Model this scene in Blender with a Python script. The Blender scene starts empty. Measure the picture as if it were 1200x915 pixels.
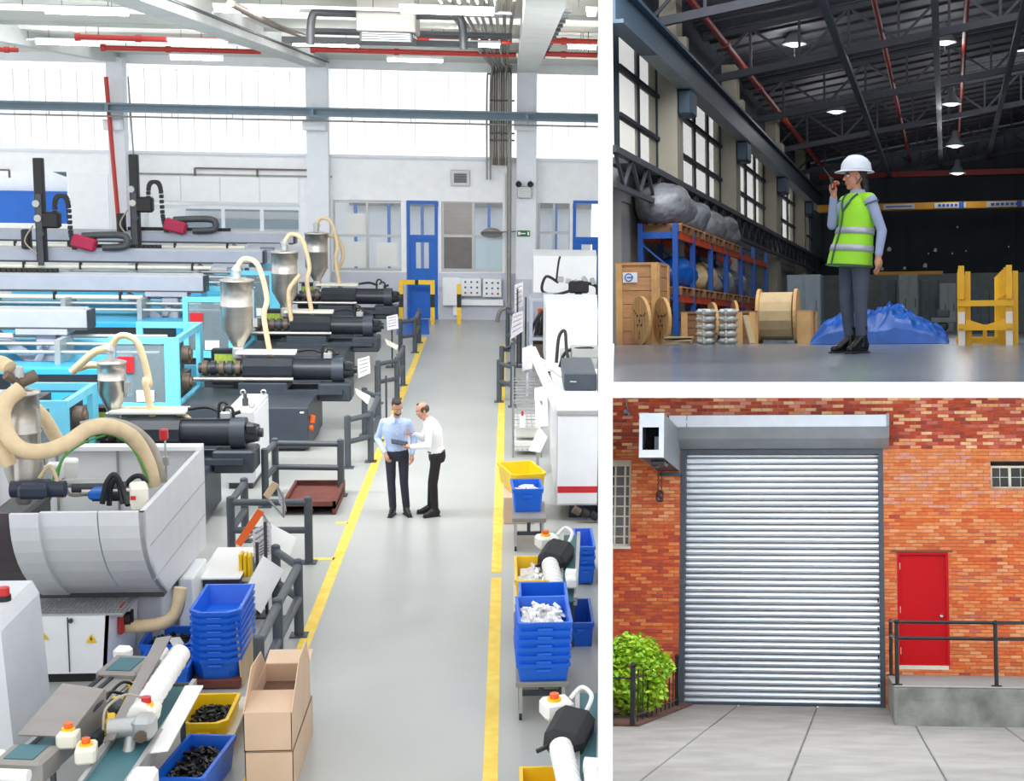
import bpy, math, random
from mathutils import Vector, Matrix, Euler
random.seed(7)
C = bpy.context.scene.collection
PI = math.pi
# ------------------------------------------------------------------ camera, sky, exposure
F, PX, PY = 1800.0, 800.0, 430.0          # focal length and principal point in a 1200x915 frame
cam = bpy.data.objects.new('camera', bpy.data.cameras.new('camera'))
C.objects.link(cam)
cam.data.sensor_fit = 'HORIZONTAL'; cam.data.sensor_width = 36
cam.data.lens = F / 1200 * 36
cam.data.shift_x = -(PX - 600) / 1200
cam.data.shift_y = (PY - 457.5) / 1200
cam.data.clip_end = 500
bpy.context.scene.camera = cam


class Place:
    """a level place: x right, y into depth, z up; the camera stands at (0,0,h) of it"""
    def __init__(s, vp, h, roll=0.0):
        d = Vector((vp[0] - PX, PY - vp[1], -F)).normalized()
        u = Vector((math.sin(roll), math.cos(roll), 0))
        u = (u - d * u.dot(d)).normalized()
        r = d.cross(u)
        s.R = Matrix((r, d, u)).transposed()
        s.h = h; s.M = Matrix.Identity(4)

    def ray(s, px, py):
        return s.R.transposed() @ Vector((px - PX, PY - py, -F))

    def z(s, px, py, z=0.0):
        r = s.ray(px, py); t = (z - s.h) / r.z
        return Vector((r.x * t, r.y * t, z))

    def y(s, px, py, y):
        r = s.ray(px, py); t = y / r.y
        return Vector((r.x * t, y, s.h + r.z * t))

    def x(s, px, py, x):
        r = s.ray(px, py); t = x / r.x
        return Vector((x, r.y * t, s.h + r.z * t))

    def rect(s, x0, y0, x1, y1, Y):
        a = s.y(x0, (y0 + y1) / 2, Y).x; b = s.y(x1, (y0 + y1) / 2, Y).x
        t = s.y((x0 + x1) / 2, y0, Y).z; q = s.y((x0 + x1) / 2, y1, Y).z
        return a, b, q, t


A = Place((598, 139), 5.93, 0.004)        # moulding shop
B = Place((1110, 383), 0.225, -0.006)     # dim steel hall
D = Place((1000, 722), 1.6, -0.008)       # brick street front
cam.matrix_world = Matrix.Translation((0, 0, A.h)) @ A.R.transposed().to_4x4()
CM = cam.matrix_world.copy()
for q in (B, D):
    q.M = CM @ q.R.to_4x4() @ Matrix.Translation((0, 0, -q.h))
W = [A.M]

wd = bpy.data.worlds.new('sky'); bpy.context.scene.world = wd; wd.use_nodes = True
bg = wd.node_tree.nodes['Background']
bg.inputs[0].default_value = (0.97, 0.985, 1.0, 1); bg.inputs[1].default_value = 1.3
vs = bpy.context.scene.view_settings
vs.view_transform = 'Standard'; vs.look = 'None'; vs.exposure = 0.25; vs.gamma = 1.0; vs.use_curve_mapping = False


def area(place, loc, target, sx, sy, power, color=(1, 1, 1)):
    l = bpy.data.lights.new('soft_light', 'AREA'); l.shape = 'RECTANGLE'; l.size = sx; l.size_y = sy
    l.energy = power; l.color = color
    o = bpy.data.objects.new('soft_light', l); C.objects.link(o)
    d = Vector(target) - Vector(loc)
    o.matrix_world = place.M @ Matrix.Translation(loc) @ d.to_track_quat('-Z', 'Y').to_matrix().to_4x4()
    return o


def cpt(px, py, d): return CM @ Vector(((px - PX) / F * d, (PY - py) / F * d, -d))
# added lamp hidden under the hall floor, standing in for overcast daylight
dl = area(A, (0, 0, 0), (0, 0, -1), 5.2, 11.5, 2100, (1, .98, .95))
cx = CM.to_3x3() @ Vector((1, 0, 0)); cy = CM.to_3x3() @ Vector((0, .0139, 1)).normalized(); cz = cx.cross(cy)
dl.matrix_world = Matrix.Translation(CM @ Vector((2.45, -.27, -19.5))) @ Matrix((cx, cy, cz)).transposed().to_4x4()
# added fill lamps, out of view, that brighten the deep end of each hall
area(A, (-6, 22, 8.35), (-5, 44, 1.0), 16, 1.0, 2300)
area(B, (1.0, 20.5, 8.2), (0, 44, 3), 10, 4, 900, (.95, .97, 1))


# ------------------------------------------------------------------ materials
def lin(h):
    h = h.lstrip('#'); o = []
    for i in (0, 2, 4):
        c = int(h[i:i + 2], 16) / 255
        o.append(c / 12.92 if c <= .04045 else ((c + .055) / 1.055) ** 2.4)
    return (*o, 1)


MT = {}


def mat(name, hx, rough=.5, metal=0.0, var=.07, scale=4.0, bump=0.0, bscale=40, hx2=None, stretch=None, spec=None, trans=0, detail=4):
    m = bpy.data.materials.new(name); m.use_nodes = True
    nt = m.node_tree; b = nt.nodes['Principled BSDF']
    b.inputs['Roughness'].default_value = rough; b.inputs['Metallic'].default_value = metal
    if spec is not None: b.inputs['Specular IOR Level'].default_value = spec
    if trans: b.inputs['Transmission Weight'].default_value = trans
    tc = nt.nodes.new('ShaderNodeTexCoord'); mp = nt.nodes.new('ShaderNodeMapping')
    nt.links.new(tc.outputs['Object'], mp.inputs[0])
    if stretch: mp.inputs['Scale'].default_value = stretch
    n = nt.nodes.new('ShaderNodeTexNoise'); n.inputs['Scale'].default_value = scale; n.inputs['Detail'].default_value = detail
    nt.links.new(mp.outputs[0], n.inputs[0])
    r = nt.nodes.new('ShaderNodeValToRGB')
    c = lin(hx)
    c2 = lin(hx2) if hx2 else [min(1, v * (1 + var)) for v in c[:3]] + [1]
    c1 = c if hx2 else [v * (1 - var) for v in c[:3]] + [1]
    r.color_ramp.elements[0].color = c1; r.color_ramp.elements[1].color = c2
    r.color_ramp.elements[0].position = .32; r.color_ramp.elements[1].position = .68
    nt.links.new(n.outputs[0], r.inputs[0]); nt.links.new(r.outputs[0], b.inputs['Base Color'])
    if bump:
        n2 = nt.nodes.new('ShaderNodeTexNoise'); n2.inputs['Scale'].default_value = bscale; n2.inputs['Detail'].default_value = 5
        nt.links.new(mp.outputs[0], n2.inputs[0])
        bp = nt.nodes.new('ShaderNodeBump'); bp.inputs['Strength'].default_value = bump; bp.inputs['Distance'].default_value = .02
        nt.links.new(n2.outputs[0], bp.inputs['Height']); nt.links.new(bp.outputs[0], b.inputs['Normal'])
    MT[name] = m
    return m


def emis(name, hx, s):
    m = bpy.data.materials.new(name); m.use_nodes = True; b = m.node_tree.nodes['Principled BSDF']
    b.inputs['Base Color'].default_value = lin(hx); b.inputs['Emission Color'].default_value = lin(hx)
    b.inputs['Emission Strength'].default_value = s
    MT[name] = m


def glass(name, hx, tr, rough=.05):
    m = bpy.data.materials.new(name); m.use_nodes = True; nt = m.node_tree
    b = nt.nodes['Principled BSDF']; b.inputs['Base Color'].default_value = lin(hx); b.inputs['Roughness'].default_value = rough
    t = nt.nodes.new('ShaderNodeBsdfTransparent'); mx = nt.nodes.new('ShaderNodeMixShader')
    mx.inputs[0].default_value = tr
    nt.links.new(b.outputs[0], mx.inputs[1]); nt.links.new(t.outputs[0], mx.inputs[2])
    nt.links.new(mx.outputs[0], nt.nodes['Material Output'].inputs[0])
    MT[name] = m


# ------------------------------------------------------------------ mesh builder
def catmull(pts, k=6):
    pts = [Vector(p) for p in pts]; out = []
    for i in range(len(pts) - 1):
        p0 = pts[max(i - 1, 0)]; p1 = pts[i]; p2 = pts[i + 1]; p3 = pts[min(i + 2, len(pts) - 1)]
        for j in range(k):
            t = j / k
            out.append(.5 * ((2 * p1) + (p2 - p0) * t + (2 * p0 - 5 * p1 + 4 * p2 - p3) * t * t + (3 * p1 - p0 - 3 * p2 + p3) * t ** 3))
    out.append(pts[-1]); return out


class MB:
    def __init__(s): s.v = []; s.f = []; s.s = []; s.e = 1

    def add(s, vs_, fs, sm=False):
        k = len(s.v); s.v += [Vector(p) for p in vs_]
        for f in fs: s.f.append(tuple(i + k for i in f)); s.s.append(sm)
        return s

    def box(s, c, sz, rot=None, b=0.0):
        e = s.e = (s.e * 7 + 3) % 11                    # a hair of size difference keeps joined faces from coinciding
        c = Vector(c); hx, hy, hz = sz[0] / 2 - e * 4e-5, sz[1] / 2 - e * 6e-5, sz[2] / 2 - e * 5e-5
        R = Matrix.Identity(3) if rot is None else (rot if isinstance(rot, Matrix) else Euler(rot).to_matrix())
        if b <= 0:
            vs_ = [c + R @ Vector((x * hx, y * hy, z * hz)) for z in (-1, 1) for y in (-1, 1) for x in (-1, 1)]
            return s.add(vs_, [(0, 2, 3, 1), (4, 5, 7, 6), (0, 1, 5, 4), (2, 6, 7, 3), (0, 4, 6, 2), (1, 3, 7, 5)])
        b = min(b, hx * .9, hy * .9, hz * .9); vs_ = []; ix = {}
        for x in (-1, 1):
            for y in (-1, 1):
                for z in (-1, 1):
                    for a in range(3):
                        p = [x * hx, y * hy, z * hz]
                        for k in range(3):
                            if k != a: p[k] -= (x, y, z)[k] * b
                        ix[(x, y, z, a)] = len(vs_); vs_.append(c + R @ Vector(p))
        fs = []
        for a in range(3):
            o = [k for k in range(3) if k != a]
            for sg in (-1, 1):
                q = []
                for (i, j) in ((-1, -1), (1, -1), (1, 1), (-1, 1)):
                    t = [0, 0, 0]; t[a] = sg; t[o[0]] = i; t[o[1]] = j; q.append(ix[(*t, a)])
                flip = (sg > 0) != (a != 1)
                fs.append(tuple(q[::-1]) if flip else tuple(q))
        for a in range(3):
            o = [k for k in range(3) if k != a]
            for i in (-1, 1):
                for j in (-1, 1):
                    t1 = [0, 0, 0]; t1[o[0]] = i; t1[o[1]] = j; t2 = t1[:]; t1[a] = -1; t2[a] = 1
                    fs.append((ix[(*t1, o[0])], ix[(*t2, o[0])], ix[(*t2, o[1])], ix[(*t1, o[1])]))
        for x in (-1, 1):
            for y in (-1, 1):
                for z in (-1, 1): fs.append(tuple(ix[(x, y, z, a)] for a in range(3)))
        k0 = len(s.f); s.add(vs_, fs)
        for n in range(k0, len(s.f)):           # outward winding
            f = s.f[n]; p = [s.v[i] for i in f]; nr = (p[1] - p[0]).cross(p[2] - p[0])
            if nr.dot(sum(p, Vector()) / len(p) - c) < 0: s.f[n] = f[::-1]
        return s

    def bb(s, x0, x1, y0, y1, z0, z1, b=0.0):
        return s.box(((x0 + x1) / 2, (y0 + y1) / 2, (z0 + z1) / 2), (abs(x1 - x0), abs(y1 - y0), abs(z1 - z0)), None, b)

    def ring(s, p, d, r, n, up=None):
        d = Vector(d).normalized(); a = Vector(up) if up else (Vector((0, 0, 1)) if abs(d.z) < .9 else Vector((1, 0, 0)))
        u = d.cross(a).normalized(); w = u.cross(d).normalized()
        return [Vector(p) + (u * math.cos(t) + w * math.sin(t)) * r for t in [2 * PI * i / n for i in range(n)]]

    def cyl(s, p0, p1, r0, r1=None, n=12, caps=True, sm=True):
        r1 = r0 if r1 is None else r1; p0 = Vector(p0); p1 = Vector(p1); d = p1 - p0
        a = s.ring(p0, d, r0, n); b = s.ring(p1, d, r1, n)
        s.add(a + b, [(i, n + i, n + (i + 1) % n, (i + 1) % n) for i in range(n)], sm)
        if caps: s.add(a, [tuple(range(n))]); s.add(b, [tuple(range(n - 1, -1, -1))])
        return s

    def lathe(s, c, prof, n=20, axis=(0, 0, 1), sm=True):
        c = Vector(c); ax = Vector(axis).normalized(); rings = [s.ring(c + ax * h, ax, max(r, 1e-4), n) for r, h in prof]
        vs_ = [p for q in rings for p in q]
        return s.add(vs_, [(k * n + i, (k + 1) * n + i, (k + 1) * n + (i + 1) % n, k * n + (i + 1) % n) for k in range(len(prof) - 1) for i in range(n)], sm)

    def tube(s, pts, r, n=8, k=6, smooth=True):
        P = catmull(pts, k) if smooth and len(pts) > 2 else [Vector(p) for p in pts]
        rs = r if isinstance(r, (list, tuple)) else None
        rings = []; up = None
        for i, p in enumerate(P):
            d = (P[min(i + 1, len(P) - 1)] - P[max(i - 1, 0)]).normalized()
            if up is None: up = Vector((0, 0, 1)) if abs(d.z) < .9 else Vector((1, 0, 0))
            up = (up - d * up.dot(d)).normalized(); u = d.cross(up)
            rr = r if rs is None else rs[0] + (rs[1] - rs[0]) * i / (len(P) - 1)
            rings.append([p + (u * math.cos(2 * PI * j / n) + up * math.sin(2 * PI * j / n)) * rr for j in range(n)])
        vs_ = [p for q in rings for p in q]
        fs = [(k_ * n + j, (k_ + 1) * n + j, (k_ + 1) * n + (j + 1) % n, k_ * n + (j + 1) % n) for k_ in range(len(rings) - 1) for j in range(n)]
        s.add(vs_, [f[::-1] for f in fs], True)
        s.add(rings[0], [tuple(range(n))]); s.add(rings[-1], [tuple(range(n - 1, -1, -1))])
        return s

    def prism(s, poly, v0, v1):
        """3-D polygon poly + offset vector extrusion from v0 to v1"""
        a = [Vector(p) + Vector(v0) for p in poly]; b = [Vector(p) + Vector(v1) for p in poly]; n = len(poly)
        nr = Vector()
        for i in range(n): nr += a[i].cross(a[(i + 1) % n])
        if nr.dot(Vector(v1) - Vector(v0)) > 0: a, b = a[::-1], b[::-1]
        return s.add(a + b, [tuple(range(n)), tuple(range(2 * n - 1, n - 1, -1))] + [(i, n + i, n + (i + 1) % n, (i + 1) % n)[::-1] for i in range(n)])

    def ball(s, c, r, n=12, m=8, rot=None):
        c = Vector(c); r = (r, r, r) if isinstance(r, (int, float)) else r
        R = Matrix.Identity(3) if rot is None else Euler(rot).to_matrix()
        vs_ = [c + R @ Vector((0, 0, r[2]))]
        for i in range(1, m):
            t = PI * i / m
            for j in range(n):
                f = 2 * PI * j / n
                vs_.append(c + R @ Vector((r[0] * math.sin(t) * math.cos(f), r[1] * math.sin(t) * math.sin(f), r[2] * math.cos(t))))
        vs_.append(c - R @ Vector((0, 0, r[2])))
        fs = [(0, 1 + j, 1 + (j + 1) % n) for j in range(n)]
        for i in range(m - 2):
            for j in range(n):
                fs.append((1 + i * n + j, 1 + (i + 1) * n + j, 1 + (i + 1) * n + (j + 1) % n, 1 + i * n + (j + 1) % n))
        L = len(vs_) - 1
        fs += [(L, 1 + (m - 2) * n + (j + 1) % n, 1 + (m - 2) * n + j) for j in range(n)]
        return s.add(vs_, fs, True)

    def bar(s, p0, p1, w, h=None, b=0.0):
        """square bar from p0 to p1"""
        p0 = Vector(p0); p1 = Vector(p1); d = p1 - p0; h = h or w
        y = d.normalized(); a = Vector((0, 0, 1)) if abs(y.z) < .95 else Vector((0, 1, 0))
        x = y.cross(a).normalized(); z = x.cross(y)
        return s.box((p0 + p1) / 2, (w, d.length, h), Matrix((x, y, z)).transposed(), b)

    def sheet(s, pts, t):
        """flat polygon with thickness t along its normal"""
        P = [Vector(p) for p in pts]; n = (P[1] - P[0]).cross(P[2] - P[0]).normalized()
        return s.prism(P, -n * t / 2, n * t / 2)

    def build(s, name, material, parent=None, abs_=True, kind=None, label=None):
        vs_ = s.v
        o = None
        if parent is not None and abs_:
            im = root_local(parent).inverted(); vs_ = [im @ p for p in s.v]
        elif parent is None:
            lo = Vector([min(p[i] for p in s.v) for i in range(3)]); hi = Vector([max(p[i] for p in s.v) for i in range(3)])
            o = Vector(((lo.x + hi.x) / 2, (lo.y + hi.y) / 2, lo.z)); vs_ = [p - o for p in s.v]
        me = bpy.data.meshes.new(name); me.from_pydata([tuple(p) for p in vs_], [], s.f)
        me.polygons.foreach_set('use_smooth', s.s); me.update()
        me.materials.append(MT[material] if isinstance(material, str) else material)
        ob = bpy.data.objects.new(name, me); C.objects.link(ob)
        if parent is not None: ob.parent = parent
        else:
            loc = Matrix.Translation(o); ob['_l'] = 1; LOC[ob.name] = loc; ob.matrix_world = W[0] @ loc; del ob['_l']
        if kind: ob['kind'] = kind
        if label: ob['label'] = label
        return ob


LOC = {}


def root_local(o):
    m = Matrix.Identity(4)
    while o is not None:
        if o.name in LOC: m = LOC[o.name] @ m
        o = o.parent
    return m


def tag(o, label, cat, group=None, kind=None):
    if kind: o['kind'] = kind
    if label: o['label'] = label
    if cat: o['category'] = cat
    if group: o['group'] = group
    return o


def thing(name, label, cat, loc=(0, 0, 0), rotz=0.0, group=None):
    o = bpy.data.objects.new(name, None); C.objects.link(o); o.empty_display_size = .1
    m = Matrix.Translation(loc) @ Matrix.Rotation(rotz, 4, 'Z'); LOC[o.name] = m
    o.matrix_world = W[0] @ m
    return tag(o, label, cat, group)


def struct(name, mb, material):
    o = mb.build(name, material); o['kind'] = 'structure'; return o


def dup(root, loc, rotz, label, group=None):
    r = root.copy(); C.objects.link(r)
    m = Matrix.Translation(loc) @ Matrix.Rotation(rotz, 4, 'Z'); LOC[r.name] = m; r.matrix_world = W[0] @ m
    r['label'] = label
    if group: r['group'] = group
    for ch in list(root.children):
        c = ch.copy(); C.objects.link(c); c.parent = r
        for g in ch.children:
            e = g.copy(); C.objects.link(e); e.parent = c
    return r


def child_copy(o, parent, m=None):
    c = o.copy(); C.objects.link(c); c.parent = parent
    if m is not None: c.matrix_local = m
    return c


def remeshed(mb, voxel, smooth=6):
    me = bpy.data.meshes.new('t'); me.from_pydata([tuple(p) for p in mb.v], [], mb.f); ob = bpy.data.objects.new('t', me); C.objects.link(ob)
    r = ob.modifiers.new('r', 'REMESH'); r.mode = 'VOXEL'; r.voxel_size = voxel; r.use_smooth_shade = True
    if smooth:
        q = ob.modifiers.new('s', 'SMOOTH'); q.iterations = smooth; q.factor = .5
    dg = bpy.context.evaluated_depsgraph_get(); dg.update()
    e = bpy.data.meshes.new_from_object(ob.evaluated_get(dg))
    out = MB(); out.v = [v.co.copy() for v in e.vertices]; out.f = [tuple(p.vertices) for p in e.polygons]; out.s = [True] * len(out.f)
    bpy.data.objects.remove(ob); bpy.data.meshes.remove(e)
    return out


def text_obj(txt, size, material, parent, m, thick=.002, align='CENTER', name='lettering'):
    cu = bpy.data.curves.new(name, 'FONT'); cu.body = txt; cu.size = size; cu.extrude = thick; cu.align_x = align; cu.align_y = 'CENTER'
    t = bpy.data.objects.new('t', cu); C.objects.link(t)
    dg = bpy.context.evaluated_depsgraph_get(); dg.update()
    me = bpy.data.meshes.new_from_object(t.evaluated_get(dg)); bpy.data.objects.remove(t)
    me.materials.clear(); me.materials.append(MT[material]); me.name = name
    o = bpy.data.objects.new(name, me); C.objects.link(o); o.parent = parent; o.matrix_local = m
    return o

# ------------------------------------------------------------------ materials used
mat('concrete_floor', '#aaadaa', .3, 0, .06, .5, .04, 30, hx2='#b6b8b5', detail=7)
mat('white_wall', '#f3f5f7', .6, 0, .03); mat('lav_wall', '#c6c9d6', .55, 0, .04)
mat('ceiling_paint', '#d9d8cf', .8, 0, .06, .7); mat('beam_paint', '#c9ccca', .7, 0, .06, 1.5)
mat('partition', '#fbfbfb', .7, 0, .01)
mat('column_paint', '#e3e8ee', .6, 0, .03); mat('crane_steel', '#6f8390', .5, .2, .06)
mat('red_pipe', '#b5342c', .45, 0, .08); mat('dark_steel', '#4c4f52', .5, .4, .1)
mat('pipe_grey', '#8f918c', .5, .3, .08); mat('duct', '#97948f', .5, .3, .05)
mat('yellow_paint', '#f2c62c', .45, 0, .1, 12); mat('floor_yellow', '#f0c53a', .5, 0, .14, 6, hx2='#fade66')
mat('blue_paint', '#0f62c0', .4, 0, .05); mat('alu', '#b4b6b6', .4, .5, .04); mat('black', '#1b1c1e', .5, 0, .1)
mat('rubber', '#26282b', .7, 0, .1); mat('brown_pipe', '#6b5f55', .5, .2, .05)
mat('paper', '#f3f2ec', .8, 0, .02); mat('panel_white', '#eef1f4', .4, 0, .02)
mat('green_sign', '#1f6a37', .5, 0, .05); mat('dark_glass', '#39424a', .1, 0, .1)
mat('room_white', '#f2f5f6', .7, 0, .03); mat('room_brown', '#8b8478', .7, 0, .25, 3); mat('brushed', '#948f8c', .35, .6, .06, 2, stretch=(1, 1, 12))
mat('pane_grey', '#6f6b69', .35, .3, .08)
glass('clear_pane', '#dfeaf0', .88, .08); glass('frost_pane', '#cfe3ea', .35, .3)
glass('sky_pane', '#ffffff', .93, .4)
emis('tube_light', '#ffffff', 36.0)

# ------------------------------------------------------------------ moulding shop: the shell
YW = 45.8
XR = A.y(706, 200, YW).x
W[0] = A.M


def R1(x0, y0, x1, y1, Y=YW): return A.rect(x0, y0, x1, y1, Y)


xp = lambda y, z=0.0, px=706: A.y(px, 139 + (5.93 - z) * 1800 / y, y).x        # where the white partition stands
b = MB(); b.prism([(-17, 11, 0), (xp(11), 11, 0), (xp(YW + 8), YW + 8, 0), (-17, YW + 8, 0)], (0, 0, -.12), (0, 0, 0)); fl = struct('floor', b, 'concrete_floor')
# yellow aisle lines (paint on the floor)
def line(name, p, q, w, parent=fl, m='floor_yellow', z=.004):
    p = Vector(p); q = Vector(q); d = (q - p); n = Vector((-d.y, d.x, 0)).normalized() * w / 2
    b = MB(); b.prism([p - n, q - n, q + n, p + n], (0, 0, .0005), (0, 0, z)); return b.build(name, m, parent)
xl = A.z(498, 394).x; xr = A.z(584, 600).x
line('aisle_line', (xl, A.z(498, 395).y, 0), (xl, 11.2, 0), .135)
line('aisle_line', (xr, A.z(590, 404).y, 0), (xr, A.z(586, 671).y, 0), .135); line('aisle_line', (xr, A.z(586, 677).y, 0), (xr, 11.2, 0), .135)
for (x0, y0, x1) in ((366, 655, 392), (394, 613, 408)): line('aisle_line', A.z(x0, y0), A.z(x1, y0), .12)
q = A.z(500, 373); line('aisle_line', (A.z(497, 374).x, q.y, 0), (A.z(603, 374).x, q.y, 0), .3)
line('blue_mat', A.z(484, 374), A.z(484, 392), .9, m='blue_paint', z=.003); line('aisle_line', A.z(598, 399), A.z(606, 385), .12)

z_of = lambda py: R1(300, py, 600, py + 1)[3]
zs = {k: z_of(k) for k in (60, 82, 183, 208, 235, 241, 275, 318, 372)}
zc = 7.5
zcl = lambda y: 7.5 + (YW - y) * .02          # the ceiling rises gently towards the camera
# back wall in pieces round its openings
b = MB()
xw = lambda px: R1(px, 250, px + 1, 260)[0]
T = .25
def wl(x0, x1, z0, z1): b.bb(x0, x1, YW, YW + T, z0, z1)
wl(-17, XR, zs[82], zc + .2)
wl(xw(80), XR, zs[208], zs[183]); wl(-17, xw(80), zs[208], zs[183])
wl(xw(80), xw(170), 0, zs[208]); wl(xw(170), xw(352), zs[241], zs[208]); wl(xw(170), xw(352), 0, zs[275]); wl(xw(352), xw(390), 0, zs[208])
wl(-17, xw(80), 0, z_of(268))
wl(xw(390), XR, zs[235], zs[208])
wl(xw(390), xw(476), 0, zs[318]); wl(xw(470), xw(476), zs[318], zs[235]); wl(xw(514), xw(517), 0, zs[235]); wl(xw(517), xw(592), 0, zs[318])
wl(xw(592), xw(630), 0, zs[235]); wl(xw(630), xw(668), 0, z_of(310)); wl(xw(668), xw(671), 0, zs[235])
wallb = struct('wall_back', b, 'white_wall')
b = MB(); b.bb(xw(386), xw(476), YW - .02, YW - .002, 0, zs[318] - .02); b.bb(xw(514), xw(668), YW - .02, YW - .002, 0, zs[318] - .02); b.build('dado', 'lav_wall', wallb)
b = MB(); b.bb(-17, XR, YW - .1, YW - .002, zs[183] - .05, zs[183] + .03); b.build('ledge', 'column_paint', wallb)
b = MB(); b.bb(xw(150), xw(390), YW - .05, YW - .002, zs[208] - .03, zs[208] + .02); b.build('ledge', 'pipe_grey', wallb)
for px0, px1 in ((82, 129), (172, 213), (213, 259), (259, 305), (305, 351)):     # cladding panels
    x0, x1 = xw(px0), xw(px1); b = MB(); b.bb(x0 + .012, x1 - .012, YW - .035, YW - .003, zs[241] + .03 if px0 > 90 else z_of(273), zs[208] - .05, .008); b.build('panel', 'panel_white', wallb)
# room beyond the glazing
b = MB(); b.bb(-17, XR, YW + 6, YW + 6.2, 0, 4.6); struct('wall_beyond', b, 'room_white')
b = MB(); b.bb(xw(385), XR, YW + 5.8, YW + 5.98, 3.0, 4.2); struct('trim_1', b, 'room_brown')
b = MB(); b.bb(-16.9, xw(83), YW + 5.7, YW + 5.98, 1.8, 3.3); struct('trim_2', b, 'blue_paint')
b = MB()
for k in range(7): b.bb(xw(392 + 44 * k), xw(396 + 44 * k), YW + 5.6, YW + 5.78, 0, 4.5)
struct('trim_3', b, 'blue_paint')
b = MB(); b.bb(xw(170), xw(350), YW + 5.7, YW + 5.9, 2.2, 2.5); b.bb(xw(170), xw(350), YW + 5.7, YW + 5.9, 2.75, 2.9); struct('trim_4', b, 'crane_steel')
for k in range(3):
    b = MB(); p = xw(2 + 26 * k); b.prism([(p, YW + 1, 4.55), (p + .3, YW + 1, 4.55), (p + 1.6, YW + 5.6, 3.4), (p + 1.3, YW + 5.6, 3.4)], (0, 0, 0), (0, 0, .12)); struct('trim_%d' % (5 + k), b, 'crane_steel')


def glazing(name, px0, py0, px1, py1, cols, rows, frame, pane, Y=YW + .1, fw=.055, special=None, door=False):
    x0, x1, z0, z1 = R1(px0, py0, px1, py1, Y)
    w = MB(); w.bb(x0, x1, Y, Y + .06, z0, z0 + fw); w.bb(x0, x1, Y, Y + .06, z1 - fw, z1)
    for c in range(cols + 1):
        x = x0 + (x1 - x0) * c / cols; w.bb(max(x0, x - fw / 2), min(x1, x + fw / 2) if c else x0 + fw, Y - .01, Y + .07, z0, z1)
    for r in range(1, rows): z = z0 + (z1 - z0) * r / rows; w.bb(x0, x1, Y - .005, Y + .065, z - fw / 2, z + fw / 2)
    o = struct(name, w, frame)
    for c in range(cols):
        for r in range(rows):
            a = x0 + (x1 - x0) * c / cols + fw / 2; d = x0 + (x1 - x0) * (c + 1) / cols - fw / 2
            e = z0 + (z1 - z0) * r / rows + fw / 2; g = z0 + (z1 - z0) * (r + 1) / rows - fw / 2
            p = MB(); p.bb(a - .005, d + .005, Y + .02, Y + .032, e - .005, g + .005)
            p.build('pane', (special or {}).get((c, r), pane), o)
    return o


n_ = 1
for (a_, d_) in ((-2, 128), (151, 359), (387, 604), (629, 704)):          # high window band: tall translucent glass strips
    n = max(3, round((d_ - a_) / 19.5))
    glazing('window_%d' % n_, a_, 82, d_, 183, n, 2, 'panel_white', 'sky_pane', YW + .08, .014); n_ += 1
glazing('window_5', 170, 241, 352, 275, 4, 1, 'column_paint', 'clear_pane', fw=.1)
glazing('window_6', 390, 235, 471, 317, 2, 2, 'alu', 'clear_pane', fw=.07)
o = glazing('window_7', 517, 235, 592, 318, 2, 2, 'alu', 'clear_pane', fw=.08, special={(0, 1): 'brushed', (0, 0): 'pane_grey', (1, 0): 'frost_pane'})
glazing('window_8', 630, 235, 668, 310, 2, 2, 'alu', 'clear_pane', fw=.07)
# papers stuck behind the left panes
for (a_, c_, d_, e_) in ((403, 283, 432, 312), (405, 250, 430, 275), (441, 284, 466, 312)):
    x0, x1, z0, z1 = R1(a_, c_, d_, e_, YW + .2)
    b = MB(); b.bb(x0, x1, YW + .16, YW + .17, z0, z1); tag(b.build('poster', 'paper'), 'white sheet taped inside the glazing, ' + {403: 'lower left pane left of the blue door', 405: 'upper left pane left of the blue door', 441: 'lower pane next to the blue door'}[a_], 'poster')


def blue_door(name, px0, px1):
    x0, x1, z0, z1 = R1(px0, 235, px1, 372, YW)
    Y = YW; f = .09; zm = z_of(277); zl = z_of(314)
    w = MB(); w.bb(x0, x0 + f, Y - .03, Y + .08, 0, z1); w.bb(x1 - f, x1, Y - .03, Y + .08, 0, z1); w.bb(x0, x1, Y - .03, Y + .08, z1 - f, z1); w.bb(x0, x1, Y - .03, Y + .08, zm - .06, zm + .06)
    o = struct(name, w, 'blue_paint')
    l = MB(); g = .17
    l.bb(x0 + f, x0 + f + g, Y, Y + .05, .02, zm - .06); l.bb(x1 - f - g, x1 - f, Y, Y + .05, .02, zm - .06); l.bb(x0 + f + g, x1 - f - g, Y + .005, Y + .045, .02, zl); l.bb(x0 + f + g, x1 - f - g, Y + .005, Y + .045, zm - .16, zm - .06)
    lf = l.build('door_leaf', 'blue_paint', o)
    p = MB(); p.bb(x0 + f + g, x1 - f - g, Y + .02, Y + .03, zl, zm - .16); p.build('pane', 'clear_pane', lf)
    p = MB(); p.bb(x0 + f, x1 - f, Y + .02, Y + .03, zm + .06, z1 - f); p.build('pane', 'clear_pane', o)
    p = MB(); p.bar((x0 + f + .06, Y - .05, 1.05), (x0 + f + .2, Y - .05, 1.05), .03); p.cyl((x0 + f + .06, Y, 1.05), (x0 + f + .06, Y - .06, 1.05), .02); p.build('door_handle', 'alu', lf)
blue_door('door_1', 477, 513); blue_door('door_2', 671, 704)

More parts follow.
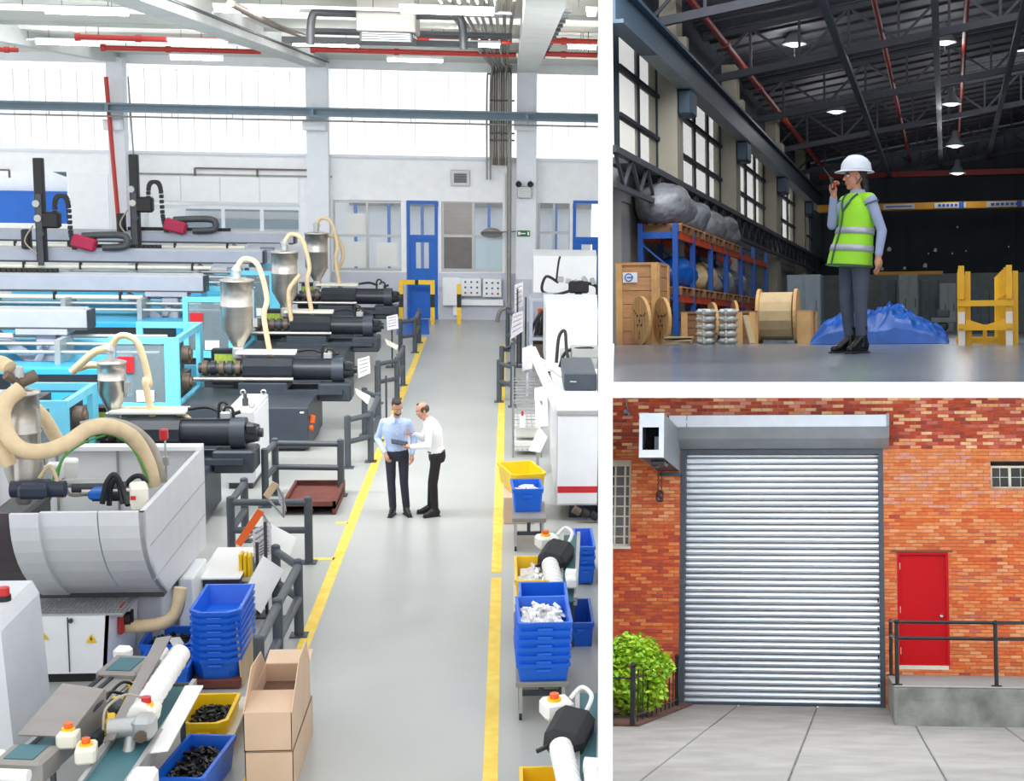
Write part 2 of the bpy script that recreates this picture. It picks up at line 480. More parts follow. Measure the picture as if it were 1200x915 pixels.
# columns, crane beam, ceiling
for i, (a_, d_, b0) in enumerate(((131, 150, 330), (361, 386, 330), (605, 628, 375))):
    x0, x1, z0, z1 = R1(a_, 82, d_, b0, YW - .25); b = MB(); b.bb(x0, x1, YW - .5, YW, 0, 7.4); zc_ = R1(a_, 140, d_, 153, YW - .5)
    b.bb(x0 - .08, x1 - .02, YW - .75, YW - .5, zc_[2], zc_[3], .03); o = struct('column_%d' % (i + 1), b, 'column_paint')
    if i == 2:
        b = MB(); b.bb(x0 - .01, x1 + .01, YW - .51, YW, .0, R1(600, 325, 620, 330)[3]); b.build('dado', 'lav_wall', o)
x0, x1, z0, z1 = R1(-20, 125, 700, 136, YW - 1)
b = MB(); b.bb(-17, XR, YW - 1.15, YW - .75, z1 - .05, z1); b.bb(-17, XR, YW - 1.15, YW - .75, z0, z0 + .05); b.bb(-17, XR, YW - .98, YW - .92, z0 + .05, z1 - .05)
for px in (141, 373, 616): xx = xw(px); b.bb(xx - .05, xx + .05, YW - 1.13, YW - .77, z0 + .05, z1 - .05)
struct('trim_8', b, 'crane_steel')
b = MB(); z_ = R1(300, 141, 400, 142, YW - 1)[3]; b.cyl((-17, YW - 1, z_), (XR, YW - 1, z_), .025)
for k in range(12): x = -16 + 1.65 * k; b.bar((x, YW - 1, z_), (x, YW - 1, z0), .02)
struct('trim_9', b, 'pipe_grey')
b = MB(); cuts = (24.4, 29.2, 31.6, 34.4, 36.8, 39.6, 42.6, YW + .3)
for k in (0, 2, 4, 6): b.prism([(-17, cuts[k], zcl(cuts[k])), (xp(cuts[k], 8), cuts[k], zcl(cuts[k])), (xp(cuts[k + 1], 8), cuts[k + 1], zcl(cuts[k + 1])), (-17, cuts[k + 1], zcl(cuts[k + 1]))], (0, 0, 0), (0, 0, .15))
ceil = struct('ceiling', b, 'ceiling_paint')
for k in (1, 3, 5):  # skylight strips added to let daylight reach the deep end of the shop
    for j in range(8):
        x0 = -17 + 2.3 * j; x1 = min(x0 + 2.27, xp(cuts[k], 8) - .02)
        b = MB(); b.prism([(x0, cuts[k] + .01, zcl(cuts[k])), (x1, cuts[k] + .01, zcl(cuts[k])), (x1, cuts[k + 1] - .01, zcl(cuts[k + 1])), (x0, cuts[k + 1] - .01, zcl(cuts[k + 1]))], (0, 0, .06), (0, 0, .08)); b.build('skylight', 'sky_pane', ceil)
for i, (a_, d_) in enumerate(((128, 141), (361, 384), (606, 629))):
    x0 = R1(a_, 85, d_, 90)[0]; x1 = R1(a_, 85, d_, 90)[1]
    zb = 7.25; b = MB(); b.prism([(x0, YW, zb), (x0, 18.5, zb + .27), (x0, 18.5, zcl(18.5) + .1), (x0, YW, zc + .1)], (0, 0, 0), (x1 - x0, 0, 0)); o = b.build('beam', 'beam_paint', ceil)
    if i == 1:
        b = MB(); b.prism([(x1, YW, zb + .14), (x1, 18.5, zb + .42), (x1, 18.5, zb + .47), (x1, YW, zb + .17)], (0, 0, 0), (.05, 0, 0)); b.build('beam_strip', 'dark_steel', ceil)
    if i == 2:
        for k in range(16): b = MB(); y = 24 + k * 1.3; b.bb(x1, x1 + .16, y, y + .3, zb + .3, zb + .36); b.build('bracket', 'dark_steel', ceil)
# cross purlins above the left bays
for y in (29, 34.2, 39.4):
    b = MB(); b.bb(-17, xp(y, 8), y, y + .2, zcl(y) - .08, zcl(y) + .02); b.build('purlin', 'beam_paint', ceil)

# fluorescent lamps (rows hung across the bay)
TL = ((250, 352, 26, 'above the aisle side of the long concrete beam'), (468, 580, 21, 'in front of the grey ceiling heater'), (342, 422, 61, 'left of the ceiling heater, half-way to the windows'),
      (503, 587, 57, 'right of the ceiling heater, half-way to the windows'), (453, 520, 76, 'closest to the middle high window'), (42, 118, 67, 'at far left below the white conduit'), (196, 268, 63, 'between two red pipes'),
      (52, 153, 33, 'nearest at the upper left'), (199, 262, 80, 'closest to the left high window'), (664, 700, 56, 'right of the cable conduits'), (686, 700, 18, 'cut by the right edge'))
for (a_, d_, r_, where) in TL:
    Y = 3934.8 / (175 - r_); z = zcl(Y) - .3; p = A.y(a_, r_, Y); q = A.y(d_, r_, Y); q.z = p.z = z
    t = thing('strip_light', 'white fluorescent strip lamp hung ' + where, 'lamp', ((p.x + q.x) / 2, Y, z), 0, 'fluorescent strip lamps')
    b = MB(); b.bb(p.x, q.x, Y - .06, Y + .06, z + .03, z + .1, .01); b.build('housing', 'panel_white', t)
    b = MB(); b.cyl((p.x + .03, Y, z), (q.x - .03, Y, z), .045, n=10); b.build('tube', 'tube_light', t)
    for x in (p.x + .3, q.x - .3): b = MB(); b.cyl((x, Y, z + .08), (x, Y, zcl(Y) + .08), .006, n=5); b.build('hanger', 'dark_steel', t)
# lamp support rails
for (a_, d_, r_, lab) in ((0, 250, 32, 'upper left'), (270, 600, 23, 'upper middle'), (0, 320, 66, 'lower left')):
    Y = 4050 / (175 - r_); zr_ = zcl(Y) - .22; p = A.y(a_, r_, Y); q = A.y(d_, r_, Y); b = MB(); b.bb(p.x, q.x, Y + .07, Y + .13, zr_, zr_ + .05); t = thing('lamp_rail', 'thin white carrier rail of the strip lamps at ' + lab, 'rail', ((p.x + q.x) / 2, Y, zr_), 0, 'lamp rails'); b.build('rail', 'panel_white', t)
    for u in (.1, .5, .9): b = MB(); x = p.x + (q.x - p.x) * u; b.cyl((x, Y + .1, zr_ + .02), (x, Y + .1, zcl(Y) + .08), .008, n=5); b.build('hanger', 'dark_steel', t)
for (a_, d_, r_, lab) in ((120, 306, 71, 'nearest the left window, long run'), (90, 262, 60, 'second from the left window'), (5, 95, 10, 'at the very top left'), (365, 605, 67, 'between the two right beams'), (490, 600, 52, 'behind the ceiling heater'), (629, 700, 65, 'right of the right beam, lower'), (629, 700, 50, 'right of the right beam, upper'), (-5, 22, 76, 'short stub at the left edge')):
    Y = 4114.8 / (175 - r_); z = zcl(Y) - .2; p = A.y(a_, r_, Y); q = A.y(d_, r_, Y); b = MB(); b.cyl((p.x, Y, z), (q.x, Y, z), .06); b.cyl((p.x - .02, Y, z), (p.x + .08, Y, z), .085)
    b.cyl((p.x * .6 + q.x * .4, Y, z), (p.x * .6 + q.x * .4 + .12, Y, z), .08)
    t = thing('sprinkler_pipe', 'red ceiling pipe ' + lab, 'pipe', ((p.x + q.x) / 2, Y, z), 0, 'red ceiling pipes'); b.build('pipe', 'red_pipe', t)
    for u in (.15, .85): b = MB(); x = p.x + (q.x - p.x) * u; b.cyl((x, Y, z), (x, Y, zcl(Y) + .08), .01, n=5); b.build('hanger', 'dark_steel', t)
# heater unit under the ceiling
Y = 27.0; x0, x1, z0, z1 = R1(417, -8, 487, 50, Y); z1 = zcl(27) + .02
t = thing('ceiling_heater', 'grey-brown box heater hanging under the ceiling with pipe stubs', 'heater', ((x0 + x1) / 2, Y, z0))
b = MB(); b.bb(x0, x1, Y, Y + 1.3, z0 + .18, z1, .02); b.build('casing', 'duct', t)
b = MB(); b.bb(x0 + .05, x1 - .05, Y + .04, Y + 1.2, z0, z0 + .18, .02); b.build('outlet', 'dark_steel', t)
for k in range(4): b = MB(); b.bb(x0 + .1, x1 - .1, Y + .02, Y + .05, z0 + .03 + .04 * k, z0 + .045 + .04 * k); b.build('louvre', 'alu', t)
for k, xx in enumerate((x0, x1)):
    sg = -1 if k == 0 else 1; b = MB(); b.tube([(xx, Y + .3, z1 - .25), (xx + sg * .5, Y + .3, z1 - .25), (xx + sg * .75, Y + .3, z1 - .3), (xx + sg * .8, Y + .3, z1 - .8)], .07); b.build('pipe', 'dark_steel', t)
for k, (px0, px1, r_) in enumerate(((330, 560, 49), (365, 600, 40), (365, 600, 36), (350, 480, 46))):
    Y = 29 + k; p = A.y(px0, r_, Y); q = A.y(px1, r_, Y); b = MB(); b.bb(p.x, q.x, Y, Y + (.5 if k == 0 else .12), p.z, p.z + (.1 if k == 0 else .06)); tag(b.build('service_duct', 'dark_steel'), 'dark service duct across the ceiling, ' + ('broad tray', 'thin upper run', 'thin lower run', 'short run by the heater')[k], 'duct', 'ceiling ducts')
b = MB()
b.tube([A.y(270, 4, 24), A.y(318, 28, 28), A.y(355, 42, 33)], .06); tag(b.build('steel_pipe', 'brown_pipe'), 'brown steel pipe slanting in from the upper left', 'pipe')
# conduit bundle: along the ceiling, then down the wall
for k in range(9):
    px = 577 + k * XR; x = R1(px, 90, px + 1, 91)[0]; z = 7.36 + .03 * (k % 2); zl = (R1(570, 190, 580, 193)[2], R1(570, 352, 580, 353)[2])[k > 6]
    b = MB(); yw = YW - .3 - .02 * k
    b.tube([(x - .6 + .08 * k, 24.6, z + .4), (x - .1, YW - 5, z + .06), (x, YW - 1.6, z), (x, yw, z - .25), (x, yw, 6.4), (x, yw, zl)], .032, 6)
    tag(b.build('conduit', 'brown_pipe' if k % 3 else 'pipe_grey'), 'conduit pipe from ceiling down the back wall, number %s from the left of the bundle' % ('one two three four five six seven eight nine'.split()[k]), 'conduit', 'conduit bundle')
for k, px in enumerate((571, 575)):
    x = R1(px, 90, px + 1, 91)[0]; b = MB(); b.tube([(x + .5, YW - .3, 7.35), (x + .1, YW - .3, 7.2), (x, YW - .3, 6.9), (x, YW - .3, R1(570, 206, 572, 210)[2])], .03, 6)
    tag(b.build('conduit', 'pipe_grey'), 'bent conduit left of the bundle on the back wall, ' + ('outer' if k == 0 else 'inner'), 'conduit', 'conduit bundle')
for r_ in (117, 155, 163):
    x0, x1, z0, z1 = R1(574, r_, 603, r_ + 2); b = MB(); b.bb(x0, x1, YW - .52, YW - .45, z0, z1); b.build('conduit_clamp', 'dark_steel', wallb)
x0, x1, z0, z1 = R1(597, 88, 602, 368); b = MB(); b.tube([(x0, YW - .62, 7.45), (x0, YW - .62, 1.0), (x0, YW - .62, .5), (x0 - .25, YW - .62, .35), (x0 - .35, YW - .62, 0.02)], .06); tag(b.build('drain_pipe', 'pipe_grey'), 'thick grey drain pipe beside the column with the green sign', 'pipe')
x0, x1, z0, z1 = R1(589, 203, 592, 320); b = MB(); b.bb(x0, x1, YW - .12, YW - .02, z0, z1); tag(b.build('cable_duct', 'panel_white'), 'narrow white cable duct on the wall right of the windows', 'duct')
# red riser and thin rail pipes on the left of the wall
p = A.y(124, 90, YW - .8); q = A.y(141, 285, YW - .8); b = MB(); b.cyl(p, q, .06); tag(b.build('riser_pipe', 'red_pipe'), 'tall red riser pipe beside the left column', 'pipe')
p = A.y(150, 90, YW - .7); q = A.y(157, 190, YW - .7); b = MB(); b.cyl(p, q, .025); tag(b.build('thin_riser', 'pipe_grey'), 'thin tan riser right of the left column', 'pipe')
x0, x1, z0, z1 = R1(229, 198, 362, 207); b = MB(); b.bar((x0, YW - .08, z1), (x1, YW - .08, z1), .05)
for x in (x0, (x0 + x1) / 2 + .15): b.bar((x, YW - .08, z0), (x, YW - .08, z1), .05)
tag(b.build('wall_pipe', 'brown_pipe'), 'brown pipe rail on the wall above the white panels', 'pipe')
x0, x1, z0, z1 = R1(-5, 199, 12, 208); b = MB(); b.bar((x0, YW - .08, z1), (x1, YW - .08, z1), .05); b.bar((x1, YW - .08, z0), (x1, YW - .08, z1), .05); tag(b.build('wall_pipe', 'brown_pipe'), 'brown pipe end at the far left of the wall', 'pipe')
# vent grille, exit sign, emergency lamp, wall boxes
x0, x1, z0, z1 = R1(528, 199, 551, 218); t = thing('vent_grille', 'grey square vent grille on the white wall above the windows', 'vent', ((x0 + x1) / 2, YW, z0))
b = MB(); b.bb(x0, x1, YW - .06, YW - .004, z0, z1, .015); b.build('frame', 'alu', t); b = MB(); b.bb(x0 + .1, x1 - .1, YW - .065, YW - .055, z0 + .1, z1 - .1); b.build('backing', 'duct', t)
for k in range(5): z = z0 + .11 + k * .055; b = MB(); b.bb(x0 + .1, x1 - .1, YW - .085, YW - .065, z, z + .03); b.build('slat', 'dark_steel', t)
xa, xb, za, zb = R1(606, 270, 621, 277, YW - .51); t = thing('exit_sign', 'small green exit sign with white arrow on the column', 'sign', ((xa + xb) / 2, YW - .5, za))
b = MB(); b.bb(xa, xb, YW - .535, YW - .505, za, zb, .006); b.build('board', 'green_sign', t)
xm = (xa + xb) / 2; zm = (za + zb) / 2; b = MB(); b.bb(xm - .09, xm + .06, YW - .541, YW - .536, zm - .018, zm + .018); b.prism([(xm - .09, YW - .541, zm - .05), (xm - .09, YW - .541, zm + .05), (xm - .15, YW - .541, zm)], (0, 0, 0), (0, .005, 0)); b.build('arrow', 'paper', t)
for sx in (xa + .05, xb - .05): b = MB(); b.bb(sx - .025, sx + .025, YW - .541, YW - .536, zm - .05, zm + .05); b.build('pictogram', 'paper', t)
xa, xb, za, zb = R1(606, 218, 623, 232, YW - .5); t = thing('emergency_lamp', 'grey twin-spot emergency lamp on the column', 'lamp', ((xa + xb) / 2, YW - .5, za))
b = MB(); b.bb(xa, xb, YW - .65, YW - .505, za, zb, .02); b.build('body', 'alu', t)
for x in (xa + .04, xb - .04): b = MB(); b.cyl((x, YW - .6, zb + .1), (x, YW - .74, zb + .06), .06, .09); b.cyl((x, YW - .58, zb - .01), (x, YW - .58, zb + .1), .02); b.build('spot', 'black', t)
for k, (a_, c_, d_, e_) in enumerate(((519, 324, 541, 357), (541, 325, 564, 346), (566, 326, 588, 347))):
    x0, x1, z0, z1 = R1(a_, c_, d_, e_); t = thing('wall_cabinet', ('plain white wall cabinet nearest the blue door', 'white electric box with knobs, left of two', 'white electric box with knobs, right of two')[k], 'cabinet', ((x0 + x1) / 2, YW, z0))
    b = MB(); b.bb(x0, x1, YW - .28, YW - .022, z0, z1, .02); b.build('body', 'panel_white', t)
    if k:
        for i in range(3):
            for j in range(3):
                b = MB(); x = x0 + (x1 - x0) * (.2 + .3 * i); z = z0 + (z1 - z0) * (.2 + .3 * j); b.cyl((x, YW - .28, z), (x, YW - .31, z), .03, n=8); b.build('knob', ('red_pipe' if (i, j) == (1, 0) else 'blue_paint' if (i, j) == (1, 1) else 'dark_steel'), t)
x0, x1, z0, z1 = R1(541, 350, 590, 357); b = MB(); b.bb(x0, x1, YW - .24, YW - .022, z0, z1, .01); tag(b.build('trunking_box', 'panel_white'), 'white cable trunking under the two electric boxes', 'trunking')
x0, x1, z0, z1 = R1(531, 356, 537, 369); b = MB(); b.bb(x0, x1, YW - .14, YW - .022, z0, z1, .01); tag(b.build('trunking_box', 'panel_white'), 'short white cable trunking down to the floor by the yellow post', 'trunking')
p = A.y(576, 273, YW - .6); t = thing('wall_spot', 'round glass floodlight on an arm beside the cable duct', 'lamp', p)
b = MB(); b.lathe(p, [(.0, -.18), (.2, -.1), (.32, 0), (.3, .05), (.0, .06)], 16, (0, -.4, -1)); b.build('reflector', 'brushed', t); b = MB(); b.bar(p + Vector((.2, .1, .02)), p + Vector((1.0, .3, .05)), .04); b.build('arm', 'pipe_grey', t)
# yellow and black guard rails in front of the blue door
def guard(px0, px1, pyt, pyb, lab, Y=YW - 1.0):
    x0, x1, z0, z1 = R1(px0, pyt, px1, pyb, Y); t = thing('guard_rail', lab, 'guard rail', ((x0 + x1) / 2, Y, 0))
    for x in ((x0, x1) if px1 - px0 > 8 else (x0,)):
        b = MB(); b.bb(x - .06, x + .06, Y - .06, Y + .06, 0, z1); pb = b.build('post', 'yellow_paint', t)
        b = MB(); b.bb(x - .063, x + .063, Y - .063, Y + .063, z1 * .42, z1 * .75); b.build('black_band', 'black', pb)
    if px1 - px0 > 8:
        b = MB(); b.bb(x0 - .06, x1 + .06, Y - .06, Y + .06, z1, z1 + .12); r = b.build('top_rail', 'yellow_paint', t)
        b = MB(); b.bb(x0 + .4, x1 - .4, Y - .063, Y + .063, z1 - .003, z1 + .123); b.build('black_band', 'black', r)
guard(470, 507, 333, 371, 'yellow and black guard rail hoop in front of the blue door'); guard(538, 540, 333, 371, 'single yellow and black guard post before the wall cabinet')
b = MB(); p = A.z(500, 373.5); b.cyl((A.z(507, 373).x, p.y + .3, .06), (A.z(600, 373).x, p.y + .3, .06), .05); tag(b.build('floor_bar', 'yellow_paint'), 'low yellow bar along the foot of the back wall', 'bar')

# the white partition between the moulding shop and the rooms to the right, and the deck edge below the steel hall
def cpt(px, py, d): return CM @ Vector(((px - PX) / F * d, (PY - py) / F * d, -d))
b = MB(); v = [cpt(px, py, d) for d in (9.5, 75) for (px, py) in ((701, -60), (718, -60), (718, 1010), (701, 1010))]
b.add(v, [(0, 1, 2, 3), (7, 6, 5, 4), (0, 4, 5, 1), (1, 5, 6, 2), (2, 6, 7, 3), (3, 7, 4, 0)]); struct('wall_partition', b, 'partition')

# ------------------------------------------------------------------ moulding machines
mat('machine_blue', '#6fcdea', .4, 0, .05); mat('machine_blue2', '#3aa7d2', .4, 0, .05); mat('machine_dark', '#3a424c', .45, .1, .08, 3)
mat('inject_black', '#2b3038', .38, .2, .1, 3); mat('steel', '#c4c0ba', .33, .85, .08, 2, stretch=(1, 1, 6)); mat('gantry_grey', '#a9afbd', .45, .1, .04)
mat('hose_tan', '#d6c09a', .6, 0, .08, 8); mat('cream', '#e4e2d2', .5, 0, .05); mat('machine_white', '#cdd0d5', .4, 0, .03); mat('brown_metal', '#6a5b4f', .5, .3, .2, 6)
mat('hose_grey', '#a79f93', .6, 0, .08, 8); mat('red_plastic', '#c3262c', .4); mat('orange', '#e8641e', .45); mat('green_cable', '#4d9a3b', .5); mat('screen_green', '#9fb84a', .3, 0, .3, 30)
mat('teal_belt', '#3f6f78', .5, 0, .1, 4); mat('white_plastic', '#efefec', .35, 0, .03); mat('crimson', '#a81c44', .4); mat('navy_box', '#2c3448', .5)
mat('grating', '#b9bcc0', .4, .5, .05); mat('warn_yellow', '#f0c419', .5, 0, .05)
glass('guard_pane', '#8fa0a8', .55, .1); glass('smoke_pane', '#4a4248', .25, .15)
mat('white_sheet', '#f4f4f2', .5, 0, .02)


def tri_sign(parent, c, s, nrm=(0, -1, 0)):
    c = Vector(c); b = MB(); b.prism([c + Vector((-s, 0, -s * .8)), c + Vector((s, 0, -s * .8)), c + Vector((0, 0, s * .9))], (0, 0, 0), (0, -.008, 0)); o = b.build('warning_sign', 'warn_yellow', parent)
    b = MB(); b.prism([c + Vector((.1 * s, -.009, .5 * s)), c + Vector((-.25 * s, -.009, -.15 * s)), c + Vector((.02 * s, -.009, -.1 * s)), c + Vector((-.05 * s, -.009, -.6 * s)), c + Vector((.28 * s, -.009, .05 * s)), c + Vector((.02 * s, -.009, .02 * s))], (0, 0, 0), (0, -.003, 0)); b.build('bolt_mark', 'black', o)


def hopper(parent, X, Y, z0, z1, r, zc_, hose=True, n=24):
    b = MB(); b.lathe((X, Y, 0), [(.07, zc_), (.09, zc_ + .03), (r, z0), (r, z0 + (z1 - z0) * .45), (r + .008, z0 + (z1 - z0) * .46), (r + .008, z0 + (z1 - z0) * .49), (r, z0 + (z1 - z0) * .5), (r, z1), (r + .015, z1), (r + .015, z1 + .03), (r * .5, z1 + .06), (0, z1 + .07)], n)
    h = b.build('hopper', 'steel', parent)
    b = MB(); b.cyl((X, Y, z1 + .05), (X, Y, z1 + .2), r * .25); b.cyl((X, Y, z1 + .2), (X + .02, Y, z1 + .3), r * .35, r * .2); b.build('loader', 'alu', h)
    b = MB(); b.bar((X + r, Y - .05, z1 - .15), (X + r, Y - .05, z0 - .05), .03); b.box((X + r + .03, Y - .05, z0 + .1), (.08, .1, .16)); b.build('latch', 'alu', h)


def molder(Y, xe, label, kind=0):
    """injection moulding machine lying across the bay; its barrel ends at xe, to the aisle"""
    t = thing('molding_machine', label, 'machine', (xe, Y, 0)); L = lambda b, n, m, p=None: b.build(n, m, p or t, False)
    z = 1.21
    b = MB(); b.bb(-2.9, -.66, -1.7, .4, .06, .8, .02); b.bb(-2.8, -.75, -1.6, .3, 0, .06); base = L(b, 'base', 'machine_dark')
    b = MB(); b.bb(-.8, -.73, -1.712, -1.7, .7, .73); L(b, 'plate', 'white_plastic', base)
    b = MB(); b.cyl((-.62, -1.5, .5), (-.6, -1.5, .62), .05); b.cyl((-.66, -1.5, .4), (-.6, -1.5, .4), .06); L(b, 'stop_button', 'orange', base)
    b = MB(); b.bb(-9.5, -2.9, -1.3, .9, 0, .62, .02); L(b, 'clamp_base', 'inject_black')
    # injection unit
    b = MB(); h = .21; b.prism([(0, -.2, z - h), (0, .2, z - h), (0, .27, z - .05), (0, .27, z + .1), (0, .17, z + h), (0, -.17, z + h), (0, -.27, z + .1), (0, -.27, z - .05)], (-2.02, 0, 0), (-1.13, 0, 0)); L(b, 'screw_cover', 'inject_black')
    b = MB(); b.cyl((-1.13, 0, z), (-.42, 0, z), .2, n=20); L(b, 'barrel', 'inject_black')
    b = MB()
    for k in range(4): b.bb(-1.12, -.44, -.06 + .0 * k, .06, z + .18 + k * .006, z + .205 + k * .003)
    L(b, 'rib', 'inject_black')
    b = MB(); b.cyl((-.42, 0, z), (-.2, 0, z), .235, n=20); L(b, 'flange', 'machine_dark')
    b = MB(); b.cyl((-.2, 0, z), (-.02, 0, z), .17, .13, n=16); b.box((-.12, -.1, z + .08), (.16, .16, .16), None, .03); b.cyl((-.02, .0, z), (.04, 0, z), .07); L(b, 'motor', 'inject_black')
    b = MB(); b.cyl((-2.85, 0, z + .02), (-2.02, 0, z + .02), .1, n=14); L(b, 'nozzle_barrel', 'dark_steel')
    for k in range(5): b = MB(); x = -2.78 + .15 * k; b.cyl((x, 0, z + .02), (x + .09, 0, z + .02), .14, n=14); L(b, 'heater_band', ('brown_metal', 'inject_black', 'brown_metal', 'dark_steel', 'brown_metal')[k])
    for s_ in (-1, 1): b = MB(); b.cyl((-2.9, s_ * .3, z - .14), (-1.1, s_ * .3, z - .14), .04); L(b, 'slide_rod', 'steel')
    b = MB(); b.bb(-2.1, -1.2, -.35, .35, .86, z - .2, .02); b.bb(-2.3, -.2, -.4, -.3, .8, .88); b.bb(-2.3, -.2, .3, .4, .8, .88); L(b, 'carriage', 'machine_dark')
    b = MB(); b.bb(-.66, -.05, -.3, .3, .65, z - .22, .03); L(b, 'rear_support', 'machine_dark')
    b = MB(); b.bb(-2.2, -1.1, .05, .5, z + .26, z + .31, .01); cp = L(b, 'cover_plate', 'cream')
    b = MB(); b.tube([(-1.1, .3, z + .3), (-.8, .25, z + .34), (-.5, .1, z + .26), (-.3, .1, z + .3)], .03); b.tube([(-.62, .1, z + .2), (-.6, .1, z + .42), (-.5, .1, z + .42), (-.45, .1, z + .2)], .022); b.tube([(-.55, .0, z + .2), (-.5, 0, z + .38), (-.4, 0, z + .36), (-.38, 0, z + .2)], .022); L(b, 'hydraulic_hose', 'black')
    b = MB(); b.box((-.5, .05, z + .26), (.16, .18, .12), None, .02); b.cyl((-.5, .05, z + .3), (-.5, .05, z + .38), .05); L(b, 'valve_block', 'alu')
    # guard housing with window
    x0, x1, y0, y1, z0, z1 = -4.1, -2.9, -1.45, 0.7, .68, 2.0; f = .11
    if kind: x0, x1, y1, z1 = -3.55, -2.35, .1, 1.95
    b = MB(); b.bb(x0, x1, y0, y0 + .08, z0, z0 + .16); b.bb(x0, x1, y0, y0 + .08, z1 - f, z1); b.bb(x0, x0 + f, y0, y0 + .08, z0, z1); b.bb(x1 - .26, x1, y0, y0 + .08, z0, z1, .02)
    b.bb(x1 - .08, x1, y0, y1, z0, z0 + .16); b.bb(x1 - .08, x1, y0, y1, z1 - f, z1); b.bb(x1 - .08, x1, y1 - .3, y1, z0, z1); b.bb(x0, x0 + f, y1 - .1, y1, z0, z1); b.bb(x0, x1, y1 - .08, y1, z1 - f, z1); b.bb(x0, x1, y1 - .05, y1, z0, z0 + .5)
    g = L(b, 'guard_frame', 'machine_blue')
    b = MB(); b.bb(x0 + f, x1 - .26, y0 + .03, y0 + .045, z0 + .16, z1 - f); L(b, 'guard_window', 'guard_pane', g)
    b = MB(); b.bb(x0 + .15, x0 + .42, y0 - .01, y0 + .03, z1 - .62, z1 - .34); L(b, 'red_label', 'red_plastic', g)
    b = MB(); b.bb(x1 - .75, x1 - .45, y0 - .006, y0 + .03, z0 + .18, z0 + .38); L(b, 'sticker', 'paper', g)
    b = MB(); b.bb(x0 + .2, x1 - .15, -.6, .3, z0 + .1, z0 + .5); b.bb(x0 + .25, x0 + .45, -.7, .4, z0, z1 - .2); b.bb(x1 - .5, x1 - .3, -.7, .4, z0, z1 - .25); L(b, 'platen', 'dark_steel')
    for k in range(2): b = MB(); b.cyl((x1 - .02, y0 + .4 - .0 * k, 1.65 - .5 * k), (x1 + .1, y0 + .4, 1.65 - .5 * k), .16, n=16); b.cyl((x1 + .1, y0 + .4, 1.65 - .5 * k), (x1 + .14, y0 + .4, 1.65 - .5 * k), .1, n=12); L(b, 'tie_bar_nut', 'brown_metal')
    # clamp cover running out to the left
    b = MB(); b.bb(-9.5, -4.12, -1.2, -.4, .62, 1.42, .03); L(b, 'clamp_cover', 'machine_blue2')
    b = MB(); b.bb(-9.5, -4.12, .3, .9, .62, 1.7, .03); L(b, 'upper_cover', 'machine_blue')
    b = MB(); b.bb(-6.6, -4.3, -1.22, -1.15, 1.0, 1.3); L(b, 'vent_panel', 'inject_black')
    for k in range(3): b = MB(); b.cyl((-9.5, -.7 + .35 * k, 1.62 + .1 * k), (-3.4, -.7 + .35 * k, 1.62 + .1 * k), .035); L(b, 'tie_rail', 'alu')
    for x in (-8.4, -6.8, -5.2): b = MB(); b.bb(x, x + .1, -.8, .1, 1.42, 1.85); L(b, 'rail_bracket', 'alu')
    # operator display beside the barrel
    b = MB(); b.bb(-2.75, -2.2, .62, .8, .8, 1.5, .03); d = L(b, 'control_box', 'inject_black')
    b = MB(); b.bb(-2.68, -2.28, .6, .62, 1.1, 1.4); L(b, 'display', 'screen_green', d)
    if kind == 0: hopper_l(t, -2.19, .35, 1.95, 2.82, .3, 1.55)
    else: hopper_l(t, -2.19, .3, 1.75, 2.2, .2, 1.45)
    return t


def hopper_l(t, X, Y, z0, z1, r, zc_):
    m = LOC.pop(t.name); hopper(t, X, Y, z0, z1, r, zc_)
    b = MB(); b.tube([(X, Y, z1 + .25), (X + .15, Y, z1 + .42), (X + .4, Y - .02, z1 + .3), (X + .55, Y - .05, z1 - .3), (X + .5, Y - .1, z0 + .2), (X + .62, Y - .12, zc_ - .2)], .05, 10); b.build('feed_hose', 'hose_tan', t)
    b = MB(); b.box((X, Y, zc_ - .08), (.2, .2, .22), None, .02); b.cyl((X, Y, zc_ - .2), (X, Y, zc_ + .02), .07); b.build('throat', 'alu', t)
    LOC[t.name] = m


XE = -2.88
for (Y, xe, lab, kd) in ((23.1, -3.7, 'light blue moulding machine behind the white one, small hopper, barrel above white cabinet', 1), (29.0, XE, 'light blue moulding machine with red label on its guard, level with the men', 0),
                         (35.2, XE, 'light blue moulding machine, third row from the camera, tall steel hopper', 0), (41.0, XE, 'light blue moulding machine, farthest row next to the glazing', 0)):
    molder(Y, xe, lab, kd)


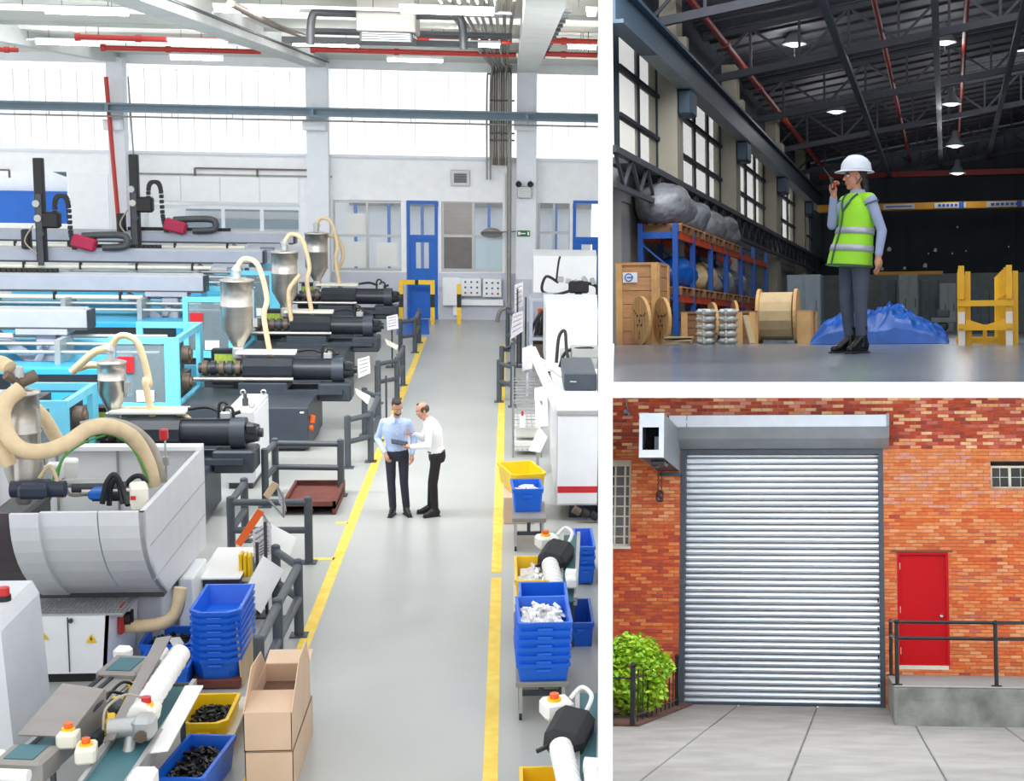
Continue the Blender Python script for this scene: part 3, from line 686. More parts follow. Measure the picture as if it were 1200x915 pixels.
def gantry(Y, xe, z0, z1, label, post=True, chain=(0, 1), arm=None):
    t = thing('robot_gantry', label, 'gantry', (xe, Y, 0)); x0 = -15.5
    b = MB(); b.bb(x0, xe, Y - .2, Y + .2, z0, z1, .02); bm = b.build('beam', 'gantry_grey', t)
    b = MB(); b.bb(xe, xe + .05, Y - .2, Y + .2, z0, z1); b.build('end_cap', 'inject_black', bm)
    b = MB(); b.bb(x0, xe - .05, Y - .14, Y - .1, z1, z1 + .03); b.bb(x0, xe - .05, Y + .1, Y + .14, z1, z1 + .03); b.build('guide_rail', 'alu', bm)
    b = MB(); b.bb(x0, xe, Y - .205, Y - .19, z0 - .02, z0 + .03); b.build('dark_edge', 'dark_steel', bm)
    n = int((chain[1] - chain[0]) / .11)
    for k in range(n):
        pass
    b = MB()
    for k in range(n): x = chain[0] + k * .11; b.bb(x, x + .1, Y - .08, Y + .02, z1 + .03, z1 + .12 - .0 * k, .01)
    if n: o = b.build('cable_chain', 'black', t); o['kind'] = 'stuff'
    b = MB(); b.cyl((x0, Y - .25, z0 - .12), (xe - 1.3, Y - .25, z0 - .12), .05); b.build('air_pipe', 'cream', t)
    for k in range(5): x = xe - 1.8 - k * 1.4; b = MB(); b.bb(x, x + .05, Y - .32, Y - .18, z0 - .18, z0, ); b.build('pipe_clip', 'black', t)
    if post:
        xp_ = xe - .75; b = MB(); b.bb(xp_ - .18, xp_ + .18, Y - .15, Y + .15, .62, z0, .02); b.bb(xp_ - .5, xp_ + .4, Y - .25, Y + .25, z0 - .1, z0); b.build('post', 'gantry_grey', t)
        b = MB(); b.bar((xp_ - .1, Y, z0 - .75), (xp_ - .95, Y, z0 - .08), .12, .16); b.build('brace', 'gantry_grey', t)
        b = MB(); b.bar((xp_ + .02, Y - .2, z0 - .25), (xp_ - .4, Y - .55, .72), .05, .1); b.build('brace', 'gantry_grey', t)
    if arm:
        xa, zt, zb = arm; a = thing('picker_robot', label.replace('gantry', 'arm').replace('grey beam', 'black vertical arm'), 'robot', (xa, Y - .35, zb)); 
        yb = Y - .38
        b = MB(); b.bb(xa - .12, xa + .12, yb - .1, yb + .1, zb, zt, .02); c = b.build('mast', 'black', a)
        b = MB(); b.bb(xa - .07, xa + .07, yb - .16, yb - .1, zb - .1, zt - .9); b.build('slide', 'dark_steel', a)
        zm = z1 + .75; b = MB(); b.box((xa + .18, yb, zm), (.6, .3, .42), None, .05); b.build('carriage', 'black', a)
        for k, (dx, dz) in enumerate(((-.05, .42), (-.02, .05), (.02, -.35))): b = MB(); b.cyl((xa + dx, yb - .1, zm + dz), (xa + dx, yb - .22, zm + dz), .09, n=12); b.build('pulley', ('alu', 'steel', 'dark_steel')[k], a)
        b = MB(); P = catmull([(xa + .35, yb, zm - .1), (xa + .38, yb, zm + .5), (xa + .55, yb, zm + .62), (xa + .68, yb, zm + .45), (xa + .72, yb, zm - .3), (xa + .8, yb, z1 + .05)], 6)
        for p in P: b.box(p, (.1, .14, .1), None, .012)
        o = b.build('cable_chain', 'black', a); o['kind'] = 'stuff'
        b = MB(); b.tube([(xa + 1.0, yb, z1 + .35), (xa + 1.5, yb, z1 + .38), (xa + 1.95, yb, z1 + .38), (xa + 2.1, yb, z1 + .3), (xa + 2.05, yb, z1 + .1), (xa + 1.5, yb, z1 + .06)], .09, 8); b.build('hose_loop', 'dark_steel', a)
        b = MB(); b.box((xa + 1.05, yb, z1 + .18), (.6, .3, .34), (0, .25, 0), .05); b.build('motor', 'crimson', a)
        b = MB(); b.box((xa - .4, yb + .1, z1 + .25), (.22, .25, .5), None, .03); b.build('valve_box', 'black', a)
        b = MB(); b.tube([(xa - .2, yb, z1 + .6), (xa - .4, yb - .05, z1 + .2), (xa - .1, yb - .1, zb + .2)], .02); b.build('air_hose', 'hose_grey', a)


g = lambda r0, r1, Y: (A.y(100, r1, Y).z, A.y(100, r0, Y).z)
ga = [(29.0, 105, 362, 384, 'nearest grey beam gantry, its end above the small hopper', True, (-15.4, -9.6), None),
      (35.2, 240, 321, 340, 'second grey beam gantry from the camera', True, (-15.4, -9.9), None),
      (41.2, 309, 291, 306, 'third grey beam gantry, carrying the leftmost robot', True, (-11.3, -8.9), (50, 185, 306)),
      (43.6, 345, 270, 282, 'farthest grey beam gantry, carrying the right robot', True, (-10.4, -7.6), (160, 181, 288))]
for (Y, pe, r0, r1, lab, ps, ch, arm) in ga:
    z0, z1 = g(r0, r1, Y); xe = A.y(pe, r0, Y).x
    if arm: q0 = A.y(arm[0], arm[1], Y - .38); q1 = A.y(arm[0], arm[2], Y - .38); arm = (q1.x, q0.z, q1.z)
    gantry(Y, xe, z0, z1, lab, ps, ch, arm)

# grey control cabinet beside the second machine
t = thing('control_cabinet', 'tall light grey control cabinet with lifting eyes beside a black barrel end', 'cabinet', (-4.3, 25.2, 0))
x1 = A.y(297, 520, 24.5).x; x0 = A.y(264, 520, 24.5).x; zt = A.y(280, 482, 24.5).z
b = MB(); b.bb(x0, x1, 24.5, 26.1, .1, zt, .015); b.build('body', 'machine_white', t); b = MB(); b.bb(x0 + .03, x1 - .03, 24.55, 26.0, 0, .1); b.build('plinth', 'dark_steel', t)
b = MB(); b.bb(x1, x1 + .015, 24.6, 26.0, .16, zt - .05, .004); b.build('door', 'panel_white', t)
for (x, y) in ((x0 + .05, 25.9), (x1 - .05, 25.9), (x1 - .05, 24.7)):
    b = MB(); b.lathe((x, y, zt + .06), [(.03, 0), (.05, .01), (.05, .03), (.03, .04), (.03, 0)], 10, (0, 1, 0)); b.build('lifting_eye', 'alu', t)
b = MB(); b.cyl((x0 + .24, 25.0, zt), (x0 + .24, 25.0, zt + .12), .05); b.cyl((x0 + .24, 25.0, zt + .12), (x0 + .24, 25.0, zt + .2), .03); b.build('beacon', 'dark_steel', t)

# ------------------------------------------------------------------ the near white machine
Yt = 15.5; xR = A.y(168, 600, Yt).x; zt = A.y(168, 600, Yt).z; xL = -7.2
t = thing('molding_machine', 'big white moulding machine with curved guard and open top, nearest on the left', 'machine', (-5.4, 17, 0))
prof = []
for k in range(9):
    u = k / 8; prof.append((Yt + .95 * u ** 2.2, zt - (zt - .82) * u))
def curved(x0, x1, off, name, m, z0=0, z1=8):
    P = prof[z0:z1 + 1]
    b = MB(); a = [(x0, y - off, z) for y, z in P] + [(x0, y - off + .05, z) for y, z in P[::-1]]
    n = len(P)
    for i in range(n - 1):
        q = [(x0, P[i][0] - off, P[i][1]), (x0, P[i + 1][0] - off, P[i + 1][1]), (x0, P[i + 1][0] - off + .06, P[i + 1][1]), (x0, P[i][0] - off + .06, P[i][1])]
        b.prism(q, (0, 0, 0), (x1 - x0, 0, 0))
    return b.build(name, m, t)
xa = A.y(55, 640, Yt + .2).x; xb = A.y(22, 640, Yt + .2).x; xc = A.y(122, 640, Yt + .2).x
curved(xa, xc - .01, 0, 'guard_panel', 'machine_white'); curved(xc + .005, xR, 0, 'guard_panel', 'machine_white')
curved(xb, xa, .06, 'sliding_door', 'machine_white'); curved(xL, xb - .01, .02, 'dark_window', 'smoke_pane', 0, 6)
# right end wall: a board whose front edge follows the curve
yb = 18.6; pr = [(xR, y, z) for y, z in prof] + [(xR, yb, .74), (xR, yb, zt)]
b = MB(); b.prism(pr, (-.05, 0, 0), (0, 0, 0)); ew = b.build('end_panel', 'machine_white', t)
for k in range(2): b = MB(); z = zt - .42 - .4 * k; b.bb(xR, xR + .006, Yt + .25 + .1 * k, yb - .05, z, z + .015); b.build('seam', 'alu', ew)
b = MB(); b.bb(xL, xR - .05, yb - .06, yb, .8, zt); b.bb(xL, xR, yb - .2, yb, zt, zt + .05); bp_ = b.build('back_panel', 'panel_white', t)
for k in range(3): b = MB(); x = xR - 1.0 - .7 * k; b.bb(x, x + .025, yb - .085, yb - .06, 1.2, zt); b.build('seam', 'alu', bp_)
b = MB(); b.bb(xL, xR - .05, 16.5, yb - .1, .75, .85); b.build('bed', 'dark_steel', t)
b = MB(); b.bb(-4.9, xR - .12, 16.7, 18.4, 0, .75, .02); b.build('pedestal', 'machine_white', t)
b = MB(); q = A.z(210, 720); b.bb(xR - .05, xR + .12, 17.2, 18.0, .12, .75, .02); b.build('side_door', 'panel_white', t)
b = MB(); b.tube([(xR - .6, 16.3, .5), (xR - .1, 16.25, .52), (xR + .1, 16.3, .62), (xR + .16, 16.35, .9)], .07, 10); b.build('drain_hose', 'hose_tan', t)
# lower front cabinet with grating
x0 = A.y(20, 760, 15.96).x; x1 = A.y(133, 760, 15.96).x; zf = A.y(90, 722, 15.96).z
b = MB(); b.prism([(x0, 15.96, .1), (x1 - .08, 15.96, .1), (x1 - .03, 15.96, zf), (x0, 15.96, zf)], (0, 0, 0), (0, .7, 0)); cb = b.build('lower_cabinet', 'panel_white', t)
b = MB(); b.prism([(x1 - .08, 15.96, .1), (x1 + .05, 16.66, .1), (x1 + .1, 16.66, zf), (x1 - .03, 15.96, zf)], (-.04, .0, 0), (0.0, 0, 0)); sd = b.build('cabinet_side', 'panel_white', t)
b = MB(); b.bb(x0, x1 - .1, 15.99, 16.6, 0, .1); b.build('plinth', 'black', t)
xm = A.y(80, 760, 15.96).x; b = MB(); b.bb(xm, xm + .012, 15.95, 15.965, .12, zf - .01); b.build('seam', 'dark_steel', cb)
for (px, py) in ((83, 727), (93, 803)): p = A.y(px, py, 15.95); b = MB(); b.cyl(p, p + Vector((0, -.02, 0)), .025, n=10); b.build('lock', 'dark_steel', cb)
tri_sign(cb, A.y(107, 748, 15.955), .055); tri_sign(cb, A.y(51, 745, 15.955), .05)
b = MB(); nx, ny = 26, 9; gx0, gx1, gy0, gy1 = x0, x1 + .1, 15.98, 16.66
for i in range(nx + 1): x = gx0 + (gx1 - gx0) * i / nx; b.bb(x - .008, x + .008, gy0, gy1, zf, zf + .025)
for j in range(ny + 1): y = gy0 + (gy1 - gy0) * j / ny; b.bb(gx0, gx1, y - .008, y + .008, zf, zf + .026)
gr = b.build('grating', 'grating', t); gr['kind'] = 'stuff'
b = MB(); b.bb(gx0, gx1, gy0, gy1, zf - .02, zf - .005); b.build('grating_pan', 'duct', t)
p = Vector((x1 + .03, 16.25, .6)); b = MB(); b.box(p, (.06, .22, .3), None, .02); sw = b.build('switch_plate', 'red_pipe', t)
b = MB(); b.cyl(p + Vector((.03, 0, 0)), p + Vector((.09, 0, 0)), .07); b.box(p + Vector((.1, 0, 0)), (.03, .05, .2), None, .01); b.build('rotary_switch', 'black', sw)
# inside: toggle mechanism, motors, boxes
def pt(px, py, Y): return A.y(px, py, Y)
b = MB(); b.bb(-6.5, -4.5, 16.6, 17.6, .85, 1.35, .04); b.bb(-5.6, -5.2, 16.4, 17.8, 1.2, 1.6, .04); b.build('toggle', 'dark_steel', t)
for k in range(4): b = MB(); p = pt(72 + 12 * k, 566 + 5 * k, 16.9); b.cyl(p, p + Vector((.55, .1, -.02)), .05 + .01 * (k % 2), n=10); b.build('cylinder_rod', ('alu', 'dark_steel', 'steel', 'black')[k], t)
b = MB(); p = pt(42, 573, 16.5); b.box(p, (.3, .35, .16), None, .04); b.cyl(p + Vector((-.25, 0, 0)), p + Vector((.3, 0, 0)), .09); b.build('pump', 'navy_box', t)
b = MB(); p = pt(82, 552, 17.4); b.box(p, (.16, .2, .28), (0, .1, .2), .02); b.build('junction_box', 'white_plastic', t)
b = MB(); p = pt(63, 553, 17.2); b.box(p, (.18, .2, .2), None, .02); b.build('terminal_box', 'panel_white', t)
b = MB(); p = pt(118, 577, 16.8); b.box(p, (.2, .3, .1), None, .02); b.build('valve', 'blue_paint', t)
b = MB(); p = pt(163, 581, 16.1); b.box(p, (.17, .3, .25), (0, 0, .3), .02); jb = b.build('sensor_box', 'cream', t)
b = MB(); q = p + Vector((-.02, -.17, .02)); b.box(q, (.05, .03, .04)); b.build('red_mark', 'red_plastic', jb)
for k, (m, pts) in enumerate((('black', [(120, 590, 16.6), (125, 566, 16.6), (135, 556, 16.6), (145, 575, 16.6), (150, 592, 16.5)]), ('black', [(128, 592, 16.7), (130, 570, 16.7), (138, 562, 16.7), (144, 590, 16.6)]), ('hose_grey', [(74, 560, 16.9), (80, 578, 16.9), (95, 580, 16.9), (108, 575, 16.9)]),
                              ('green_cable', [(54, 585, 16.5), (62, 562, 16.6), (72, 540, 16.8), (85, 522, 17), (120, 508, 17.2), (150, 520, 17.2), (168, 548, 17.2), (174, 567, 17.2)]), ('green_cable', [(58, 586, 16.6), (66, 565, 16.7), (75, 536, 16.8), (100, 518, 17), (124, 510, 17)]), ('black', [(145, 572, 17), (155, 560, 17), (165, 558, 17), (172, 566, 17)]), ('hose_tan', [(46, 560, 16.5), (58, 546, 16.5), (66, 560, 16.5), (72, 585, 16.5)]))):
    b = MB(); b.tube([pt(*q) for q in pts], .03 if m == 'black' else .012 if m == 'green_cable' else .02, 7); b.build('cable', m, t)
b = MB(); p = pt(194, 535, 17.9); b.cyl(p - Vector((0, 0, .45)), p + Vector((0, 0, .2)), .012); b.box(p + Vector((0, 0, -.05)), (.06, .06, .1)); b.build('lamp_pole', 'alu', t)
b = MB(); b.box(pt(192, 509, 17.9), (.09, .09, .13), None, .015); b.build('signal_lamp', 'red_plastic', t)
# its hopper and thick hoses
hx = pt(24, 500, 16.9); hopper(t, hx.x, 16.9, pt(24, 545, 16.9).z, pt(24, 462, 16.9).z, .2, pt(24, 590, 16.9).z)
b = MB(); p = pt(33, 535, 16.7); b.cyl(p, p - Vector((0, 0, .3)), .15, n=16); b.cyl(p - Vector((0, 0, .3)), p - Vector((0, 0, .36)), .19, n=16); b.build('sight_glass', 'steel', t)
b = MB(); p = pt(22, 448, 16.9); b.cyl(p - Vector((0, 0, .2)), p + Vector((0, 0, .02)), .06); b.cyl(p, p + Vector((.15, .1, .06)), .07); b.cyl(p, p + Vector((-.1, -.1, .1)), .05); b.build('loader_head', 'brown_metal', t)
for k, (m, r, pts) in enumerate((('hose_tan', .085, [(-12, 425, 17.2), (2, 426, 17), (12, 432, 16.9)]), ('hose_tan', .085, [(25, 455, 16.6), (8, 470, 16.5), (3, 490, 16.4), (12, 515, 16.3), (30, 528, 16.3), (55, 528, 16.4), (80, 518, 16.6), (105, 502, 16.8), (130, 500, 17), (155, 512, 17.2), (172, 540, 17.3), (180, 570, 17.3)]), ('hose_tan', .08, [(-8, 520, 16.4), (4, 530, 16.4), (11, 545, 16.4)]),
                                ('hose_grey', .06, [(95, 500, 17.3), (125, 495, 17.4), (155, 503, 17.5), (178, 525, 17.6), (190, 565, 17.6)]), ('hose_tan', .075, [(40, 478, 17.4), (52, 490, 17.4), (65, 512, 17.4), (72, 522, 17.4)]))):
    b = MB(); b.tube([pt(*q) for q in pts], r, 10, 8); b.build('feed_hose', m, t)

# foreground white cabinet, cut by the left edge
Yc = 13.6; x1 = A.y(60, 830, Yc + .7).x; xt = A.y(38, 690, Yc + .7).x; zt = A.y(36, 680, Yc + .7).z; t = thing('machine_cabinet', 'tall white machine cabinet cut by the left edge, red button on top', 'cabinet', (x1 - .5, Yc, 0))
b = MB(); b.prism([(x1 - 1.2, 0, .02), (x1, 0, .02), (x1, 0, .45), (xt + .06, 0, zt - .12), (xt, 0, zt), (x1 - 1.2, 0, zt)], (0, Yc - .4, 0), (0, Yc + .7, 0)); c = b.build('body', 'machine_white', t)
b = MB(); b.bb(xt - .085, xt - .075, Yc - .405, Yc - .395, .4, zt - .1); b.build('seam', 'alu', c)
b = MB(); p = A.y(4, 684, Yc + .1); b.cyl((p.x, Yc + .1, zt), (p.x, Yc + .1, zt + .05), .06); b.build('button_base', 'black', c); b = MB(); b.cyl((p.x, Yc + .1, zt + .05), (p.x, Yc + .1, zt + .12), .05); b.build('stop_button', 'red_plastic', c)
b = MB(); b.bb(x1 - .8, x1 - .45, Yc - .2, Yc + .4, zt, zt + .012); b.build('recess_panel', 'duct', c)

# loose feed hoses between the rows
for k, (Yh, r, pts) in enumerate(((23.6, .06, [(128, 408), (112, 412), (97, 424), (84, 436)]), (23.9, .055, [(133, 445), (122, 430), (104, 428), (92, 432)]), (23.4, .05, [(150, 482), (172, 480), (200, 480), (215, 487), (222, 492)]), (41.6, .05, [(395, 318), (402, 300), (396, 280), (384, 276)]), (35.0, .05, [(352, 322), (345, 330), (338, 345), (343, 386)]))):
    b = MB(); b.tube([A.y(px, py, Yh) for px, py in pts], r, 9); tag(b.build('loader_hose', 'hose_tan'), 'tan feed hose ' + ('arching left from the small hopper', 'short arch under the small hopper', 'lying along the nearest black barrel', 'looping by the farthest hopper', 'dropping from the third hopper')[k], 'hose')

# ------------------------------------------------------------------ moulding shop: barriers, bins, carts, conveyors, papers
mat('bin_blue', '#1565d8', .35, 0, .05); mat('bin_yellow', '#f4c90f', .4, 0, .05); mat('card', '#d3b79c', .8, 0, .05, 3); mat('card_in', '#6d5140', .9, 0, .08)
mat('barrier_grey', '#4d545b', .45, .2, .06); mat('rust', '#6e3b33', .7, .1, .2, 5); mat('ply', '#c9b08c', .7, 0, .1, 2, stretch=(1, 1, .2)); mat('black_part', '#17181a', .4, 0, .3, 20)
mat('white_part', '#f3f3f3', .4, 0, .03); mat('wire', '#a9abad', .3, .8); mat('mesh_white', '#e9e9e4', .5); mat('stand_cream', '#ddd8c8', .5); mat('print', '#c9c7cf', .8, 0, .3, 60)


def barrier(label, pts, h=.86, r=.055, lower=.45, foot=True):
    """posts at floor points pts joined by an upper and a lower rail"""
    P = [Vector((p[0], p[1], 0)) for p in pts]; t = thing('guard_barrier', label, 'barrier', P[0], 0, 'dark grey tube barriers')
    for p in P:
        b = MB(); b.cyl(p, p + Vector((0, 0, h + .03)), r, n=12); b.ball(p + Vector((0, 0, h + .03)), (r, r, r * .5), 10, 6); o = b.build('post', 'barrier_grey', t)
        if foot: b = MB(); b.box(p + Vector((0, 0, .008)), (.2, .2, .016)); b.build('foot_plate', 'barrier_grey', o)
    for i in range(len(P) - 1):
        for z in (h - .03, lower):
            b = MB(); b.cyl(P[i] + Vector((0, 0, z)), P[i + 1] + Vector((0, 0, z)), r * .85, n=12); b.build('rail', 'barrier_grey', t)
    return t


def top(px, py, h=.86): p = A.z(px, py, h); return (p.x, p.y)
barrier('dark tube barrier beside the cardboard boxes, nearest on the left of the aisle', [top(303, 750), top(325, 706), top(349, 660), top(323, 643)])
barrier('dark tube barrier between the document stand and the brown pallet', [top(361, 586), top(270, 586), top(286, 564)])
barrier('dark tube barrier round the brown pallet', [top(399, 518), top(322, 517), top(310, 529)])
barrier('dark tube barrier touching the yellow line at the blue-shirted man', [top(407, 490), top(434, 484), top(443, 463), top(427, 457)])
barrier('dark tube barrier beyond the men, second from the blue door', [top(443, 425), top(465, 421), top(472, 407)])
barrier('dark tube barrier closest to the blue door', [top(469, 376), top(486, 374), top(491, 364)])
barrier('short dark tube barrier on the right-hand yellow line', [top(585, 424), top(601, 429), top(601, 404), top(588, 408)])
b_ = barrier('dark post pair at the far right end of the aisle', [top(595, 373), top(609, 385)], h=1.1)


def bin_(name, label, c, w, d, h, m, rotz=0.0, group=None, cut=.22, rim=.02, taper=.88, tilt=0):
    """tapered stacking bin with chamfered front corners (front = -y)"""
    t = thing(name, label, 'bin', c, rotz, group)
    k = cut * w
    def poly(s_, z, e=0.0):
        w2 = w / 2 * s_ - e; d2 = d / 2 * s_ - e; kk = k * s_
        return [Vector(p) for p in ((-w2 + kk, -d2, z), (w2 - kk, -d2, z), (w2, -d2 + kk, z), (w2, d2, z), (-w2, d2, z), (-w2, -d2 + kk, z))]
    rings = [poly(taper, 0), poly(.98, h * .82), poly(.98, h * .82, -rim * .6), poly(1, h, -rim * .6), poly(1, h), poly(1, h, rim), poly(taper, .03, rim)]
    b = MB(); v = [p for r in rings for p in r]; n = 6
    fs = [(i * n + j, i * n + (j + 1) % n, (i + 1) * n + (j + 1) % n, (i + 1) * n + j) for i in range(len(rings) - 1) for j in range(n)]
    b.add(v, fs + [tuple(range(n - 1, -1, -1)), tuple(range(6 * n, 7 * n))])
    b.build('tub', m, t, False)
    b = MB(); b.box((0, -d / 2 * .97 - .012, h * .66), (w * .3, .02, h * .14), None, .006); b.build('grip', m, t, False)
    return t


def pile(name, label, c, w, d, h, n, m, cat, rotz=0, ln=.09, th=.018, seed=1):
    R_ = random.Random(seed); b = MB(); cr, sr = math.cos(rotz), math.sin(rotz)
    b.add([Vector(c) + Vector((x * w * .45 * cr - y * d * .45 * sr, x * w * .45 * sr + y * d * .45 * cr, 0)) for x, y in ((-1, -1), (1, -1), (1, 1), (-1, 1))], [(0, 1, 2, 3)])
    for i in range(n):
        x = R_.uniform(-.45, .45) * w; y = R_.uniform(-.45, .45) * d
        q = max(0, 1 - (2 * x / w) ** 2) * max(0, 1 - (2 * y / d) ** 2)
        p = Vector(c) + Vector((x * cr - y * sr, x * sr + y * cr, R_.uniform(.1, 1) * h * (.25 + q)))
        b.box(p, (R_.uniform(.4, 1) * ln, th * R_.uniform(.8, 1.6), th * R_.uniform(.6, 1.4)), (R_.uniform(-.6, .6), R_.uniform(-.6, .6), R_.uniform(0, 6.3)))
    o = b.build(name, m); return tag(o, label, cat, None, 'stuff')


# stack of blue bins beside the cardboard boxes
c = A.z(254, 806); z = .12
b = MB(); b.box((c.x, c.y + .42, .06), (.5, .95, .1), None, .01)
for x in (-.2, .2):
    for y in (0, .8): b.cyl((c.x + x, c.y + y, 0), (c.x + x, c.y + y, .02), .03)
tag(b.build('dolly', 'rust'), 'low reddish dolly under the tall stack of blue bins', 'dolly')
NM = 'lowest second third fourth fifth sixth seventh eighth top'.split()
for k in range(8):
    bin_('stacking_bin', 'empty blue bin, %s in the tall nested stack by the cardboard box' % (NM[k] if k < 7 else 'topmost'), (c.x, c.y + .42, .11 + .073 * k), .5, .98, .22, 'bin_blue', 0, 'tall stack of blue bins')
def filled(label, px, r0, r1, h, w, m, pm, plab, rotz=0, n=170, seed=1, cut=.08, th=.018, ln=.09, z0=0.0):
    y1 = A.z(px, r0, h + z0).y; y0 = A.z(px, r1, h + z0).y; c = A.z(px, (r0 + r1) / 2, h + z0); d = (y1 - y0) * .96
    bin_('parts_bin', label, (c.x, (y0 + y1) / 2, z0), w, d, h, m, rotz, None, cut)
    if pm: pile('molded_parts', plab, (c.x, (y0 + y1) / 2, z0 + h * .6), w * .88, d * .9, h * .3, n, pm, 'parts', rotz, ln, th, seed)
filled('blue bin of black parts behind the conveyors, farther of two', 199, 733, 756, .32, .52, 'bin_blue', 'black_part', 'black moulded parts in the farther small blue bin', 0, 150, 1)
filled('blue bin of black parts behind the conveyors, nearer of two', 196, 758, 784, .30, .52, 'bin_blue', 'black_part', 'black moulded parts in the nearer small blue bin', 0, 150, 2)
b = MB(); p = A.z(207, 752, .33); b.box(p, (.13, .2, .004), (.2, .1, .5)); tag(b.build('paper_slip', 'paper'), 'white paper slip lying on the black parts', 'paper')
filled('yellow bin of black parts between blue stack and blue bin', 246, 812, 848, .33, .42, 'bin_yellow', 'black_part', 'black moulded parts in the yellow bin', 0, 170, 3, .2)
filled('blue bin of black parts at the bottom edge beside the boxes', 229, 860, 912, .3, .42, 'bin_blue', 'black_part', 'black moulded parts in the blue bin at the bottom edge', -.12, 190, 4, .05)
b = MB(); p = A.z(262, 868); b.box(p + Vector((-.02, .2, .16)), (.34, 1.0, .03), None, .004)
for x in (-.12, .1):
    for y in (-.2, .6): b.box(p + Vector((x, y, .075)), (.04, .04, .15))
tag(b.build('bench', 'stand_cream'), 'low cream bench board beside the yellow bin', 'bench')

# cardboard boxes
def carton(label, px0, px1, rb, rt, h0, depth, flaps):
    q = A.z(px0, rb, h0); r = A.z(px1, rb, h0); Y = q.y; zt_ = A.y(px0, rt, Y).z; w = r.x - q.x; d = depth
    t = thing('carton', label, 'box', ((q.x + r.x) / 2, Y + d / 2, h0), 0, None); x0, x1, th = q.x, r.x, .008
    b = MB(); b.bb(x0, x1, Y, Y + th, h0, zt_); b.build('front_wall', 'card', t)
    b = MB(); b.bb(x0, x1, Y + d - th, Y + d, h0, zt_); b.build('back_wall', 'card', t)
    for x in (x0, x1 - th): b = MB(); b.bb(x, x + th, Y, Y + d, h0, zt_); b.build('side_wall', 'card', t)
    b = MB(); b.bb(x0, x1, Y, Y + d, h0, h0 + .01); b.build('bottom', 'card', t)
    if flaps:
        b = MB(); b.bb(x0 + .01, x1 - .01, Y + .01, Y + d - .01, zt_ - .18, zt_ - .17); b.build('contents', 'card_in', t)
        b = MB(); b.sheet([(x0, Y, zt_), (x1, Y, zt_), (x1, Y + .42, zt_ + .05), (x0, Y + .42, zt_ + .05)], th); b.build('flap', 'card', t)
        b = MB(); b.sheet([(x0, Y + d, zt_), (x1, Y + d, zt_), (x1, Y + d + .28, zt_ + .04), (x0, Y + d + .28, zt_ + .04)], th); b.build('flap', 'card', t)
        b = MB(); b.sheet([(x0, Y, zt_), (x0 + .02, Y + .35, zt_ + .3), (x0 + .04, Y + d * .6, zt_ + .3), (x0, Y + d, zt_)], th); b.build('flap', 'card', t)
        b = MB(); b.sheet([(x1, Y, zt_), (x1 + .01, Y + .45, zt_ + .33), (x1 + .02, Y + d * .7, zt_ + .36), (x1, Y + d, zt_)], th); b.build('flap', 'card', t)
    else:
        b = MB(); b.bb(x0, x1, Y, Y + d, zt_ - .004, zt_); b.build('lid', 'card', t)
    return Y
carton('lower closed cardboard box carrying the open one', 288, 344, 930, 882, 0, 1.35, False)
zt2 = A.y(290, 882, A.z(288, 930).y).z
carton('open cardboard box with raised flaps on top of another', 286, 342, 881, 836, zt2, 1.25, True)
b = MB(); p = A.z(293, 785); b.sheet([(p.x, p.y - .5, .0), (p.x + .02, p.y + .2, .0), (p.x - .03, p.y + .2, .72), (p.x - .05, p.y - .5, .72)], .02); tag(b.build('plywood_sheet', 'ply'), 'plywood sheet leaning between blue bins and barrier', 'board')

# white work table
q = A.z(230, 677, .62); r = A.z(281, 677, .62); bk = A.z(250, 641, .62).y
t = thing('work_table', 'white-topped dark blue table between white machine and document stand', 'table', ((q.x + r.x) / 2, q.y, 0))
b = MB(); b.bb(q.x, r.x, q.y, bk, .59, .62, .01); b.build('top', 'white_sheet', t); b = MB(); b.bb(q.x + .03, r.x - .02, q.y + .08, bk - .05, .08, .59, .01); b.build('body', 'navy_box', t)
for x in (q.x + .08, r.x - .08):
    for y in (q.y + .15, bk - .12): b = MB(); b.cyl((x, y, 0), (x, y, .08), .03); b.build('foot', 'dark_steel', t)
# brown pallet tray
q = A.z(331, 604); r = A.z(393, 604); bk = A.z(350, 566, .16).y
t = thing('tray_pallet', 'rusty brown tray pallet inside the barrier', 'pallet', ((q.x + r.x) / 2, q.y, 0))
b = MB(); b.bb(q.x, r.x, q.y, bk, .1, .14); b.build('deck', 'rust', t)
for (x0, x1, y0, y1) in ((q.x, r.x, q.y, q.y + .04), (q.x, r.x, bk - .04, bk), (q.x, q.x + .04, q.y, bk), (r.x - .04, r.x, q.y, bk)): b = MB(); b.bb(x0, x1, y0, y1, .1, .21); b.build('lip', 'rust', t)
for k in range(3): b = MB(); x = q.x + (r.x - q.x) * k / 2; b.bb(max(q.x, x - .05), min(r.x, x + .05), q.y + .02, bk - .02, 0, .1); b.build('runner', 'rust', t)


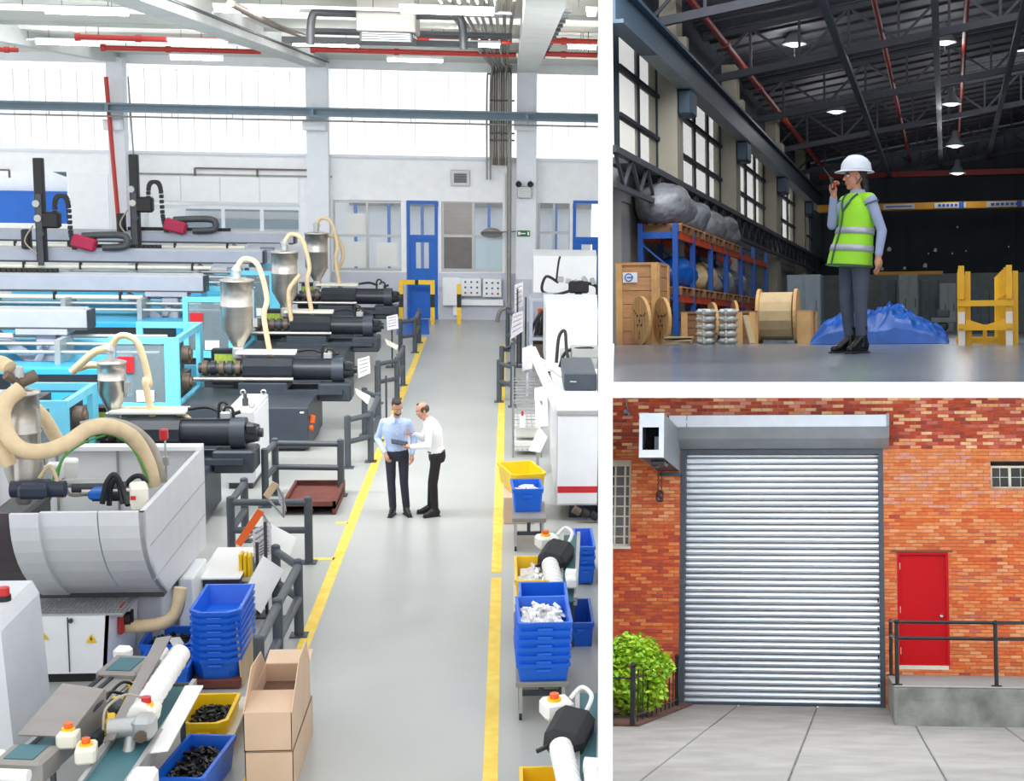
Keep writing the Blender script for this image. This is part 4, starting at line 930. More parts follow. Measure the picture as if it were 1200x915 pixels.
def paper_stand(label, base, posts, sheets, clips=True):
    """document stand: pole with tilted sheets; sheets = list of (px,py)x4 corner quads at depth Y"""
    t = thing('document_stand', label, 'stand', base, 0, 'document stands'); base = Vector(base)
    for (h, dx) in posts: b = MB(); b.cyl(base + Vector((dx, 0, 0)), base + Vector((dx, 0, h)), .02, n=8); b.build('pole', 'dark_steel', t)
    b = MB(); b.box(base + Vector((0, 0, .01)), (.3, .3, .02)); b.build('base_plate', 'dark_steel', t)
    for (quad, Y0, Y1, m) in sheets:
        (x0, y0), (x1, y1), (x2, y2), (x3, y3) = quad
        P = [A.y(x0, y0, Y1), A.y(x1, y1, Y1), A.y(x2, y2, Y0), A.y(x3, y3, Y0)]
        b = MB(); b.sheet(P, .012); o = b.build('sheet', m, t)
        if m == 'print':
            n = (P[1] - P[0]).cross(P[2] - P[0]).normalized()
            if n.y > 0: n = -n
            for k in range(4):
                u = .15 + .2 * k; a = P[0].lerp(P[3], u).lerp(P[1].lerp(P[2], u), .12) + n * .008; c_ = P[0].lerp(P[3], u).lerp(P[1].lerp(P[2], u), .85) + n * .008
                b = MB(); b.bar(a, c_, .004, .02); b.build('text_line', 'pipe_grey', o)


paper_stand('near document stand with big white sheets beside the white table', (A.z(306, 735).x, A.z(306, 735).y + .45, 0), ((1.15, 0), (.9, -.1)),
            [(((318, 614), (348, 630), (338, 655), (317, 640)), 18.6, 18.75, 'white_sheet'), (((308, 651), (333, 668), (306, 719), (283, 698)), 17.6, 17.9, 'white_sheet'), (((296, 621), (317, 611), (318, 636), (298, 660)), 18.4, 18.5, 'print'), (((302, 640), (318, 632), (318, 648), (303, 656)), 18.2, 18.3, 'print')])
for k, (q0, Y) in enumerate(((((279, 638), (306, 598), (314, 612), (297, 625)), 18.7), (((312, 582), (323, 566), (332, 582), (333, 606)), 20.0))):
    t = thing('file_holder', ('orange-edged wire file holder above the white table', 'wire file holder clipped on the barrier rail by the pallet')[k], 'holder', A.y(q0[0][0], q0[0][1], Y))
    P = [A.y(px, py, Y + .02 * i) for i, (px, py) in enumerate(q0)]
    b = MB()
    for i in range(4): b.cyl(P[i], P[(i + 1) % 4], .015, n=6)
    b.build('wire_frame', 'wire', t)
    b = MB(); b.bar(P[0], P[1], .05, .09); b.build('orange_tab', 'ply' if k else 'orange', t)
    b = MB(); b.sheet([P[1] + Vector((.0, .05, -.02)), P[2] + Vector((0, .05, 0)), P[2] + Vector((.03, .06, -.22)), P[1] + Vector((.03, .06, -.28))], .01); b.build('sheet', 'print', t)
t = thing('brochure_box', 'yellow brochure holder at the edge of the white table', 'holder', A.y(287, 690, 17.9))
for k in range(3): b = MB(); x0, x1, z0, z1 = R1(280 + 5 * k, 649 + k, 284 + 5 * k, 676, 17.9); b.bb(x0, x1, 17.88, 18.05, z0, z1, .01); b.build('folder', 'bin_yellow', t)
b = MB(); x0, x1, z0, z1 = R1(280, 676, 296, 680, 17.9); b.bb(x0, x1, 17.85, 18.1, z0, z1); b.cyl(((x0 + x1) / 2, 17.95, 0), ((x0 + x1) / 2, 17.95, z0), .02); b.build('shelf', 'stand_cream', t)

paper_stand('cream document stand behind the blue-shirted man', (A.z(421, 545).x, A.z(421, 500).y, 0), ((1.2, 0), (1.0, .2)),
            [(((419, 421), (433, 417), (434, 437), (420, 443)), 28.4, 28.5, 'print'), (((416, 455), (434, 464), (431, 474), (418, 462)), 28.0, 28.2, 'stand_cream')])
paper_stand('cream document stand near the second farthest barrier', (A.z(455, 440).x, A.z(455, 430).y, 0), ((1.2, 0), (1.0, .2)),
            [(((453, 371), (466, 368), (467, 385), (454, 387)), 34.4, 34.5, 'print'), (((451, 397), (467, 405), (465, 410), (453, 403)), 34.0, 34.2, 'stand_cream')])
paper_stand('tall document stand at the far right of the aisle', (A.z(606, 430).x, A.z(606, 430).y, 0), ((1.9, 0), (1.7, .2)),
            [(((603, 334), (613, 330), (613, 358), (603, 366)), 37, 37.1, 'print'), (((601, 368), (613, 364), (613, 388), (598, 398)), 36.6, 36.8, 'print')])

# ------------------------------------------------------------------ conveyors
def conveyor(label, p0, p1, z, w, tube=False, tray=False, side=1):
    p0 = Vector(p0); p1 = Vector(p1); d = p1 - p0; Ln = d.length; a = -math.atan2(d.x, d.y)
    t = thing('belt_conveyor', label, 'conveyor', (p0.x, p0.y, 0), a); L = lambda b, n, m, p=None: b.build(n, m, p or t, False)
    for s_ in (-1, 1): b = MB(); b.bb(s_ * w / 2 - .02, s_ * w / 2 + .02, 0, Ln, z - .1, z + .04); L(b, 'side_rail', 'alu')
    b = MB(); b.bb(-w / 2 + .02, w / 2 - .02, .05, Ln - .05, z - .02, z); L(b, 'belt', 'teal_belt')
    for y in (.05, Ln - .05): b = MB(); b.cyl((-w / 2, y, z - .04), (w / 2, y, z - .04), .06); L(b, 'roller', 'dark_steel')
    for y in (.3, Ln - .4):
        for s_ in (-1, 1): b = MB(); b.cyl((s_ * w * .45, y, 0), (s_ * w * .45, y, z - .1), .025); L(b, 'leg', 'dark_steel')
    b = MB(); b.box((side * (w / 2 + .12), .1, z + .02), (.2, .22, .18), None, .03); b.cyl((side * (w / 2 + .1), -.02, z), (side * (w / 2 + .1), -.2, z), .08); m_ = L(b, 'drive_motor', 'white_plastic')
    b = MB(); b.cyl((side * (w / 2 + .1), -.2, z), (side * (w / 2 + .1), -.24, z), .06); L(b, 'fan_cap', 'alu', m_)
    b = MB(); b.box((-side * (w / 2 + .06), .45, z + .12), (.16, .24, .13), (0, 0, .2), .02); s2 = L(b, 'stop_box', 'cream')
    b = MB(); b.cyl((-side * (w / 2 + .06), .45, z + .18), (-side * (w / 2 + .06), .45, z + .2), .055); L(b, 'yellow_ring', 'bin_yellow', s2)
    b = MB(); b.cyl((-side * (w / 2 + .06), .45, z + .2), (-side * (w / 2 + .06), .45, z + .24), .035); L(b, 'stop_button', 'orange', s2)
    if tray:
        b = MB(); b.bb(-w / 2 - .06, w / 2 + .04, -.02, .34, z - .12, z + .1, .03); L(b, 'head_guard', 'duct'); b = MB(); b.bb(-w / 2 + .02, w / 2 - .04, .02, .3, z + .101, z + .108); L(b, 'guard_window', 'teal_belt')
        for k in range(2): b = MB(); b.bb(-w / 2 - .02 + .1 * k, -w / 2 + .02 + .1 * k, 1.1, Ln - .45, z + .06, z + .075); L(b, 'slot_rail', 'inject_black')
        for k in range(5): b = MB(); b.box((w / 2 + .14 + .03 * (k % 2), .75 + .24 * k, z - .02 + .04 * (k % 3)), (.12, .16, .14), (.2 * k, .1, .5 * k), .02); L(b, 'linkage', ('inject_black', 'bin_yellow', 'dark_steel', 'inject_black', 'alu')[k])
        b = MB(); b.tube([(w / 2, .6, z + .1), (w / 2 + .16, .8, z + .25), (w / 2 + .1, 1.2, z + .22), (w / 2 + .2, 1.5, z + .05)], .014); b.tube([(w / 2, 1.3, z + .1), (w / 2 + .1, 1.5, z + .2), (w / 2 + .22, 1.7, z)], .014); L(b, 'cable', 'black')
        b = MB(); b.cyl((-w / 2 - .16, -.1, z), (-w / 2 - .16, -.34, z - .02), .075, n=14); b.box((-w / 2 - .16, -.02, z + .02), (.18, .18, .16), None, .03); b.cyl((-w / 2 - .02, -.14, z + .04), (w / 2, -.14, z + .04), .05); L(b, 'gear_box', 'white_plastic')
        b = MB(); b.sheet([(-w / 2 - .02, .35, z + .16), (w / 2 + .1, .35, z + .16), (w / 2 + .16, .95, z + .34), (-w / 2 + .05, 1.05, z + .34)], .012); L(b, 'chute', 'brushed')
        b = MB(); b.sheet([(w / 2 + .1, .35, z + .16), (w / 2 + .16, .95, z + .34), (w / 2 + .17, .95, z + .02), (w / 2 + .11, .4, z)], .012); L(b, 'chute_side', 'brushed')
        for k in range(3): b = MB(); b.box((w / 2 + .06, 1.1 + .35 * k, z + .05), (.1, .07, .06), (0, 0, .4), .01); L(b, 'clip', 'bin_yellow')
        b = MB(); b.bb(-w / 2 - .03, w / 2, 1.15, Ln - .45, z + .03, z + .06); L(b, 'cover', 'duct')
        b = MB(); b.bb(-w / 2 - .06, w / 2 + .04, Ln - .45, Ln + .02, z - .1, z + .12, .03); L(b, 'head_guard', 'duct')
        b = MB(); b.bb(-w / 2 + .03, w / 2 - .04, Ln - .42, Ln - .08, z + .121, z + .128); L(b, 'guard_window', 'teal_belt')
        b = MB(); b.box((-w / 2 + .0, Ln + .06, z + .12), (.16, .14, .12), None, .03); b.cyl((w / 2, Ln + .05, z + .05), (w / 2 + .02, Ln + .2, z + .1), .08); L(b, 'gear_box', 'white_plastic')
    if tube:
        b = MB(); b.cyl((w * .1, Ln * .42, z + .2), (w * .1, Ln + .05, z + .26), .1, n=18); L(b, 'roll_cover', 'white_plastic')
        for k in range(8): b = MB(); y = Ln * .45 + k * Ln * .07; zz = z + .2 + .06 * (y - Ln * .42) / (Ln * .6); b.cyl((w * .1, y, zz), (w * .1, y + .02, zz + .001), .105, n=18); L(b, 'tube_ring', 'panel_white')
        b = MB(); b.sheet([(-w * .5, Ln * .3, z + .1), (-w * .25, Ln * .3, z + .12), (-w * .12, Ln + .1, z + .42), (-w * .5, Ln + .1, z + .4)], .012); L(b, 'chute', 'brushed')
        b = MB(); b.sheet([(w * .5, Ln * .3, z + .0), (w * .95, Ln * .3, z + .02), (w * .95, Ln * .85, z + .1), (w * .5, Ln * .85, z + .1)], .012); L(b, 'side_shelf', 'white_sheet')
        b = MB(); b.cyl((-w * .5, Ln * .38, z + .14), (w * .3, Ln * .38, z + .16), .085, n=14); b.box((w * .3, Ln * .38, z + .16), (.18, .22, .2), None, .04); b.cyl((0, Ln * .38, z + .1), (0, Ln * .32, z - .05), .05); gm = L(b, 'gear_motor', 'alu')
        b = MB(); b.cyl((w * .3, Ln * .38 - .11, z + .12), (w * .3, Ln * .38 - .14, z + .12), .05); L(b, 'shaft_hub', 'brown_metal', gm)
        b = MB(); b.box((w * .2, Ln * .47, z + .2), (.2, .22, .14), (0, .2, 0), .02); s3 = L(b, 'stop_box', 'cream')
        b = MB(); b.cyl((w * .2, Ln * .47, z + .27), (w * .2, Ln * .47, z + .29), .06); L(b, 'yellow_ring', 'bin_yellow', s3); b = MB(); b.cyl((w * .2, Ln * .47, z + .29), (w * .2, Ln * .47, z + .34), .042); L(b, 'stop_button', 'red_plastic', s3)
        b = MB(); b.tube([(w * .1, Ln * .5, z + .3), (-w * .3, Ln * .48, z + .35), (-w * .6, Ln * .4, z + .3), (-w * .6, Ln * .36, z + .15)], .012); L(b, 'cable', 'hose_grey')
    return t


conveyor('grey conveyor with brushed steel chute, leftmost at the bottom', A.z(22, 905, .72), A.z(160, 782, .72), .72, .3, False, True, -1)
conveyor('conveyor carrying a white roll and silver gear motor, beside the bins', A.z(118, 925, .66), A.z(205, 800, .66), .66, .36, True, False, 1)

# ------------------------------------------------------------------ right-hand side of the aisle
def r_x(px, py, z): return A.z(px, py, z)
# white machines
t = thing('molding_machine', 'white machine with red stripe at the right edge', 'machine', (1.3, 24, 0)); Yf = 22.4
x0 = A.y(652, 540, Yf).x; zt = A.y(670, 480, Yf).z; z0 = A.y(670, 592, Yf).z
XRf = A.y(701, 540, Yf).x - .01; XRb = A.y(700, 430, 26.2).x
b = MB(); b.prism([(x0, Yf, 0), (XRf, Yf, 0), (XRb, 26.2, 0), (x0, 26.2, 0)], (0, 0, z0), (0, 0, zt)); bd = b.build('body', 'machine_white', t)
b = MB(); b.bb(x0 + .02, XRf, Yf - .02, Yf, z0 + .02, zt - .1, .01); fp = b.build('front_panel', 'panel_white', t)
zz = A.y(670, 577, Yf).z; b = MB(); b.bb(x0 + .02, XRf, Yf - .026, Yf - .02, zz, zz + .1); b.build('red_stripe', 'red_plastic', fp)
b = MB(); b.bb(x0, XRf, Yf - .03, Yf, zt - .08, zt, .01); b.build('top_rail', 'alu', t)
x2 = A.y(661, 455, 24).x; b = MB(); b.bb(x2, A.y(699, 455, 24).x, 24, 25.6, zt, A.y(670, 437, 24.).z, .02); db = b.build('dark_box', 'machine_dark', t)
b = MB(); p = A.y(668, 447, 23.99); b.bar(p, p + Vector((.1, -.02, 0)), .02); b.build('handle', 'alu', db)
b = MB(); b.bar((x0 + .03, Yf + .1, zt), (x0 - .3, 27.8, zt + .1), .14, .1); b.bar((x0 + .3, Yf + 2.4, zt + .03), (x0 - .25, 27.0, zt + .1), .05); b.build('guide_arm', 'white_plastic', t)
b = MB(); b.bb(x0 + .2, XRf, Yf + .2, 25, 0, z0); b.build('undercarriage', 'inject_black', t)
for k in range(3): b = MB(); p = A.y(672 + 10 * k, 596 + 3 * k, 22.3); b.cyl(p, p + Vector((.1, 0, -.06)), .06); b.build('coupling', ('brown_metal', 'black', 'black')[k], t)
t = thing('white_machine', 'plain white machine screen half-way down the right side', 'machine', (1.4, 34, 0)); x0 = A.y(640, 400, 33).x
b = MB(); b.prism([(x0, 33, 0), (A.y(700, 400, 33).x, 33, 0), (A.y(699, 380, 36).x, 36, 0), (x0, 36, 0)], (0, 0, A.y(660, 435, 33).z), (0, 0, A.y(660, 363, 33).z)); b.build('housing', 'panel_white', t)
b = MB(); b.bb(x0 + .1, x0 + .9, 33.4, 35.5, 0, A.y(660, 435, 33).z); b.build('pedestal', 'dark_steel', t)
b = MB(); b.tube([A.y(652, 425, 31.5), A.y(655, 395, 31.6), A.y(662, 388, 31.6), A.y(664, 410, 31.5), A.y(668, 430, 31.4)], .035); b.tube([A.y(656, 430, 31.6), A.y(664, 412, 31.6), A.y(690, 408, 31.6), A.y(700, 412, 31.6)], .035); b.build('hose', 'black', t)
b = MB(); p = A.y(685, 412, 31.8); b.box(p, (.6, .5, .22), None, .03); b.bb(x0 + .3, x0 + .9, 31.5, 33, p.z - .35, p.z - .1); b.build('mold_block', 'alu', t)
t = thing('white_machine', 'white machine screen farthest down the right side', 'machine', (1.4, 41, 0)); x0 = A.y(625, 330, 40).x
b = MB(); b.prism([(x0, 40, 0), (A.y(699, 330, 40).x, 40, 0), (A.y(698, 320, 42).x, 42, 0), (x0, 42, 0)], (0, 0, A.y(660, 350, 40).z), (0, 0, A.y(660, 300, 40).z)); b.build('housing', 'panel_white', t)
b = MB(); b.bb(x0 + .1, x0 + 1.3, 40.3, 41.8, 0, A.y(660, 350, 40).z); b.build('pedestal', 'machine_dark', t)
b = MB(); b.bb(x0, x0 + .25, 39.3, 39.7, 0, A.y(630, 352, 39.5).z); b.build('side_frame', 'gantry_grey', t)
t = thing('gripper', 'black and silver robot gripper with looped cable at the right', 'robot', A.y(678, 350, 38))
b = MB(); p = A.y(678, 336, 38); b.cyl(p - Vector((0, 0, 1.4)), p, .09); b.box(p, (.5, .3, .3), None, .04); b.build('wrist', 'black', t)
for k in range(6): b = MB(); q = p + Vector((-.45 + .2 * k, 0, .18 - .04 * (k % 3))); b.box(q, (.16, .2, .12), (0, .3 * k, 0), .02); b.build('finger', 'steel' if k % 2 else 'alu', t)
b = MB(); b.tube([p + Vector((-.5, 0, .1)), p + Vector((-.8, 0, .25)), p + Vector((-.9, 0, -.1)), p + Vector((-.6, 0, -.2)), p + Vector((-.2, 0, -.1))], .035); b.tube([p + Vector((.2, 0, .1)), p + Vector((.45, 0, 0)), p + Vector((.45, 0, -.3))], .04); b.tube([p + Vector((-.55, 0, .15)), p + Vector((-.5, 0, .6)), p + Vector((-.46, 0, .75))], .025); b.build('cable', 'black', t)
b = MB(); b.bar(p + Vector((-1.0, 0, -.62)), p + Vector((-.1, 0, -.62)), .14); b.build('orange_arm', 'orange', t)
t = thing('electrical_frame', 'open frame of dark pipes and cables at the far right', 'frame', A.z(622, 435))
q = A.z(622, 435); zt = 1.7
for (x, y) in ((0, 0), (.5, 0), (0, 1.2), (.5, 1.2)): b = MB(); b.bar(q + Vector((x, y, 0)), q + Vector((x, y, zt)), .08); b.build('upright', 'gantry_grey', t)
b = MB(); b.bb(q.x - .05, q.x + .55, q.y - .05, q.y + 1.25, .75, .82); b.bb(q.x - .05, q.x + .55, q.y - .05, q.y + 1.25, zt, zt + .05); b.build('shelf', 'gantry_grey', t)
for k in range(4): b = MB(); b.tube([q + Vector((.1 * k, .1, .85)), q + Vector((.1 + .1 * k, .05, 1.2 + .1 * k)), q + Vector((.3, .1, 1.4)), q + Vector((.5 - .1 * k, .1, .9))], .03); b.build('cable', 'black', t)
b = MB(); b.box(q + Vector((.25, .5, 1.0)), (.3, .5, .3), None, .03); b.build('pump', 'dark_steel', t)
b = MB(); b.box(q + Vector((.2, .4, .4)), (.35, .5, .5), None, .03); b.build('box', 'brown_metal', t)
# wire basket trolley
q = A.z(601, 536); s = A.z(634, 536); t = thing('wire_trolley', 'wire basket trolley with white sheets beside the white machine', 'trolley', ((q.x + s.x) / 2, q.y, 0)); dpt = 2.6; H = A.y(610, 470, q.y).z
for (x, y) in ((q.x, q.y), (s.x, q.y), (q.x, q.y + dpt), (s.x, q.y + dpt)): b = MB(); b.cyl((x, y, 0), (x, y, H + (.2 if y > q.y else 0)), .018, n=8); b.build('upright', 'wire', t)
for lv in range(3):
    z = .12 + (H - .15) * lv / 2; b = MB()
    for k in range(7): x = q.x + (s.x - q.x) * k / 6; b.cyl((x, q.y, z), (x, q.y + dpt, z), .007, n=5)
    for k in range(9): y = q.y + dpt * k / 8; b.cyl((q.x, y, z), (s.x, y, z), .007, n=5)
    o = b.build('wire_shelf', 'wire', t); o['kind'] = 'stuff'
for k in range(6): b = MB(); z = .2 + (H - .2) * k / 5; b.cyl((q.x, q.y, z), (s.x, q.y, z), .007, n=5); b.cyl((q.x, q.y, z), (q.x, q.y + dpt, z), .007, n=5); b.build('side_wire', 'wire', t)
for k, (a_, c_, d_, e_) in enumerate(((603, 500, 634, 512), (603, 516, 634, 528))):
    x0, x1, z0, z1 = R1(a_, c_, d_, e_, q.y + .2); b = MB(); b.bb(x0, x1, q.y + .15, q.y + 1.4, z0, z1, .02); tag(b.build('white_tray', 'mesh_white'), ('upper', 'lower')[k] + ' white tray lying in the wire trolley', 'tray')
x0, x1, z0, z1 = R1(609, 482, 615, 497, q.y + .3); b = MB(); b.bb(x0, x1, q.y - .03, q.y - .01, z0, z1); o = tag(b.build('hang_tag', 'paper'), 'white tag with red top hanging on the wire trolley', 'tag'); b = MB(); b.bb((x0 + x1) / 2 - .02, (x0 + x1) / 2 + .02, q.y - .035, q.y - .02, z1 - .02, z1 + .07); b.build('red_clip', 'red_plastic', o)
t = thing('paper_holder', 'white angled paper holder leaning at the white machine', 'holder', A.y(625, 530, 25.5))
b = MB(); b.sheet([A.y(632, 500, 26), A.y(641, 512, 26), A.y(633, 530, 25.3), A.y(620, 528, 25.3)], .015); b.build('board', 'white_sheet', t)
b = MB(); b.sheet([A.y(627, 455, 27), A.y(640, 452, 27.6), A.y(642, 500, 26.3), A.y(629, 500, 26)], .03); b.build('panel', 'panel_white', t)
b = MB(); b.bar(A.y(630, 520, 25.6), A.y(630, 575, 25.6), .05); b.build('leg', 'alu', t)
x0, x1, z0, z1 = R1(607, 455, 617, 470, 30); b = MB(); b.sheet([A.y(612, 408, 33), A.y(624, 404, 33), A.y(624, 432, 32.7), A.y(612, 435, 32.7)], .02); b.cyl(A.y(618, 434, 32.8), A.y(618, 465, 32.8), .03); tag(b.build('notice_board', 'print'), 'tilted notice sheet on a post beyond the wire trolley', 'notice')

def cart(label, px0, px1, rfoot, rtop, dpt, m='duct'):
    q = A.z(px0, rfoot); s = A.z(px1, rfoot); H = A.y(px0, rtop, q.y).z; t = thing('bin_cart', label, 'cart', ((q.x + s.x) / 2, q.y, 0))
    b = MB(); b.bb(q.x, s.x, q.y, q.y + dpt, H - .03, H, .01); b.bb(q.x, s.x, q.y, q.y + .02, H, H + .03); b.build('deck', m, t)
    for x in (q.x + .05, s.x - .05):
        for y in (q.y + .06, q.y + dpt - .06):
            b = MB(); b.bar((x, y, .07), (x, y, H - .03), .035); l_ = b.build('leg', 'alu', t); b = MB(); b.cyl((x - .015, y, .035), (x + .015, y, .035), .035); b.build('caster', 'rubber', l_)
    b = MB(); b.bar((q.x + .05, q.y + dpt / 2, .12), (s.x - .05, q.y + dpt / 2, .12), .05); b.bar(((q.x + s.x) / 2, q.y + dpt / 2, .12), ((q.x + s.x) / 2, q.y + dpt / 2, H - .03), .05)
    b.bar((q.x + .05, q.y + .06, .12), (q.x + .05, q.y + dpt - .06, .12), .04); b.bar((s.x - .05, q.y + .06, .12), (s.x - .05, q.y + dpt - .06, .12), .04); b.build('stretcher', 'barrier_grey', t)
    return q, s, H
q, s, H = cart('grey cart with one blue bin beside the white machine', 600, 640, 647, 610, 1.1)
c = A.z(617, 590, H); bin_('parts_bin', 'blue bin with white parts standing on the grey cart', (c.x, q.y + .75, H), .42, .62, .34, 'bin_blue', .05, None, .06); pile('molded_parts', 'white moulded parts in the blue bin on the grey cart', (c.x, q.y + .75, H + .2), .32, .46, .1, 40, 'white_part', 'parts', 0, .14, .03, 5)
c = A.z(611, 548, .55); bin_('parts_bin', 'empty yellow bin behind the blue bin on the grey cart', (c.x, q.y + 2.1, .42), .52, .9, .3, 'bin_yellow', .25, None, .12)
b = MB(); p = A.z(598, 604); b.bb(p.x - .1, p.x + .35, q.y + 1.5, q.y + 2.6, 0, .41, .01); tag(b.build('carton', 'card'), 'beige box under the empty yellow bin', 'box')
# cart with the stack of blue bins
q, s, H = cart('cart on casters carrying the stack of blue bins, right of the aisle', 604, 666, 846, 803, .95)
cx = (q.x + s.x) / 2
for k in range(6): bin_('stacking_bin', 'blue bin on the caster cart, %s of the short stack' % ('lowest second third fourth fifth topmost'.split()[k]), (cx + .003 * k, q.y + .42, H + .085 * k), .52, .86, .22, 'bin_blue', .03, 'short stack of blue bins', .04)
pile('molded_parts', 'white moulded parts in the topmost blue bin of the caster cart', (cx, q.y + .42, H + .085 * 5 + .13), .44, .72, .09, 70, 'white_part', 'parts', 0, .13, .025, 6)
bin_('stacking_bin', 'blue bin standing just behind the caster cart stack', (cx + .03, q.y + 1.25, .45), .5, .7, .5, 'bin_blue', 0, None, .04)
b = MB(); b.bb(cx - .22, cx + .25, q.y + .98, q.y + 1.55, .02, .45, .01); tag(b.build('crate_base', 'stand_cream'), 'pale crate under the blue bin behind the caster cart', 'crate')
q = A.z(602, 745); c = A.z(614, 668, .75); t_ = thing('side_stand', 'slim pale stand under the yellow bin right of the aisle', 'stand', (c.x + .1, c.y, 0))
b = MB(); b.bb(c.x - .12, c.x + .35, c.y - .6, c.y + .5, .42, .45); b.build('top', 'stand_cream', t_)
for (x, y) in ((-.1, -.55), (.32, -.55), (-.1, .45), (.32, .45)): b = MB(); b.bar((c.x + x, c.y + y, 0), (c.x + x, c.y + y, .42), .035); b.build('leg', 'alu', t_)
bin_('parts_bin', 'yellow bin of white parts behind the blue caster cart', (c.x + .12, c.y - .05, .45), .44, 1.0, .34, 'bin_yellow', 0, None, .1); pile('molded_parts', 'white moulded parts in the yellow bin behind the caster cart', (c.x + .12, c.y - .05, .68), .36, .8, .08, 30, 'white_part', 'parts', 0, .13, .03, 7)

def bag_conveyor(label, px, py, z):
    p = A.z(px, py, z); t = thing('tube_conveyor', label, 'conveyor', (p.x, p.y, 0)); P = lambda x, y, z_: p + Vector((x, y, z_))
    b = MB(); b.box(P(.0, .15, 0), (.34, .5, .26), (.2, .15, -.3), .07); hd = b.build('black_hood', 'rubber', t)
    b = MB(); b.cyl(P(-.08, -.1, -.02), P(-.02, -.75, -.16), .095, n=18); tb = b.build('white_tube', 'white_plastic', t)
    for k in range(7): b = MB(); y = -.15 - .09 * k; b.cyl(P(-.075 + .01 * k, y, -.03 - .02 * k), P(-.074 + .01 * k, y - .02, -.034 - .02 * k), .1, n=18); b.build('tube_ring', 'panel_white', tb)
    b = MB(); b.box(P(-.1, .45, .1), (.26, .22, .16), (0, 0, .3), .03); g_ = b.build('stop_box', 'white_plastic', t)
    b = MB(); b.cyl(P(-.12, .42, .18), P(-.12, .42, .2), .06); b.build('yellow_ring', 'bin_yellow', g_); b = MB(); b.cyl(P(-.12, .42, .2), P(-.12, .42, .24), .04); b.build('stop_button', 'orange', g_)
    b = MB(); b.tube([P(.02, .5, .16), P(.12, .55, .24), P(.2, .45, .2), P(.15, .35, .1)], .02); b.build('cable', 'white_plastic', g_)
    b = MB(); b.bar(P(-.28, -.05, -.08), P(-.1, 0, -.02), .03); b.build('lever', 'black', t)
    for s_ in (0, .2): b = MB(); b.bar(P(.1 + s_, .9, .05), P(.03 + s_ * .8, -.8, -.25), .04, .1); b.build('side_rail', 'alu', t)
    b = MB(); b.sheet([P(.1, .88, .05), P(.3, .88, .05), P(.19, -.8, -.25), P(.03, -.8, -.25)], .015); b.build('belt', 'teal_belt', t)
    for (x, y) in ((.25, .6), (.05, .3), (.04, -.6), (.17, -.6)): b = MB(); b.cyl((p.x + x, p.y + y, 0), (p.x + x, p.y + y, z - .1 - (.2 if y < 0 else 0)), .022); b.build('leg', 'dark_steel', t)
    b = MB(); b.cyl(P(.1, -.42, -.05), P(.22, -.45, -.05), .07, n=14); b.box(P(.15, -.6, -.08), (.12, .18, .12), None, .02); b.build('drive_motor', 'white_plastic', t)
    return t
bag_conveyor('conveyor with white tube and black hood beside the yellow bin on the right', 652, 656, .85); bag_conveyor('conveyor with white tube and black hood at the bottom right corner', 668, 866, .85)
bin_('parts_bin', 'yellow bin at the bottom edge right of the aisle', (A.z(634, 920, .4).x, A.z(634, 925, .4).y, .1), .34, .7, .35, 'bin_yellow', 0, None, .1)
for k in range(3): p = A.z(686, 632, .5); bin_('stacking_bin', 'blue bin at the partition, %s of three stacked on the right edge' % ('lowest', 'middle', 'top')[k], (p.x - .02, p.y + .0, .03 + .13 * k), .24, .9, .24, 'bin_blue', 0, 'blue bins at the right edge', .06)
p = A.z(684, 715, .3); bin_('stacking_bin', 'blue bin low at the right edge beyond the caster cart', (p.x - .05, p.y, .0), .28, .9, .3, 'bin_blue', 0, None, .06)

# ------------------------------------------------------------------ people
mat('skin', '#c99478', .5, 0, .05, 30); mat('skin2', '#d0977c', .5, 0, .06, 30); mat('hair_dark', '#2a2019', .6, 0, .3, 60); mat('hair_grey', '#4b4038', .6, 0, .3, 60); mat('shirt_blue', '#b9cdf0', .75, 0, .05, 6, .15, 18); mat('shirt_white', '#f6f7fa', .75, 0, .02, 6, .15, 18)
mat('trouser_navy', '#2c303d', .8, 0, .12, 8, .2, 20); mat('trouser_black', '#1e1d20', .8, 0, .12, 8, .2, 20); mat('shoe', '#1a1a1c', .4, 0, .1); mat('eye', '#1a1412', .2); mat('sclera', '#e8e4de', .3); mat('lip', '#a8604f', .5)
mat('tablet_dark', '#3a3a40', .2); mat('belt_m', '#1c1a19', .5)


def frame_of(f, u=(0, 0, 1)):
    f = Vector(f).normalized(); u = Vector(u); u = (u - f * u.dot(f)).normalized(); r = f.cross(u)
    return Matrix((r, f, u)).transposed()


def cap(b, p0, r0, p1, r1, n=12):
    p0 = Vector(p0); p1 = Vector(p1); b.cyl(p0, p1, r0, r1, n); b.ball(p0, r0, n, 8); b.ball(p1, r1, n, 8)


def loft(b, rings, n=20):
    """rings = (centre, R(3x3), rx, ry): ellipses in the local x/y of R"""
    vs_ = []
    for (c, R, rx, ry) in rings:
        for j in range(n):
            a = 2 * PI * j / n; vs_.append(Vector(c) + R @ Vector((rx * math.cos(a), ry * math.sin(a), 0)))
    m = len(rings)
    fs = [(i * n + j, i * n + (j + 1) % n, (i + 1) * n + (j + 1) % n, (i + 1) * n + j) for i in range(m - 1) for j in range(n)]
    fs += [tuple(range(n - 1, -1, -1)), tuple(range((m - 1) * n, m * n))]
    b.add(vs_, fs, True)


